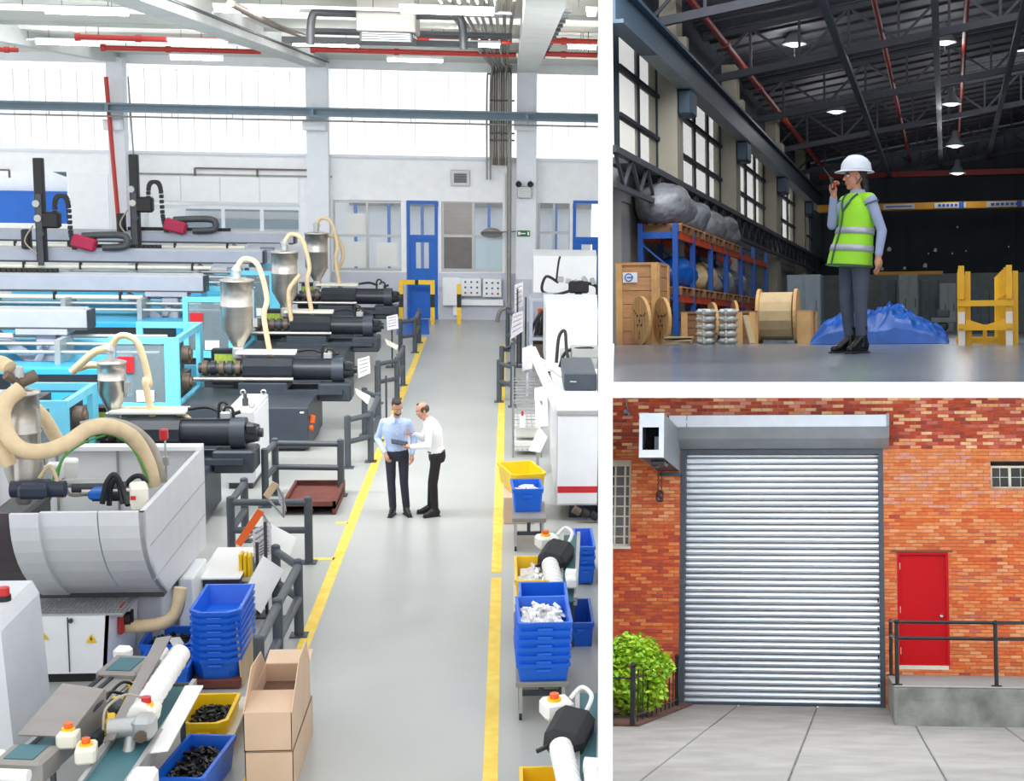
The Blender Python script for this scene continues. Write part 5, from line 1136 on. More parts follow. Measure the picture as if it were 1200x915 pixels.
def hand(b, w, d, nrm, side, curl=.35, s=1.0):
    """w wrist, d finger direction, nrm palm normal, side = +1/-1 thumb side along d x nrm"""
    w = Vector(w); d = Vector(d).normalized(); nr = Vector(nrm); nr = (nr - d * nr.dot(d)).normalized(); x = d.cross(nr) * side
    pc = w + d * .05 * s
    b.ball(pc, .04 * s, 10, 8); b.ball(w + d * .075 * s + x * .012 * s, .032 * s, 10, 8); b.ball(w + d * .075 * s - x * .016 * s, .03 * s, 10, 8); cap(b, w - d * .02, .028 * s, pc, .034 * s, 10)
    for k, (off, ln) in enumerate(((.032, .072), (.011, .08), (-.011, .074), (-.031, .058))):
        p = w + d * .092 * s + x * off * s; c1 = curl * (1 + .15 * k)
        q = p + (d * math.cos(c1) + nr * math.sin(c1)) * ln * .52 * s; r = q + (d * math.cos(c1 * 2.1) + nr * math.sin(c1 * 2.1)) * ln * .48 * s
        cap(b, p, .0105 * s, q, .0095 * s, 8); cap(b, q, .0095 * s, r, .0075 * s, 8)
    p = w + d * .035 * s + x * .034 * s; q = p + (d * .75 + x * .55 + nr * .3).normalized() * .045 * s; r = q + (d * .9 + x * .1 + nr * .35).normalized() * .034 * s
    cap(b, p, .0135 * s, q, .011 * s, 8); cap(b, q, .011 * s, r, .0085 * s, 8)


def head(b, c, f, u, s=1.0):
    R = frame_of(f, u); P = lambda x, y, z: Vector(c) + R @ Vector((x, y, z)) * s
    e = R.to_euler()
    b.ball(P(0, -.012, .035), tuple(v * s for v in (.076, .096, .098)), 18, 12, e); b.ball(P(0, .022, -.035), tuple(v * s for v in (.06, .068, .085)), 16, 10, e)
    b.ball(P(0, .055, -.098), tuple(v * s for v in (.03, .026, .024)), 10, 8, e); b.ball(P(0, .06, .03), tuple(v * s for v in (.052, .03, .02)), 10, 8, e)
    cap(b, P(0, .086, .012), .0085 * s, P(0, .108, -.026), .0125 * s, 8); b.ball(P(0, .096, -.03), tuple(v * s for v in (.018, .012, .01)), 8, 6, e)
    for k in (-1, 1):
        b.ball(P(k * .076, -.008, -.008), tuple(v * s for v in (.012, .02, .034)), 8, 8, e); b.ball(P(k * .034, .06, -.03), tuple(v * s for v in (.024, .022, .024)), 8, 8, e)
    b.ball(P(0, .083, -.058), tuple(v * s for v in (.024, .012, .009)), 8, 6, e); b.ball(P(0, .08, -.07), tuple(v * s for v in (.02, .012, .009)), 8, 6, e)
    return P, e


def face_parts(root, P, e, s, brow='hair_dark'):
    for k in (-1, 1):
        b = MB(); b.ball(P(k * .031, .078, .004), .0125 * s, 10, 8); o = b.build('eye', 'sclera', root); b = MB(); b.ball(P(k * .031, .087, .003), .0065 * s, 8, 6); b.build('iris', 'eye', o)
        b = MB(); b.tube([P(k * .015, .092, .022), P(k * .033, .09, .028), P(k * .052, .074, .022)], .0045 * s, 6); b.build('eyebrow', brow, root)
    b = MB(); b.ball(P(0, .089, -.063), tuple(v * s for v in (.022, .008, .007)), 10, 6, e); b.build('lips', 'lip', root)


def torso(b, J, f, g=0.0, lo=0.0, n=20, waist=(.155, .11), chest=(.185, .125), shr=.155):
    pe, ch, ne = Vector(J['pelvis']), Vector(J['chest']), Vector(J['neck'])
    up = (ne - pe).normalized(); sh = (Vector(J['shr']) - Vector(J['shl'])).normalized()
    def Rm(u_, x_):
        x_ = (x_ - u_ * x_.dot(u_)).normalized(); return Matrix((x_, u_.cross(x_), u_)).transposed()
    hx = (Vector(J['hipr']) - Vector(J['hipl'])).normalized()
    R0 = Rm((ch - pe).normalized(), hx); R1_ = Rm((ne - ch).normalized(), sh); Rm_ = Rm(up, (hx + sh) / 2)
    loft(b, [(pe - up * (.02 + lo), R0, waist[0] + .012 + g, waist[1] + .012 + g), (pe + up * .1, R0, waist[0] + g, waist[1] + g), (pe.lerp(ch, .6), Rm_, (waist[0] + chest[0]) / 2 + g, (waist[1] + chest[1]) / 2 + g), (ch, R1_, chest[0] + g, chest[1] + g),
             (ch.lerp(ne, .55), R1_, chest[0] - .01 + g, chest[1] - .012 + g), (ch.lerp(ne, .82), R1_, shr + g - .01, .085 + g), (ne, R1_, .068 + g, .066 + g)], n)
    for k in ('shl', 'shr'): cap(b, Vector(J[k]) - Vector((0, 0, .012)), .056 + g, ne.lerp(ch, .25), .066 + g)


def figure(name, label, J, f, fh, uh, skin, top_, low, shoes, hairf, hs=.95, vox=.009, sleeve=True, slim=1.0, group=None, waist=(.155, .11), chest=(.185, .125), hands=None, leg=(.088, .064, .056), browm='hair_dark'):
    V = {k: Vector(p) for k, p in J.items()}
    b = MB(); P, e = head(b, V['head'], fh, uh, hs)
    cap(b, V['neck'] - Vector((0, 0, .03)), .055 * slim, V['head'] - Vector((0, 0, .05)), .052 * slim)
    torso(b, V, f, -.02, 0, waist=waist, chest=chest)
    for s_ in 'lr':
        cap(b, V['sh' + s_], .045 * slim, V['el' + s_], .036 * slim); cap(b, V['el' + s_], .036 * slim, V['wr' + s_], .027 * slim)
        cap(b, V['hip' + s_], .07 * slim, V['kn' + s_], .045 * slim); cap(b, V['kn' + s_], .045 * slim, V['an' + s_], .034 * slim)
        d, nr, sd, cu = hands[s_]; hand(b, V['wr' + s_], d, nr, sd, cu, hs)
        cap(b, V['an' + s_], .03, V['toe' + s_], .025)
    b = remeshed(b, vox * .8, 3); root = b.build(name, skin); tag(root, label, 'person', group)
    face_parts(root, P, e, hs, browm)
    if top_:
        b = MB(); torso(b, V, f, .006, -.04, waist=waist, chest=chest)
        for s_ in 'lr': cap(b, V['sh' + s_], .06 * slim, V['el' + s_], .05 * slim); cap(b, V['el' + s_], .052 * slim, V['wr' + s_].lerp(V['el' + s_], .1), .04 * slim)
        ne = V['neck']; b.cyl(ne - Vector((0, 0, .05)), ne + Vector((0, 0, .035)), .075, .066)
        b = remeshed(b, vox * 1.15, 4); b.build('shirt', top_, root)
    b = MB(); x_ = (V['hipr'] - V['hipl']).normalized(); R0 = Matrix((x_, Vector((0, 0, 1)).cross(x_), Vector((0, 0, 1)))).transposed()
    pe = V['pelvis']; loft(b, [(pe - Vector((0, 0, .14)), R0, waist[0] * .95, waist[1] + .0), (pe - Vector((0, 0, .06)), R0, waist[0] + .018, waist[1] + .02), (pe + Vector((0, 0, .06)), R0, waist[0] + .008, waist[1] + .008)])
    for s_ in 'lr':
        cap(b, V['hip' + s_], leg[0], V['kn' + s_], leg[1]); cap(b, V['kn' + s_], leg[1], V['an' + s_] + Vector((0, 0, .02)), leg[2])
    b = remeshed(b, vox * 1.15, 4); b.build('trousers', low, root)
    for s_ in 'lr':
        a, t_ = V['an' + s_], V['toe' + s_]; fz = min(a.z, t_.z); d = (t_ - a); d.z = 0; d.normalize(); b = MB()
        hl = a - d * .045; zf = t_.z
        cap(b, (hl.x, hl.y, zf + .005), .036, (t_.x, t_.y, zf), .034); cap(b, (hl.x, hl.y, zf + .03), .042, a + Vector((0, 0, .03)), .046); cap(b, a + Vector((0, 0, .0)) + d * .02, .045, (t_ - d * .04) + Vector((0, 0, .008)), .036)
        b = remeshed(b, vox, 3)
        for p in b.v: p.z = max(p.z, zf - .03)
        sh_ = b.build('shoe', shoes, root); q = MB(); ox = (t_ + hl) / 2; q.box((ox.x, ox.y, zf - .026), (.085, (t_ - hl).length + .06, .018), frame_of(d), .008); q.build('sole', 'rubber', sh_)
    if hairf: hairf(root, P, e, hs)
    return root, P, e


W[0] = A.M
# --- man in the blue shirt, facing the camera, looking down to his left
o = A.z(466, 603); ox, oy = o.x, o.y; Q = lambda x, y, z: (ox + x, oy + y, z)
f1 = (.15, -1, 0)
J = dict(pelvis=Q(0, 0, .98), chest=Q(-.03, -.01, 1.3), neck=Q(-.01, -.02, 1.5), head=Q(.01, -.08, 1.655), shl=Q(.165, -.02, 1.42), shr=Q(-.2, .01, 1.42), ell=Q(.25, .04, 1.16), elr=Q(-.29, .04, 1.16), wrl=Q(.22, -.08, .93), wrr=Q(-.16, -.16, .97),
         hipl=Q(.09, 0, .93), hipr=Q(-.1, 0, .93), knl=Q(.1, -.03, .5), knr=Q(-.09, -.01, .5), anl=Q(.13, 0, .1), anr=Q(-.07, 0, .1), toel=Q(.19, -.16, .034), toer=Q(-.1, -.17, .034))
def hair1(root, P, e, s):
    b = MB(); b.ball(P(0, -.032, .055), tuple(v * s for v in (.081, .09, .09)), 18, 12, e); b.ball(P(0, .035, .118), tuple(v * s for v in (.06, .052, .03)), 14, 8, e); b.ball(P(0, -.06, .0), tuple(v * s for v in (.072, .055, .07)), 12, 8, e)
    b = remeshed(b, .011, 2); b.build('hair', 'hair_dark', root)
    b = MB(); b.ball(P(0, .035, -.075), tuple(v * s for v in (.058, .06, .045)), 14, 8, e); b.build('beard', 'hair_grey', root)
m1, P_, e_ = figure('person', 'man in light blue shirt and dark trousers looking down at the tablet', J, f1, (.35, -1, -.45), (0, -.3, 1), 'skin', 'shirt_blue', 'trouser_navy', 'shoe', hair1, hands={'l': ((0, -.15, -1), (-1, -.2, 0), -1, .4), 'r': ((.35, -.25, -1), (.6, .5, .2), -1, .5)})
b = MB()
for k in range(6): b.ball(Vector(Q(-.005 + .004 * k, -.155 + .004 * k, 1.06 + .068 * k)), .009, 8, 6)
b.build('button_row', 'white_plastic', m1)
b = MB(); b.sheet([Q(-.05, -.1, 1.5), Q(-.01, -.13, 1.5), Q(-.03, -.155, 1.43), Q(-.08, -.13, 1.45)], .008); b.sheet([Q(.05, -.1, 1.5), Q(.01, -.13, 1.5), Q(.03, -.155, 1.43), Q(.08, -.13, 1.45)], .008); b.build('collar', 'shirt_blue', m1)
# --- man in the white shirt, in profile, tablet in hand
o = A.z(506, 604); ox, oy = o.x, o.y
f2 = (-1, -.25, 0)
J = dict(pelvis=Q(.08, .05, .96), chest=Q(.03, .03, 1.28), neck=Q(-.05, 0, 1.48), head=Q(-.13, -.02, 1.61), shl=Q(-.02, -.19, 1.4), shr=Q(-.03, .2, 1.4), ell=Q(-.04, -.27, 1.13), elr=Q(-.14, .22, 1.14), wrl=Q(-.3, -.2, 1.1), wrr=Q(-.3, .05, 1.26),
         hipl=Q(.07, -.06, .92), hipr=Q(.08, .14, .92), knl=Q(.03, -.08, .5), knr=Q(.0, .12, .5), anl=Q(.05, -.06, .1), anr=Q(-.02, .15, .1), toel=Q(-.09, -.13, .034), toer=Q(-.2, .12, .034))
def hair2(root, P, e, s):
    b = MB(); b.ball(P(0, -.05, .02), tuple(v * s for v in (.083, .07, .075)), 16, 10, e)
    for k in (-1, 1): b.ball(P(k * .062, -.01, .02), tuple(v * s for v in (.022, .055, .055)), 12, 8, e)
    b.ball(P(0, .03, .118), tuple(v * s for v in (.03, .035, .02)), 10, 8, e)
    b = remeshed(b, .011, 2); b.build('hair', 'hair_grey', root)
m2, P_, e_ = figure('person', 'balding man in white shirt and black trousers holding the tablet', J, f2, (-1, -.35, -.35), (-.3, 0, 1), 'skin2', 'shirt_white', 'trouser_black', 'shoe', hair2, hands={'l': ((-1, .1, .05), (.05, 0, 1), -1, .3), 'r': ((-.9, -.3, .1), (.2, -1, 0), 1, .6)})
b = MB(); b.tube([Q(-.05, -.14, 1.01), Q(.0, -.16, 1.0)], .01); b.build('belt_buckle', 'belt_m', m2)
tp = Vector(J['wrl']) + Vector((-.16, .05, .055))
t = thing('tablet', 'dark tablet held between the two men', 'tablet', tp); b = MB(); b.box(tp, (.25, .18, .012), (.15, .2, .15), .004); tb = b.build('case', 'tablet_dark', t); b = MB(); b.box(tp + Vector((0, 0, .008)), (.22, .15, .003), (.15, .2, .15)); b.build('screen', 'dark_glass', tb)

# ================================================================== the dim steel hall
W[0] = B.M
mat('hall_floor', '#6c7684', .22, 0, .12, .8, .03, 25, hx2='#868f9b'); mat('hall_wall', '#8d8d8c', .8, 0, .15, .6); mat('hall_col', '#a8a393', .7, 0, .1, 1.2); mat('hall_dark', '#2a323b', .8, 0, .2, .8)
mat('hall_steel', '#5c6470', .5, .3, .1, 1); mat('rail_blue', '#3e5060', .5, .2, .1, 1); mat('roof_sheet', '#7c7d84', .7, .1, .2, .7); mat('truss_steel', '#4a4d55', .6, .2, .1)
mat('hall_red', '#a8352f', .5, 0, .1); mat('crate_wood', '#b5875c', .75, 0, .14, 3, .2, 30, stretch=(1, 1, 5)); mat('crate_dark', '#7d5a3d', .8, 0, .2, 3, .2, 30); mat('reel_wood', '#c39a63', .75, 0, .15, 4, .15, 30)
mat('rack_blue', '#1c4f9e', .45, 0, .06); mat('rack_orange', '#cf4a22', .45, 0, .08); mat('wrap', '#7d8085', .35, 0, .25, 3, .5, 8); mat('bundle', '#b7b9b2', .35, .1, .2, 9, .2, 20); mat('tarp', '#0a4fa4', .35, 0, .25, 2.5, .25, 12)
mat('stand_yellow', '#eab20f', .4, 0, .06); mat('girder_yellow', '#d99a25', .5, 0, .06); mat('cab_grey', '#59646b', .6, 0, .1); mat('cab_light', '#8d9696', .6, 0, .1); mat('sign_white', '#d7dce2', .6); mat('sign_blue', '#1f58ae', .5)
mat('white_stripe', '#e9e4dc', .5); mat('speck', '#dfe6ea', .6); mat('wood_pale', '#b9a27c', .8, 0, .15, 3)
glass('old_pane', '#e6dfcb', .6, .5); emis('bay_lamp', '#eef4ff', 1.2)
XWL = -5.35
# floor, deck edge, walls
p0 = B.z(718.5, 447.5); p1 = B.z(1225, 447.5); yl = B.x(718.5, 300, XWL - .3).y
b = MB(); b.prism([p0, p1, Vector((7, 30, 0)), Vector((7, 64, 0)), Vector((XWL - .3, 64, 0)), Vector((XWL - .3, yl, 0))], (0, 0, -.02), (0, 0, 0)); struct('floor_hall', b, 'hall_floor')
W[0] = A.M
b = MB(); v = [cpt(px, py, d) for d in (6.02, 7.6) for (px, py) in ((718, 447.6), (1225, 447.6), (1225, 466), (718, 466))]
v[4:6] = [cpt(718, 452, 7.6), cpt(1225, 452, 7.6)]
b.add(v, [(3, 2, 1, 0), (4, 5, 6, 7), (1, 5, 4, 0), (2, 6, 5, 1), (3, 7, 6, 2), (0, 4, 7, 3)]); struct('trim_10', b, 'partition')
W[0] = B.M
yC = [(B.x(a_, 200, -5.2).y, B.x(c_, 200, -4.95).y) for a_, c_ in ((782, 804), (853, 870), (902, 916), (936, 946), (958, 965))]
y0w, y1w = B.x(708, 300, XWL - .3).y, 63.0
zl, zh = 2.98, 5.0
b = MB(); b.bb(XWL - .25, XWL, y0w, y1w, 0, zl); b.bb(XWL - .25, XWL, y0w, y1w, zh + .35, 7.0); wl_ = struct('wall_hall_side', b, 'hall_wall')
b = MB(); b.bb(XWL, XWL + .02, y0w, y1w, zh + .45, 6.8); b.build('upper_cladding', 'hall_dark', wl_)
for i, (a_, c_) in enumerate(yC):
    b = MB(); b.bb(XWL - .2, -5.0, a_, c_, 0, 6.6); b.build('column', 'hall_col', wl_)
ys = [y0w] + [q for p in yC for q in p] + [y1w]
for i in range(6):
    a_, c_ = ys[2 * i], ys[2 * i + 1]; w = MB(); n = 4 if i else 2
    for k in range(n + 1): y = a_ + (c_ - a_) * k / n; w.bb(XWL - .1, XWL - .02, y - .05, y + .05, zl, zh + .35)
    for z in (zl + .02, zl + .85, zl + 1.65): w.bb(XWL - .11, XWL + (.02 if z > zl + .1 else 0), a_, c_, z - .035, z + .035)
    o = struct('window_%d' % (9 + i), w, 'hall_dark')
    for k in range(n):
        for z_a, z_b in ((zl + .05, zl + .82), (zl + .88, zl + 1.62), (zl + 1.68, zh + .35)):
            y = a_ + (c_ - a_) * k / n; p = MB(); p.bb(XWL - .07, XWL - .055, y + .05, y + (c_ - a_) / n - .05, z_a, z_b); p.build('pane', 'old_pane', o)
# catwalk truss below the windows
b = MB(); b.bb(XWL + .02, XWL + .5, 24, y1w, zl - .1, zl); b.bb(XWL + .4, XWL + .52, 22.4, y1w, zl - .1, zl + .001); b.bb(XWL + .42, XWL + .5, 22.5, y1w, zl - .62, zl - .54); t = b.build('catwalk', 'truss_steel', wl_)
for k in range(30):
    y = 22.6 + k * 1.25; b = MB(); b.bar((XWL + .46, y, zl - .08), (XWL + .46, y + .6, zl - .56), .05); b.bar((XWL + .46, y + .6, zl - .56), (XWL + .46, y + 1.2, zl - .08), .05); b.build('truss_web', 'truss_steel', wl_)
b = MB(); b.bb(XWL, XWL + .03, y0w, y1w, zl - .6, zl - .1); b.build('catwalk_back', 'hall_wall', wl_)
# crane runway girder and red pipe
zg = B.x(719, 27, -4.85).z
b = MB(); y0g = 22.4; b.bb(-5.0, -4.7, y0g, 60, zg, zg + .06); b.bb(-5.0, -4.7, y0g, 60, zg + .56, zg + .62); b.bb(-4.88, -4.82, y0g, 60, zg + .06, zg + .56); b.bb(-4.93, -4.78, y0g, 60, zg + .62, zg + .7); g_ = b.build('runway_girder', 'rail_blue', wl_)
b = MB(); b.bb(-4.99, -4.71, y0w, 60, zg - .012, zg); b.build('girder_flange', 'cab_light', wl_)
for (a_, c_) in yC: b = MB(); b.bb(-5.0, -4.72, a_, c_, zg - .5, zg - .02, .04); b.build('corbel', 'rail_blue', wl_); b = MB(); b.bb(-5.0, -4.99 + .15, a_ + .2, c_ - .2, zg + .7, zg + 1.0); b.build('corbel_top', 'hall_col', wl_)
p = B.x(798, 0, -4.7); q = B.x(964, 190, -4.7); b = MB(); b.cyl((-4.7, p.y - 3, (p.z + q.z) / 2), (-4.7, 60, (p.z + q.z) / 2), .075)
for k in range(6): b.cyl((-4.7, 27 + k * 6, (p.z + q.z) / 2), (-4.7, 27.3 + k * 6, (p.z + q.z) / 2), .1)
b.build('fire_pipe', 'hall_red', wl_)
# far wall and right wall
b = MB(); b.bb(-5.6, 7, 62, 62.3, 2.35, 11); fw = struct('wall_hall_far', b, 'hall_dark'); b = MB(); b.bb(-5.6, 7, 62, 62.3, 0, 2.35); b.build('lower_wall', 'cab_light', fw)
for k in range(14): b = MB(); x = -5 + k * .85; b.bb(x, x + .06, 61.93, 62, 2.4, 8.5); b.build('cladding_rib', 'hall_dark', fw)
for (px, py, s_) in ((1042, 292, 5), (1096, 293, 4), (1084, 311, 5), (1060, 314, 3.5), (1034, 315, 3.5), (1122, 266, 2.2), (1116, 297, 2), (1182, 289, 1.8), (1132, 294, 1.8), (1088, 297, 1.8)):
    p = B.y(px, py, 61.9); s2 = s_ / 1800 * 62; b = MB(); b.prism([p + Vector((-s2 * .5, 0, -s2 * .4)), p + Vector((s2 * .4, 0, -s2 * .5)), p + Vector((s2 * .5, 0, s2 * .3)), p + Vector((0, 0, s2 * .6)), p + Vector((-s2 * .4, 0, s2 * .2))], (0, -.01, 0), (0, .02, 0)); b.build('bright_hole_patch', 'speck', fw)  # pale patches painted in for light showing through small holes
b = MB(); b.bb(6.6, 6.9, 7, 62, 0, 9); struct('wall_hall_right', b, 'hall_dark')  # unseen wall, run forward to keep the sky off the hall floor
for k, r_ in enumerate((205,)):
    p = B.y(1040, r_, 61.5); b = MB(); b.bb(-5, 6.6, 61.4, 61.7, p.z - .1, p.z + .12); b.build('red_beam', 'hall_red', fw)
# roof: trusses, purlins, sheets, skylights
zr = lambda x: 5.75 + .165 * (x - XWL)
roof = struct('ceiling_hall', MB().bb(XWL - .3, XWL, 22, 62, 6.6, 6.75), 'roof_sheet')
YT = [27.5, 34, 41, 48, 55, 61.5]; HT = .95
for Y in YT:
    xe = 6.6; b = MB(); b.bar((XWL, Y, zr(XWL)), (xe, Y, zr(xe)), .14, .16); b.build('bottom_chord', 'truss_steel', roof); b = MB(); b.bar((XWL, Y, zr(XWL) + HT), (xe, Y, zr(xe) + HT), .12, .12); b.build('top_chord', 'truss_steel', roof)
    n = 11
    for k in range(n):
        xa = XWL + (xe - XWL) * k / n; xb = XWL + (xe - XWL) * (k + 1) / n; b = MB(); b.bar((xa, Y, zr(xa) + (HT if k % 2 else 0)), (xb, Y, zr(xb) + (0 if k % 2 else HT)), .06); b.build('truss_web', 'truss_steel', roof); b = MB(); b.bar((xb, Y, zr(xb)), (xb, Y, zr(xb) + HT), .06); b.build('truss_post', 'truss_steel', roof)
ends = [24.0] + YT
for i in range(len(ends) - 1):
    ya, yb_ = ends[i], ends[i + 1]
    for j in range(6):
        xa = XWL - .2 + 2.02 * j; xb = xa + 2.02; yc = yb_
        if i in (1, 3) and 3 <= j <= 5: 
            yc = yb_ - 3.2
            b = MB(); b.sheet([(xa, yc, zr(xa) + HT + .16), (xb, yc, zr(xb) + HT + .16), (xb, yb_, zr(xb) + HT + .16), (xa, yb_, zr(xa) + HT + .16)], .02); b.build('skylight', 'sky_pane', roof)
        if True:
            b = MB(); b.sheet([(xa, ya, zr(xa) + HT + .15), (xb, ya, zr(xb) + HT + .15), (xb, yc, zr(xb) + HT + .15), (xa, yc, zr(xa) + HT + .15)], .03); b.build('roof_panel', 'roof_sheet', roof)
    k = ya
    while k < yb_ - .2:
        b = MB(); b.bar((XWL, k, zr(XWL) + HT + .1), (6.6, k, zr(6.6) + HT + .1), .1, .05); b.build('sheet_rib', 'truss_steel', roof); k += 1.1
for (px, py, X) in ((1000, 100, -2.2), (1095, 60, -.2), (1195, 80, 1.6)):
    b = MB(); b.bar((X, 24, zr(X) - .1), (X, 61.5, zr(X) - .1), .15, .12); b.build('purlin', 'hall_steel', roof)
for X in (-1.4, .45):
    b = MB(); b.cyl((X, 24, zr(X) + .35), (X, 61.5, zr(X) + .35), .06); b.build('fire_pipe', 'hall_red', roof)
for k, (px, py, Y) in enumerate(((931, 52, 36), (1107, 50, 38), (1115, 122, 45), (1119, 171, 50), (980, 131, 45), (1122, 203, 56))):
    p = B.y(px, py, Y); t = thing('bay_lamp', 'round high-bay lamp under the dark roof, ' + ('leftmost near the red pipe', 'nearest of the right row', 'second of the right row', 'third of the right row', 'above the helmet on the left', 'farthest of the right row')[k], 'lamp', p, 0, 'high-bay lamps')
    b = MB(); b.lathe(p, [(.04, .5), (.09, .48), (.1, .3), (.28, .05), (.3, 0), (.27, .0), (.0, .04)], 16); b.build('shade', 'cab_light', t); b = MB(); b.ball(p + Vector((0, 0, .03)), (.22, .22, .09), 12, 6); b.build('bulb', 'bay_lamp', t); b = MB(); b.cyl(p + Vector((0, 0, .5)), (p.x, p.y, zr(p.x) + .3), .015, n=6); b.build('rod', 'truss_steel', t)
    lp = bpy.data.lights.new('lamp_glow', 'POINT'); lp.energy = 45; lp.shadow_soft_size = .5; lo = bpy.data.objects.new('lamp_glow', lp); C.objects.link(lo); lo.parent = t; lo.location = (0, 0, -.2)
# yellow crane girder with white sign plates
p = B.y(1020, 247, 57); q = B.y(1215, 234, 57); t = thing('crane_girder', 'orange-yellow crane girder with sign plates across the hall', 'crane', (0, 57, p.z))
b = MB(); b.bb(-4.7, 6.4, 57, 57.5, p.z, q.z, .02); b.build('girder', 'girder_yellow', t)
for k, (a_, c_) in enumerate(((1035, 1072), (1095, 1132), (1156, 1200))):
    u = B.y(a_, 246, 56.98); w_ = B.y(c_, 237, 56.98); b = MB(); b.bb(u.x, w_.x, 56.96, 57, p.z + .04, q.z - .04); s_ = b.build('sign_plate', 'sign_white', t)
    b = MB(); zz = (p.z + q.z) / 2
    if k: 
        for j in range(6): x = u.x + (w_.x - u.x) * (.12 + .13 * j); b.bb(x, x + (w_.x - u.x) * .09, 56.94, 56.96, zz - .05, zz + .05)
        b.bb(w_.x - .25, w_.x - .08, 56.94, 56.96, zz - .12, zz + .12)
    else: b.bb(u.x + .1, w_.x - .1, 56.94, 56.96, zz - .02, zz + .02)
    b.build('sign_mark', 'sign_blue', s_)
b = MB(); b.bb(B.y(1025, 320, 55).x, B.y(1105, 320, 55).x, 55, 55.2, B.y(1060, 322, 55).z, B.y(1060, 318, 55).z); tag(b.build('low_rail', 'girder_yellow'), 'low yellow rail in front of the far grey cabinets', 'rail')

# ------------------------------------------------------------------ storage rack along the wall
fy = lambda px: B.x(px, 330, -4.55).y
yr = [fy(px) for px in (792, 812, 833, 851, 868, 883, 898)]
t = thing('pallet_rack', 'blue and orange steel pallet rack against the side wall', 'rack', (-4.85, yr[0], 0)); z1, z2 = .84, 1.92
for i, y in enumerate(yr):
    for x in (-4.55, -5.15):
        b = MB(); b.bb(x - .045, x + .045, y - .05, y + .05, 0, z2 + (.12 if i < 5 else .25)); b.build('upright', 'rack_blue', t)
    for (za, zb) in ((.2, .7), (.7, 1.2), (1.2, 1.7)): b = MB(); b.bar((-4.55, y, za), (-5.15, y, zb), .03); b.build('brace', 'rack_blue', t)
for z in (z1, z2):
    for x in (-4.55, -5.15): b = MB(); b.bb(x - .03, x + .03, yr[0], yr[-1], z - .14, z - .02); b.build('beam', 'rack_orange', t)
b = MB(); b.bb(-5.15, -4.55, yr[0] - .02, yr[0] + .03, z2 - .14, z2 - .02); b.build('end_beam', 'rack_blue', t)
for z, ye in ((z1, yr[-1]), (z2, yr[4])):
    k = yr[0] + .1; n = 0
    while k < ye - 1.1:
        b = MB(); pl = thing('wood_pallet', 'wooden pallet on the %s rack shelf, number %s from the camera end' % ('lower' if z == z1 else 'upper', 'one two three four five six seven eight nine ten eleven twelve'.split()[n]), 'pallet', (-4.85, k, z), 0, 'pallets on the rack')
        for j in range(5): x = -5.2 + .16 * j; b = MB(); b.bb(x, x + .1, k, k + 1.15, z + .1, z + .125); b.build('deck_board', 'crate_wood', pl)
        for y in (k, k + .52, k + 1.05): b = MB(); b.bb(-5.2, -4.46, y, y + .1, z - .02, z + .1); b.build('bearer', 'crate_dark', pl)
        k += 1.3; n += 1


def lump(name, label, cat, c, r, m, seed, vox=.06, n=7, group=None, flat=True, sm=4):
    R_ = random.Random(seed); b = MB(); c = Vector(c)
    b.ball(c, r, 16, 10)
    for k in range(n):
        a = R_.uniform(0, 6.28); q = c + Vector((math.cos(a) * r[0] * .6, math.sin(a) * r[1] * .6, R_.uniform(-.3, .45) * r[2])); s_ = R_.uniform(.35, .6); b.ball(q, (r[0] * s_, r[1] * s_, r[2] * s_), 12, 8)
    b = remeshed(b, vox, sm)
    for p in b.v:
        p += Vector((R_.uniform(-1, 1), R_.uniform(-1, 1), R_.uniform(-1, 1))) * vox * .25
        if flat: p.z = max(p.z, c.z - r[2] * .75)
    o = b.build(name, m); return tag(o, label, cat, group)
for k, (px, r0, Y, rx, ry, rz) in enumerate(((780, 246, yr[0] + .6, .5, .9, .42), (818, 262, yr[1] + 1.0, .42, 1.0, .36), (845, 272, yr[2] + 1.4, .42, 1.1, .36), (862, 282, yr[3] + 1.0, .42, 1.1, .34))):
    lump('wrapped_load', 'grey plastic-wrapped bundle on top of the rack, ' + ('biggest, nearest the camera', 'second from the camera', 'third from the camera', 'last before the bare rack end')[k], 'bundle', (-4.85, Y, z2 + .125 + rz * .74), (rx, ry, rz), 'wrap', 20 + k, .05, 8, 'wrapped loads on the rack')
for k, (Y, m, lab) in enumerate(((yr[1], 'tarp', 'blue wrapped bundle on the lower rack shelf'), (yr[2] + .6, 'wood_pale', 'pale wrapped bundle on the lower rack shelf next to the blue one'), (yr[3] + .7, 'wrap', 'grey wrapped bundle on the lower rack shelf, nearer of two'), (yr[4] + .8, 'wrap', 'grey wrapped bundle on the lower rack shelf, farther of two'))):
    lump('wrapped_load', lab, 'bundle', (-4.87, Y, z1 + .125 + .26), (.36, .85, .34), m, 40 + k, .05, 5)

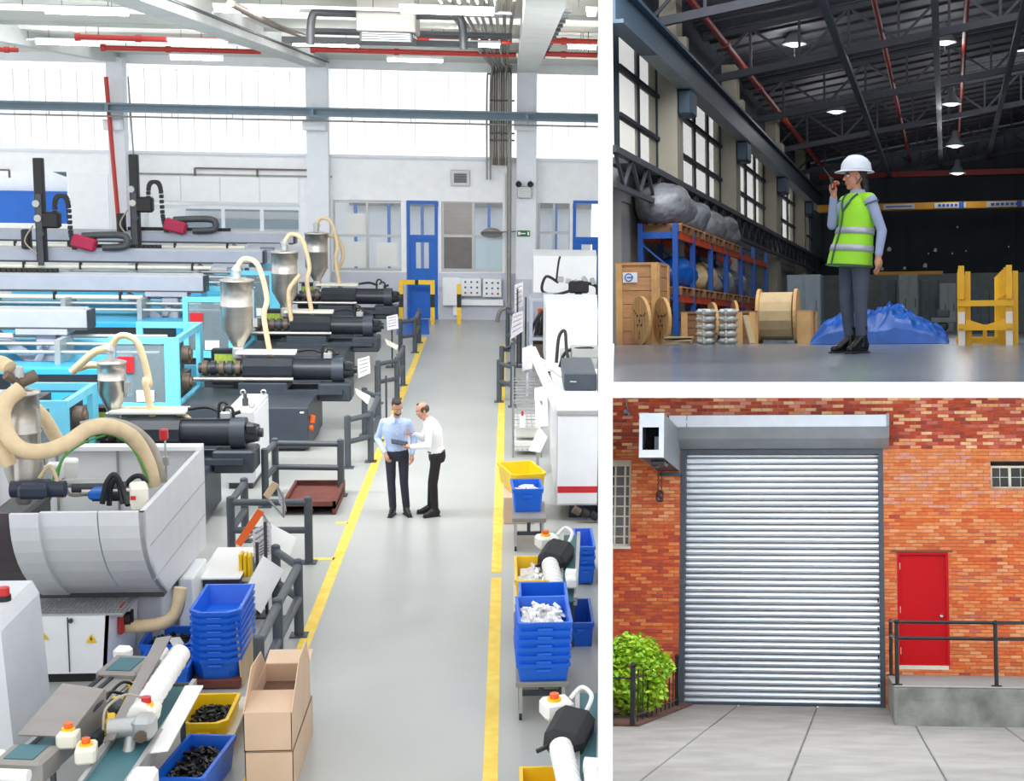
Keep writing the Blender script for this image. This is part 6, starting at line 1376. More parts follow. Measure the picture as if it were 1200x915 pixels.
# ------------------------------------------------------------------ timber, reels and bundles in front of the rack
def crate(label, c, w, d, h, m='crate_wood', m2='crate_dark', planks=6, name='wood_crate'):
    c = Vector(c); t = thing(name, label, 'crate', c)
    for k in range(planks):
        z = c.z + h * k / planks; b = MB(); b.bb(c.x - w / 2, c.x + w / 2, c.y - d / 2, c.y - d / 2 + .025, z + .004, z + h / planks - .004); b.build('board', m, t)
        b = MB(); b.bb(c.x + w / 2 - .025, c.x + w / 2, c.y - d / 2 + .03, c.y + d / 2, z + .004, z + h / planks - .004); b.build('board', m, t)
    b = MB(); b.bb(c.x - w / 2 + .03, c.x + w / 2 - .03, c.y - d / 2 + .03, c.y + d / 2 - .02, c.z, c.z + h - .01); b.build('core', m2, t)
    b = MB(); b.bb(c.x - w / 2 - .01, c.x + w / 2 + .01, c.y - d / 2 - .02, c.y + d / 2, c.z + h - .02, c.z + h + .02); b.build('lid', m, t)
    for x in (c.x + w / 2 - .05, c.x - w / 2 + .05): b = MB(); b.bb(x - .05, x + .05, c.y - d / 2 - .025, c.y - d / 2, c.z, c.z + h); b.build('batten', 'reel_wood', t)
    b = MB(); b.bb(c.x + w / 2, c.x + w / 2 + .025, c.y - d / 2, c.y - d / 2 + .1, c.z, c.z + h); b.bb(c.x + w / 2, c.x + w / 2 + .025, c.y + d / 2 - .1, c.y + d / 2, c.z, c.z + h); b.build('batten', 'reel_wood', t)
    return t
q = B.z(722, 404); s = B.z(764, 404); H = B.y(740, 309, q.y).z
cr = crate('tall wooden crate with a printed label at the left edge of the hall', ((q.x + s.x) / 2, q.y + .5, 0), s.x - q.x, .9, H)
x0, x1, z0, z1_ = B.rect(729, 319, 746, 331, q.y - .02); b = MB(); b.bb(x0, x1, q.y + .03, q.y + .045, z0, z1_); pr = b.build('print_label', 'sign_white', cr)
b = MB(); b.lathe(((x0 + x1) / 2 - .02, q.y + .03, (z0 + z1_) / 2), [(.05, 0), (.065, .001), (.065, .004), (.05, .004)], 18, (0, -1, 0)); b.bb((x0 + x1) / 2 - .05, (x0 + x1) / 2 + .05, q.y + .024, q.y + .03, (z0 + z1_) / 2 - .008, (z0 + z1_) / 2 + .012); b.build('print_mark', 'sign_blue', pr)


def reel(label, px, Yc, r, ax, slots=True):
    p = B.z(px, 405); p = Vector((p.x, Yc, r)) if Yc else Vector((p.x, p.y, r)); ax = Vector(ax).normalized(); t = thing('reel_flange', label, 'cable reel', (p.x, p.y, 0), 0, 'wooden reel flanges')
    b = MB(); b.cyl(p, p + ax * .05, r, n=32, sm=False); o = b.build('disc', 'reel_wood', t)
    u = Vector((0, 0, 1)); u = (u - ax * u.dot(ax)).normalized(); w = ax.cross(u)
    for k in range(5): x = (-.6 + .3 * k) * r; hh = math.sqrt(max(.01, r * r - x * x)) * .98; b = MB(); b.bar(p - ax * .002 + w * x - u * hh, p - ax * .002 + w * x + u * hh, .004, .004); b.build('plank_joint', 'crate_dark', o)
    b = MB(); b.cyl(p - ax * .006, p, r * .06, n=14); b.build('hub_hole', 'black', o)
    for k in range(3): a = 2.09 * k + .4; dq = u * math.sin(a) + w * math.cos(a); c_ = p + dq * r * .6; b = MB(); b.bar(c_ - ax * .004 - dq * r * .17, c_ - ax * .004 + dq * r * .17, .012, .006); b.build('slot', 'black', o)
    for k in range(4): a = 1.57 * k + .8; c_ = p + (u * math.sin(a) + w * math.cos(a)) * r * .28; b = MB(); b.cyl(c_ - ax * .015, c_, .018, n=8); b.build('bolt', 'dark_steel', o)
    if slots: b = MB(); b.cyl(p + ax * .05, p + ax * .35, r * .45, n=20); b.build('drum', 'crate_dark', t)
yq = q.y
reel('round wooden reel flange leaning at the crate, left of two', 733, yq - .35, .37, (.84, .54, .03), False); reel('round wooden reel flange leaning at the crate, right of two', 755, yq - .32, .36, (.86, .5, .0), False)
reel('small wooden reel behind the crate, first of two', 782, yq + 2.2, .34, (.9, .4, 0)); reel('small wooden reel behind the crate, second of two', 801, yq + 3.0, .36, (.93, .3, 0))
p = B.z(800, 403); crate('brown slatted crate behind the planks', (p.x, p.y + 1.4, 0), .36, .9, .5, 'crate_dark', 'crate_dark', 4)
p = B.z(795, 404.5); t = thing('plank_pile', 'low pile of rough planks on the hall floor', 'planks', (p.x, p.y, 0))
for k in range(8): b = MB(); b.box((p.x + random.uniform(-.04, .04), p.y + .1 * (k % 3), .03 + .028 * (k // 2)), (.42, .12, .026), (0, random.uniform(-.05, .05), random.uniform(-.25, .25)), .004); b.build('plank', ('wood_pale', 'crate_dark', 'wood_pale')[k % 3], t)
n = 0
for c_ in range(2):
    for r_ in range(5):
        p = B.z(828 + 21 * c_, 404); z = .0 + .105 * r_
        b = MB(); b.box((p.x, p.y + .4 * c_, z + .055), (.24, .5, .09), None, .035); b.box((p.x, p.y + .4 * c_ - .02, z + .055), (.05, .52, .096), None, .02)
        tag(b.build('silver_sack', 'bundle'), 'silver-white bag, %s of the %s stack in front of the rack' % ('lowest second third fourth top'.split()[r_], ('left', 'right')[c_]), 'bag', 'stacked silver bags')
p = B.z(872, 403); crate('brown wooden box right of the silver bags', (p.x, p.y + .6, 0), .3, .7, .48, 'crate_dark', 'crate_dark', 5)
# drum lying on its side with plank, and the orange-brown crate
p = B.z(905, 402.5); t = thing('cable_drum', 'big wooden cable drum on its side with slatted barrel', 'cable reel', (p.x, p.y + .4, 0)); r = .42; y = p.y + .5
for dx in (-.27, .3): b = MB(); b.cyl((p.x + dx, y, r), (p.x + dx + .05, y, r), r, n=28, sm=False); b.build('flange', 'reel_wood', t)
for k in range(16): a = 2 * PI * k / 16; b = MB(); b.box((p.x + .02, y + math.cos(a) * r * .85, r + math.sin(a) * r * .85), (.52, .02, .15), (a - PI / 2 + PI / 2, 0, 0), .004); b.build('stave', 'wood_pale', t)
b = MB(); p = B.z(886, 404); b.bar((p.x - .05, p.y, .02), (p.x - .16, p.y + .1, .42), .1, .02); tag(b.build('loose_plank', 'wood_pale'), 'pale plank leaning against the cable drum', 'plank')
p = B.z(942, 403); crate('orange-brown crate beside the blue tarp', (p.x, p.y + .5, 0), .2, .8, .47, 'crate_wood', 'crate_dark', 3)
p = B.z(900, 400); 
# steel cabinets
for k, (a_, c_, rt, Y, m, lab) in enumerate(((922, 962, 322, 30, 'cab_grey', 'dark grey steel cabinet behind the orange-brown crate'), (1053, 1076, 322, 50, 'cab_light', 'pale grey cabinet behind the tarp, left of two'), (1078, 1100, 328, 51, 'cab_grey', 'grey cabinet behind the tarp, right of two'), (1030, 1050, 328, 52, 'cab_grey', 'grey cabinet seen behind the woman'), (1101, 1121, 332, 49, 'cab_light', 'narrow pale cabinet left of the yellow stand'), (1138, 1160, 340, 50, 'cab_grey', 'cabinet seen through the yellow stand'))):
    x0 = B.y(a_, 360, Y).x; x1 = B.y(c_, 360, Y).x; H = B.y(a_, rt, Y).z; t = thing('steel_cabinet', lab, 'cabinet', ((x0 + x1) / 2, Y, 0))
    b = MB(); b.bb(x0, x1, Y, Y + .8, .05, H, .015); b.bb(x0 + .03, x1 - .03, Y + .03, Y + .75, 0, .05); b.build('body', m, t)
    for j in range(2): xa = x0 + (x1 - x0) * j / 2; b = MB(); b.bb(xa + .02, xa + (x1 - x0) / 2 - .02, Y - .02, Y, .1, H - .05, .006); dd = b.build('door', m, t); b = MB(); b.bb(xa + (x1 - x0) / 2 - .1, xa + (x1 - x0) / 2 - .07, Y - .05, Y - .02, H * .45, H * .6); b.build('handle', 'dark_steel', dd)
# machines at the far right
p = B.y(1105, 372, 46); t = thing('bench_machine', 'small grey bench machine left of the yellow stand', 'machine', (p.x, 46, 0)); b = MB(); b.bb(p.x - .35, p.x + .4, 46, 46.6, .35, .5, .02); b.build('table', 'cab_light', t)
for x in (-.3, .35): b = MB(); b.bb(p.x + x - .05, p.x + x + .05, 46.05, 46.5, 0, .35); b.build('leg', 'cab_grey', t)
b = MB(); b.lathe((p.x, 46.2, .25), [(.12, -.05), (.16, 0), (.16, .05), (.12, .08), (.0, .08)], 16, (0, -1, 0)); b.build('wheel', 'dark_steel', t); b = MB(); b.box((p.x, 46.3, .62), (.4, .3, .24), None, .04); b.build('head', 'cab_grey', t)

# ------------------------------------------------------------------ blue tarpaulin heap
p0 = B.z(948, 404); p1 = B.z(1113, 404); xm = (p0.x + p1.x) / 2; hw = (p1.x - p0.x) / 2; ym = p0.y + 1.0; R_ = random.Random(5)
b = MB(); nx, ny = 110, 44; kn = [(R_.uniform(-1, 1), R_.uniform(-1, 1), R_.uniform(.05, .13), R_.uniform(.12, .3)) for _ in range(26)]
def th(u, v):
    e = max(0, 1 - abs(u) ** 2.6) * max(0, 1 - abs(v) ** 2.4); base = .56 * e ** .4 * (1 - .22 * (u > .3) * (u - .3) / .7 * 1.6) * (1 - .25 * max(0, -u - .3))
    s_ = sum(h * math.exp(-((u - a) ** 2 + ((v - c) * .8) ** 2) / w ** 2 * 3) for a, c, h, w in kn)
    from mathutils import noise as nz
    w3 = nz.noise((u * 1.8, v * 1.6, 3.1)) * .14 + (.6 - abs(nz.noise((u * 3.4 + v, v * 2.4, 1.7)))) * .34 + abs(nz.noise((u * 7 - v * 2, v * 4, 8.2))) * .14
    fold = -.8 * w3 + .2 + .01 * abs(math.sin(9 * u + 4 * v + 2 * math.sin(3 * u))) + .03 * abs(math.sin(5 * u - 9 * v))
    return max(0.0, base + e ** .6 * (s_ * .8 - fold) - .02) + .006
vv = [(xm + u * hw, ym + v * 1.0, th(u, v)) for j in range(ny + 1) for v in [j / ny * 2 - 1] for i in range(nx + 1) for u in [i / nx * 2 - 1]]
b.add(vv, [(j * (nx + 1) + i, j * (nx + 1) + i + 1, (j + 1) * (nx + 1) + i + 1, (j + 1) * (nx + 1) + i) for j in range(ny) for i in range(nx)], False)
tag(b.build('tarpaulin', 'tarp'), 'crumpled blue tarpaulin heaped over goods behind the woman', 'tarp')

# ------------------------------------------------------------------ yellow steel stand
q = B.z(1122, 405); s = B.z(1190, 405); t = thing('yellow_rack', 'bright yellow steel rack frame with rows of uprights on the right', 'rack', ((q.x + s.x) / 2, q.y, 0))
for x, n, (a_, c_) in ((q.x + .05, 3, (1, 4)), (s.x - .05, 7, (1, 9))):
    for k in range(n):
        y = q.y + .05 + k * (.75 if x > (q.x + s.x) / 2 else 1.1); H = B.y(1128, 311, q.y).z * (1 - .0 * k)
        b = MB(); b.bb(x - .035, x + .035, y, y + .08, 0, H); b.bb(x + .045, x + .11, y + .1, y + .16, 0, H * .93); b.build('upright', 'stand_yellow', t)
        if k == 0: b = MB(); b.bb(x - .04, x + .04, y - .012, y + .0, 0, H * .42); b.build('white_band', 'white_stripe', t)
for z in (.2, .52):
    b = MB(); b.bb(q.x, s.x, q.y + .02, q.y + .07, z * .9, z * .9 + .07); b.build('cross_bar', 'stand_yellow', t)
for x in (q.x + .05, s.x - .05): 
    for z in (.2, .55): b = MB(); b.bb(x - .03, x + .03, q.y, q.y + (5.0 if x > (q.x + s.x) / 2 else 2.4), z, z + .06); b.build('side_rail', 'stand_yellow', t)
b = MB(); xm = (q.x + s.x) / 2; b.prism([(q.x + .1, q.y + .04, .32), (xm, q.y + .04, .24), (s.x - .1, q.y + .04, .32), (s.x - .1, q.y + .04, .2), (q.x + .1, q.y + .04, .2)], (0, 0, 0), (0, .03, 0)); b.build('saddle', 'stand_yellow', t)
for k in range(4): b = MB(); b.bb(q.x, s.x, q.y + .6 + k * 1.0, q.y + .66 + k * 1.0, .02, .08); b.build('floor_bar', 'stand_yellow', t)
for k in range(3): b = MB(); x = q.x + .15 + .18 * k; b.bar((x, q.y + .3, 0), (x, q.y + .3, .2), .05); b.build('short_post', 'stand_yellow', t)

# ------------------------------------------------------------------ the woman with the radio
mat('skin_w', '#c08a6e', .5, 0, .05, 30); mat('shirt_lav', '#9aa6c8', .75, 0, .06, 8, .2, 22); mat('legging', '#4b5263', .8, 0, .1, 9, .25, 22); mat('boot', '#0c0d10', .35, 0, .1, 9, .2, 30); mat('vest_green', '#9be02a', .6, 0, .06, 5, .25, 12); mat('reflective', '#b4b9c4', .35, .2, .12, 14); mat('vest_trim', '#3f5a52', .7); mat('helmet_white', '#dfe6f2', .3, 0, .02); mat('hair_black', '#161314', .5, 0, .3, 60); mat('radio_red', '#c8332f', .4); mat('radio_black', '#1d1e20', .4)
o = B.z(1002, 414.5); ox, oy = o.x, o.y
fw_ = Vector((-.78, -.62, 0)).normalized(); rt = fw_.cross(Vector((0, 0, 1)))
K = lambda x, y, z: (ox + x, oy + y, z)
def S(base, r, f=0.0, z=None): q = Vector((ox, oy, 0)) + Vector(base) + rt * r + fw_ * f; return tuple(q)
J = dict(pelvis=K(0, 0, .88), chest=K(.02, 0, 1.17), neck=K(.035, 0, 1.385), head=K(.01, -.01, 1.53), shr=K(-.09, .13, 1.32), shl=K(.15, -.13, 1.32), elr=K(-.19, .0, 1.12), ell=K(.245, -.14, 1.05), wrr=K(-.165, -.12, 1.37), wrl=K(.215, -.18, .83),
         hipr=K(-.05, .06, .83), hipl=K(.06, -.06, .83), knr=K(-.075, .04, .45), knl=K(.055, -.07, .45), anr=K(-.045, .06, .12), anl=K(.06, -.06, .12), toer=K(-.18, -.03, .04), toel=K(-.03, -.2, .04))
def hairw(root, P, e, s):
    b = MB(); b.ball(P(0, -.03, .04), tuple(v * s for v in (.08, .09, .085)), 16, 10, e); b.ball(P(0, -.085, -.03), tuple(v * s for v in (.05, .045, .07)), 12, 8, e); b.ball(P(.0, -.1, -.1), tuple(v * s for v in (.04, .04, .05)), 12, 8, e)
    b = remeshed(b, .01, 2); b.build('hair', 'hair_black', root)
pw, P_, e_ = figure('person', 'woman in white helmet and green safety vest speaking into a radio', J, fw_, (-.93, -.36, .0), (0, 0, 1), 'skin_w', 'shirt_lav', 'legging', 'boot', hairw, .93, .0075, True, .86, None, (.135, .1), (.15, .11), {'l': ((.0, -.1, -1), (-.8, .3, 0), 1, .3), 'r': ((-.1, -.12, 1), (.75, -.2, 0), -1, .75)}, (.092, .06, .05))
# boot shafts
for s_ in 'lr': a = Vector(J['an' + s_]); b = MB(); b.lathe(a + Vector((0, 0, -.06)), [(.052, 0), (.052, .06), (.049, .12), (.053, .17), (.046, .175)], 16); b.build('boot_shaft', 'boot', pw)
# vest: wraps the torso, hem below the hips
V = {k: Vector(p) for k, p in J.items()}
up = (V['neck'] - V['pelvis']).normalized(); xw_ = (V['shr'] - V['shl']).normalized(); 
def Rv(u_, x_): x_ = (x_ - u_ * x_.dot(u_)).normalized(); return Matrix((x_, u_.cross(x_), u_)).transposed()
RV = Rv(up, rt)
def vring(z, rx, ry, dx=0): c_ = V['pelvis'] + (V['neck'] - V['pelvis']) * ((z - .88) / .505); return (c_ + Vector((dx, 0, 0)), RV, rx, ry)
VR = [(.755, .228, .185, -.035), (.85, .218, .175, -.03), (.98, .198, .158, -.015), (1.1, .178, .145, 0), (1.22, .178, .14, 0), (1.31, .165, .12, 0), (1.36, .115, .095, 0), (1.385, .085, .08, 0)]
b = MB(); loft(b, [vring(*r) for r in VR], 28)
for k in ('shl', 'shr'): cap(b, V[k].lerp(V['neck'], .1) - Vector((0, 0, .008)), .066, V['neck'].lerp(V['chest'], .22), .064)
b = remeshed(b, .009, 4)
vest = b.build('safety_vest', 'vest_green', pw)
def vrad(z):
    for i in range(len(VR) - 1):
        if VR[i][0] <= z <= VR[i + 1][0]:
            t_ = (z - VR[i][0]) / (VR[i + 1][0] - VR[i][0]); return [VR[i][j] * (1 - t_) + VR[i + 1][j] * t_ for j in range(4)]
def band(name, za, zb, m, g=.004):
    b = MB(); n = 36; vs_ = []
    for z in (za, zb):
        _, rx, ry, dx = vrad(z); c_, R, _, _ = vring(z, rx, ry, dx)
        for gg in (g, g + .003):
            for j in range(n): a = 2 * PI * j / n; vs_.append(c_ + R @ Vector(((rx + gg) * math.cos(a), (ry + gg) * math.sin(a), 0)))
    fs = []
    for j in range(n): k2 = (j + 1) % n; fs += [(n + j, n + k2, 3 * n + k2, 3 * n + j), (j, 2 * n + j, 2 * n + k2, k2), (2 * n + j, 3 * n + j, 3 * n + k2, 2 * n + k2), (j, k2, n + k2, n + j)]
    b.add(vs_, fs, True); return b.build(name, m, vest)
band('reflective_band', 1.035, 1.09, 'reflective'); band('reflective_band', .885, .94, 'reflective'); band('hem', .757, .772, 'vest_trim')
def front(z, a, g=.008):                       # point on the vest surface at angle a from the facing direction
    _, rx, ry, dx = vrad(min(z, 1.384)); c_, R, _, _ = vring(z, rx, ry, dx)
    y_ = R.transposed() @ fw_; a0 = math.atan2(y_.y / ry, y_.x / rx) + a
    return c_ + R @ Vector(((rx + g) * math.cos(a0), (ry + g) * math.sin(a0), 0))
b = MB(); b.tube([front(z, 0) for z in (.76, .85, .95, 1.05, 1.15, 1.22)], .008, 6); b.build('zip', 'vest_trim', vest)
for sg in (-1, 1): b = MB(); b.tube([front(1.22, 0), front(1.28, sg * .25), front(1.34, sg * .5), front(1.375, sg * .9, .012)], .009, 6); b.build('neck_trim', 'vest_trim', vest)
for k in 'lr': b = MB(); s0 = V['sh' + k]; d = (V['el' + k] - s0).normalized(); b.tube([p for p in b.ring(s0 + d * .03, d, .06, 16)] + [b.ring(s0 + d * .03, d, .06, 16)[0]], .006, 6, 2); b.build('armhole_trim', 'vest_trim', vest)
b = MB(); b.sheet([front(1.3, .12, .004), front(1.38, .5, -.01), front(1.38, .2, -.03), front(1.25, .0, .006)], .006); b.sheet([front(1.3, -.12, .004), front(1.38, -.5, -.01), front(1.38, -.2, -.03), front(1.25, .0, .006)], .006); b.build('collar', 'shirt_lav', pw)
# helmet
hc = Vector(J['head']) + Vector((0.012, .0, .055)); fh = Vector((-.93, -.36, .0)).normalized(); RH = frame_of(fh, (-.08, 0, 1)); HP = lambda x, y, z: hc + RH @ Vector((x, y, z))
t = thing('hard_hat', 'white hard hat with small peak worn by the woman', 'helmet', hc)
b = MB(); n, m = 28, 10; vs_ = []
for i in range(m + 1):
    a = PI / 2 * i / m
    for j in range(n): f_ = 2 * PI * j / n; vs_.append(HP(.113 * math.cos(f_) * math.sin(a) ** .8, .136 * math.sin(f_) * math.sin(a) ** .8, .128 * math.cos(a) ** .9))
b.add(vs_, [(i * n + j, (i + 1) * n + j, (i + 1) * n + (j + 1) % n, i * n + (j + 1) % n) for i in range(m) for j in range(n)], True); sh = b.build('shell', 'helmet_white', t)
b = MB(); vs_ = []
for j in range(n):
    f_ = 2 * PI * j / n; pk = max(0, math.sin(f_)) ** 2 * .045 + .012; bk = max(0, -math.sin(f_)) ** 2 * .012
    for (g, z) in ((-.01, .004), (pk + bk, -.014), (pk + bk, -.02), (-.01, -.006)): vs_.append(HP((.113 + g * .5) * math.cos(f_), (.136 + g) * math.sin(f_), z))
b.add(vs_, [(j * 4 + k, ((j + 1) % n) * 4 + k, ((j + 1) % n) * 4 + (k + 1) % 4, j * 4 + (k + 1) % 4) for j in range(n) for k in range(4)], True); b.build('brim', 'helmet_white', sh)
for x in (-.035, 0, .035): b = MB(); b.tube([HP(x, .12, .05), HP(x, .06, .122 - abs(x) * .4), HP(x, -.06, .122 - abs(x) * .4), HP(x, -.12, .05)], .006, 6); b.build('ridge', 'helmet_white', sh)
for s_ in (-1, 1): b = MB(); b.tube([HP(s_ * .09, -.02, -.0), HP(s_ * .085, -.02, -.06), HP(s_ * .06, .02, -.13)], .004, 5); b.build('chin_strap', 'radio_black', t)
# radio
w = Vector(J['wrr']) + Vector((-.01, -.045, .09)); t = thing('walkie_talkie', 'red and black handheld radio in the raised hand', 'radio', w)
b = MB(); b.box(w, (.03, .05, .11), (0, -.15, 0), .008); b.build('body', 'radio_black', t); b = MB(); b.box(w + Vector((.022, -.004, -.012)), (.014, .052, .065), (0, -.15, 0), .006); b.build('grille', 'radio_red', t); b = MB(); b.cyl(w + Vector((-.012, .0, .05)), w + Vector((-.075, .0, .14)), .006, .004, 8); b.build('antenna', 'radio_black', t)

# ================================================================== the brick street front
W[0] = D.M
mat('mortar', '#c58a66', .9, 0, .15, 5); mat('pavement', '#968e83', .85, 0, .08, 1.6, .15, 60, hx2='#aaa195', detail=8); mat('ramp_top', '#a39d93', .85, 0, .06, 2, .15, 50); mat('ramp_side', '#6b6a61', .9, 0, .3, 2.6, .3, 40, hx2='#9b9a90', detail=9)
mat('shutter', '#dfe2e5', .3, .7, .12, 1.2, 0, 20, stretch=(.25, 1, 1.5)); mat('shutter_box', '#979da0', .5, .3, .08, 2); mat('box_white', '#d9dee2', .5, .1, .04); mat('guide_dark', '#4a4f57', .5, .3, .1); mat('door_red', '#c9000d', .5, 0, .03, spec=.2)
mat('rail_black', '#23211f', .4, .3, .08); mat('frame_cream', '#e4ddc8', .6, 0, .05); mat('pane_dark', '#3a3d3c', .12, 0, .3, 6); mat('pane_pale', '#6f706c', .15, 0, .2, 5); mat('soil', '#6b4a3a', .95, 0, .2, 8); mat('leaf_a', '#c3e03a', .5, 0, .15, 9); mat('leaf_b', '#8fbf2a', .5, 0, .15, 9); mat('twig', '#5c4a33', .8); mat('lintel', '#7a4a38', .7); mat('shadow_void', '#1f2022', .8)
BR = ['#c4502f', '#d46034', '#e07038', '#e88a4f', '#b84a36', '#eda06c', '#f4c28e', '#a04432', '#cf6a55', '#e39a80']
for i, c_ in enumerate(BR): mat('brick_%d' % i, c_, .85, 0, .1, 14, .25, 60)
YF = D.z(950, 828).y
fx = lambda px, py=650: D.y(px, py, YF).x
fz = lambda py, px=960: D.y(px, py, YF).z
X0, X1 = fx(714), fx(1212)
op = {'shutter': (fx(799), fx(1034), 0, fz(515)), 'door': (fx(1051), fx(1111), fz(783, 1080), fz(647, 1080)), 'wl': (X0 - .5, fx(739, 590), fz(640, 728), fz(538, 728)), 'wr': (fx(1161, 556), X1 + .4, fz(572, 1180), fz(540, 1180))}
# backing wall in pieces
b = MB(); zt = fz(455)
xs = sorted({X0 - .1, X1 + .1, *[min(max(v, X0 - .1), X1 + .1) for k in op.values() for v in k[:2]]})
for i in range(len(xs) - 1):
    xa, xb = xs[i], xs[i + 1]; cuts = sorted((k[2], k[3]) for k in op.values() if k[0] <= xa + 1e-6 and k[1] >= xb - 1e-6); z = 0
    for (u, w) in cuts:
        if u > z: b.bb(xa, xb, YF, YF + .35, z, u)
        z = w
    b.bb(xa, xb, YF, YF + .35, z, zt)
wb = struct('wall_brick', b, 'mortar')
# bricks: every one its own solid; the 300 round the red door are parts, the rest one mesh
RB = random.Random(11); bh = .0632; bl = .2; gap = .009
proto = []
for i in range(10):
    q = MB(); q.box((0, 0, 0), (1, .022, bh - gap), None, .004); me = bpy.data.meshes.new('brick'); me.from_pydata([tuple(p) for p in q.v], [], q.f); me.materials.append(MT['brick_%d' % i]); proto.append(me)
def tone(x, z):
    u = (x - X0) / (X1 - X0); v = z / zt; r = RB.random()
    if v > .80: return RB.choice((4, 4, 0, 8, 8, 0, 7, 9) if r < .68 else (6, 6, 5)) if math.sin(x * 5 + z * 13) + math.sin(z * 47 + x * 2.3) > -1.1 or r < .5 else RB.choice((4, 8, 0))
    if u < .2: return RB.choice((0, 1, 1, 2, 0, 4, 3) if v < .55 else (2, 3, 1, 3, 5, 2))
    if v > .62: return RB.choice((3, 5, 3, 3, 9, 3, 2))
    if r < .04: return RB.choice((4, 8, 1))
    return RB.choice((3, 2, 3, 2, 2, 3, 1, 5))
cells = []
nrow = int(zt / bh)
for r_ in range(nrow):
    z = (r_ + .5) * bh; x = X0 - (.1 if r_ % 2 else 0) - (.0)
    while x < X1:
        a_, c_ = x, x + bl; spans = [(a_, c_)]
        for (oa, ob, oz, ow) in op.values():
            if oz - bh * .3 < z < ow + bh * .3:
                ns = []
                for (s0, s1) in spans:
                    if s1 <= oa or s0 >= ob: ns.append((s0, s1))
                    else:
                        if s0 < oa: ns.append((s0, oa))
                        if s1 > ob: ns.append((ob, s1))
                spans = ns
        for (s0, s1) in spans:
            if s1 - s0 > .04: cells.append(((s0 + s1) / 2, z, s1 - s0 - gap, tone(x, z)))
        x += bl
near = sorted(range(len(cells)), key=lambda i: (cells[i][0] - fx(1150)) ** 2 + (cells[i][1] - fz(690)) ** 2)[:300]; ns_ = set(near)
im = root_local(wb).inverted()
rest = MB(); mi = []
for i, (x, z, w, t_) in enumerate(cells):
    y = YF - .006 + RB.uniform(-.002, .002)
    if i in ns_:
        o = bpy.data.objects.new('brick', proto[t_]); C.objects.link(o); o.parent = wb; o.matrix_local = im @ Matrix.Translation((x, y, z)) @ Matrix.Diagonal((w, 1, 1, 1))
    else:
        k = len(rest.f); rest.box((x, y, z), (w, .022, bh - gap)); mi += [t_] * (len(rest.f) - k)
o = rest.build('brick_field', 'brick_0', wb); o['kind'] = 'stuff'
o.data.materials.clear()
for i in range(10): o.data.materials.append(MT['brick_%d' % i])
o.data.polygons.foreach_set('material_index', mi); o.data.update()

# ------------------------------------------------------------------ ground
gx = [X0 - .3, -2.08, -.65, .91, 2.23, X1 + .3]; gy = [D.z(960, 930).y, D.z(960, 853).y, YF + .3]
b = MB(); b.bb(gx[0], gx[-1], gy[0], gy[-1], -.2, -.03); gr = struct('ground', b, 'ramp_side')
for i in range(5):
    for j in range(2):
        g = .009; b = MB(); b.bb(gx[i] + g, gx[i + 1] - g, gy[j] + g, gy[j + 1] - g, -.03, RB.uniform(-.003, .003), .01); b.build('paving_slab', 'pavement', gr)

# ------------------------------------------------------------------ roller shutter
xa, xb = fx(803), fx(1030); zb = .02; zs_ = fz(528)
o = struct('door_3', MB().bb(xa - .1, xb + .1, YF + .25, YF + .3, 0, zs_ + .3), 'guide_dark')
nsl = 41; ph = (zs_ - zb) / nsl
def slat_mesh():
    prof = [(.02, .0), (-.012, .03), (-.034, .16), (-.042, .4), (-.037, .7), (-.018, .88), (.02, .945)]
    q = MB(); q.prism([(0, y, z * ph) for y, z in prof], (xa, 0, 0), (xb, 0, 0)); return q
q = slat_mesh(); me = None
for k in range(nsl):
    s_ = MB(); s_.v = [p + Vector((0, YF + .2, zb + k * ph)) for p in q.v]; s_.f = q.f; s_.s = q.s
    s_.build('slat', 'shutter', o)
b = MB(); b.bb(xa, xb, YF + .14, YF + .24, 0, .05, .01); b.build('bottom_bar', 'guide_dark', o)
for k in (5, 10): pass
for (u, w) in ((fx(797), fx(803)), (fx(1030), fx(1036))): b = MB(); b.bb(u, w, YF - .03, YF + .2, 0, fz(520)); b.build('guide_rail', 'guide_dark', o)
for k in range(4): x = xb - .04; b = MB(); b.bb(x, x + .03, YF - .034, YF - .03, .35 + .5 * k, .42 + .5 * k); b.build('bolt', 'rail_black', o)
# shutter housing
YH = YF - .55; ha, hb = D.y(784, 500, YH).x, D.y(1040, 500, YH).x; z1 = D.y(960, 486, YH).z; z2 = D.y(960, 500, YH).z; z3 = fz(526)
t = thing('shutter_housing', 'galvanised housing above the roller shutter', 'shutter box', ((ha + hb) / 2, YF - .2, z3))
hp = [(YF - .03, z1), (YH, z1), (YH, z2), (YH + .12, z2 - .2), (YF - .08, z3), (YF - .03, z3)]
b = MB(); b.prism([(0, y, z) for y, z in hp], (ha, 0, 0), (hb, 0, 0)); hs_ = b.build('hood', 'shutter_box', t)
b = MB(); b.bb(ha, hb, YH - .012, YH, z2, z1, .004); b.build('fascia', 'box_white', t)
b = MB(); b.prism([(0, y - (.02 if y < YF - .1 else 0), z + (.02 if z > z3 + .1 else -.01)) for y, z in hp], (hb - .02, 0, 0), (hb + .03, 0, 0)); b.build('end_plate', 'shutter_box', t)
b = MB(); b.prism([(0, y, z) for y, z in hp], (ha + .0, 0, 0), (ha + .03, 0, 0)); b.build('end_plate', 'guide_dark', t)
for k in range(2): b = MB(); x = ha + (.32 + .0 * k) + (hb - ha) * .93 * k; b.bb(x, x + .012, YH - .018, YH - .012, z2, z1); b.build('seam', 'guide_dark', t)
b = MB(); b.prism([(ha + .05, YH - .013, z1 - .03), (ha + .35, YH - .013, z1 - .1), (ha + .3, YH - .013, z2 + .02), (ha + .06, YH - .013, z2 + .05)], (0, -.01, 0), (0, 0, 0)); b.build('dented_patch', 'box_white', t)
b = MB(); b.bb(xa, xb, YF - .02, YF + .2, fz(532), fz(520)); b.build('lintel_plate', 'guide_dark', t)
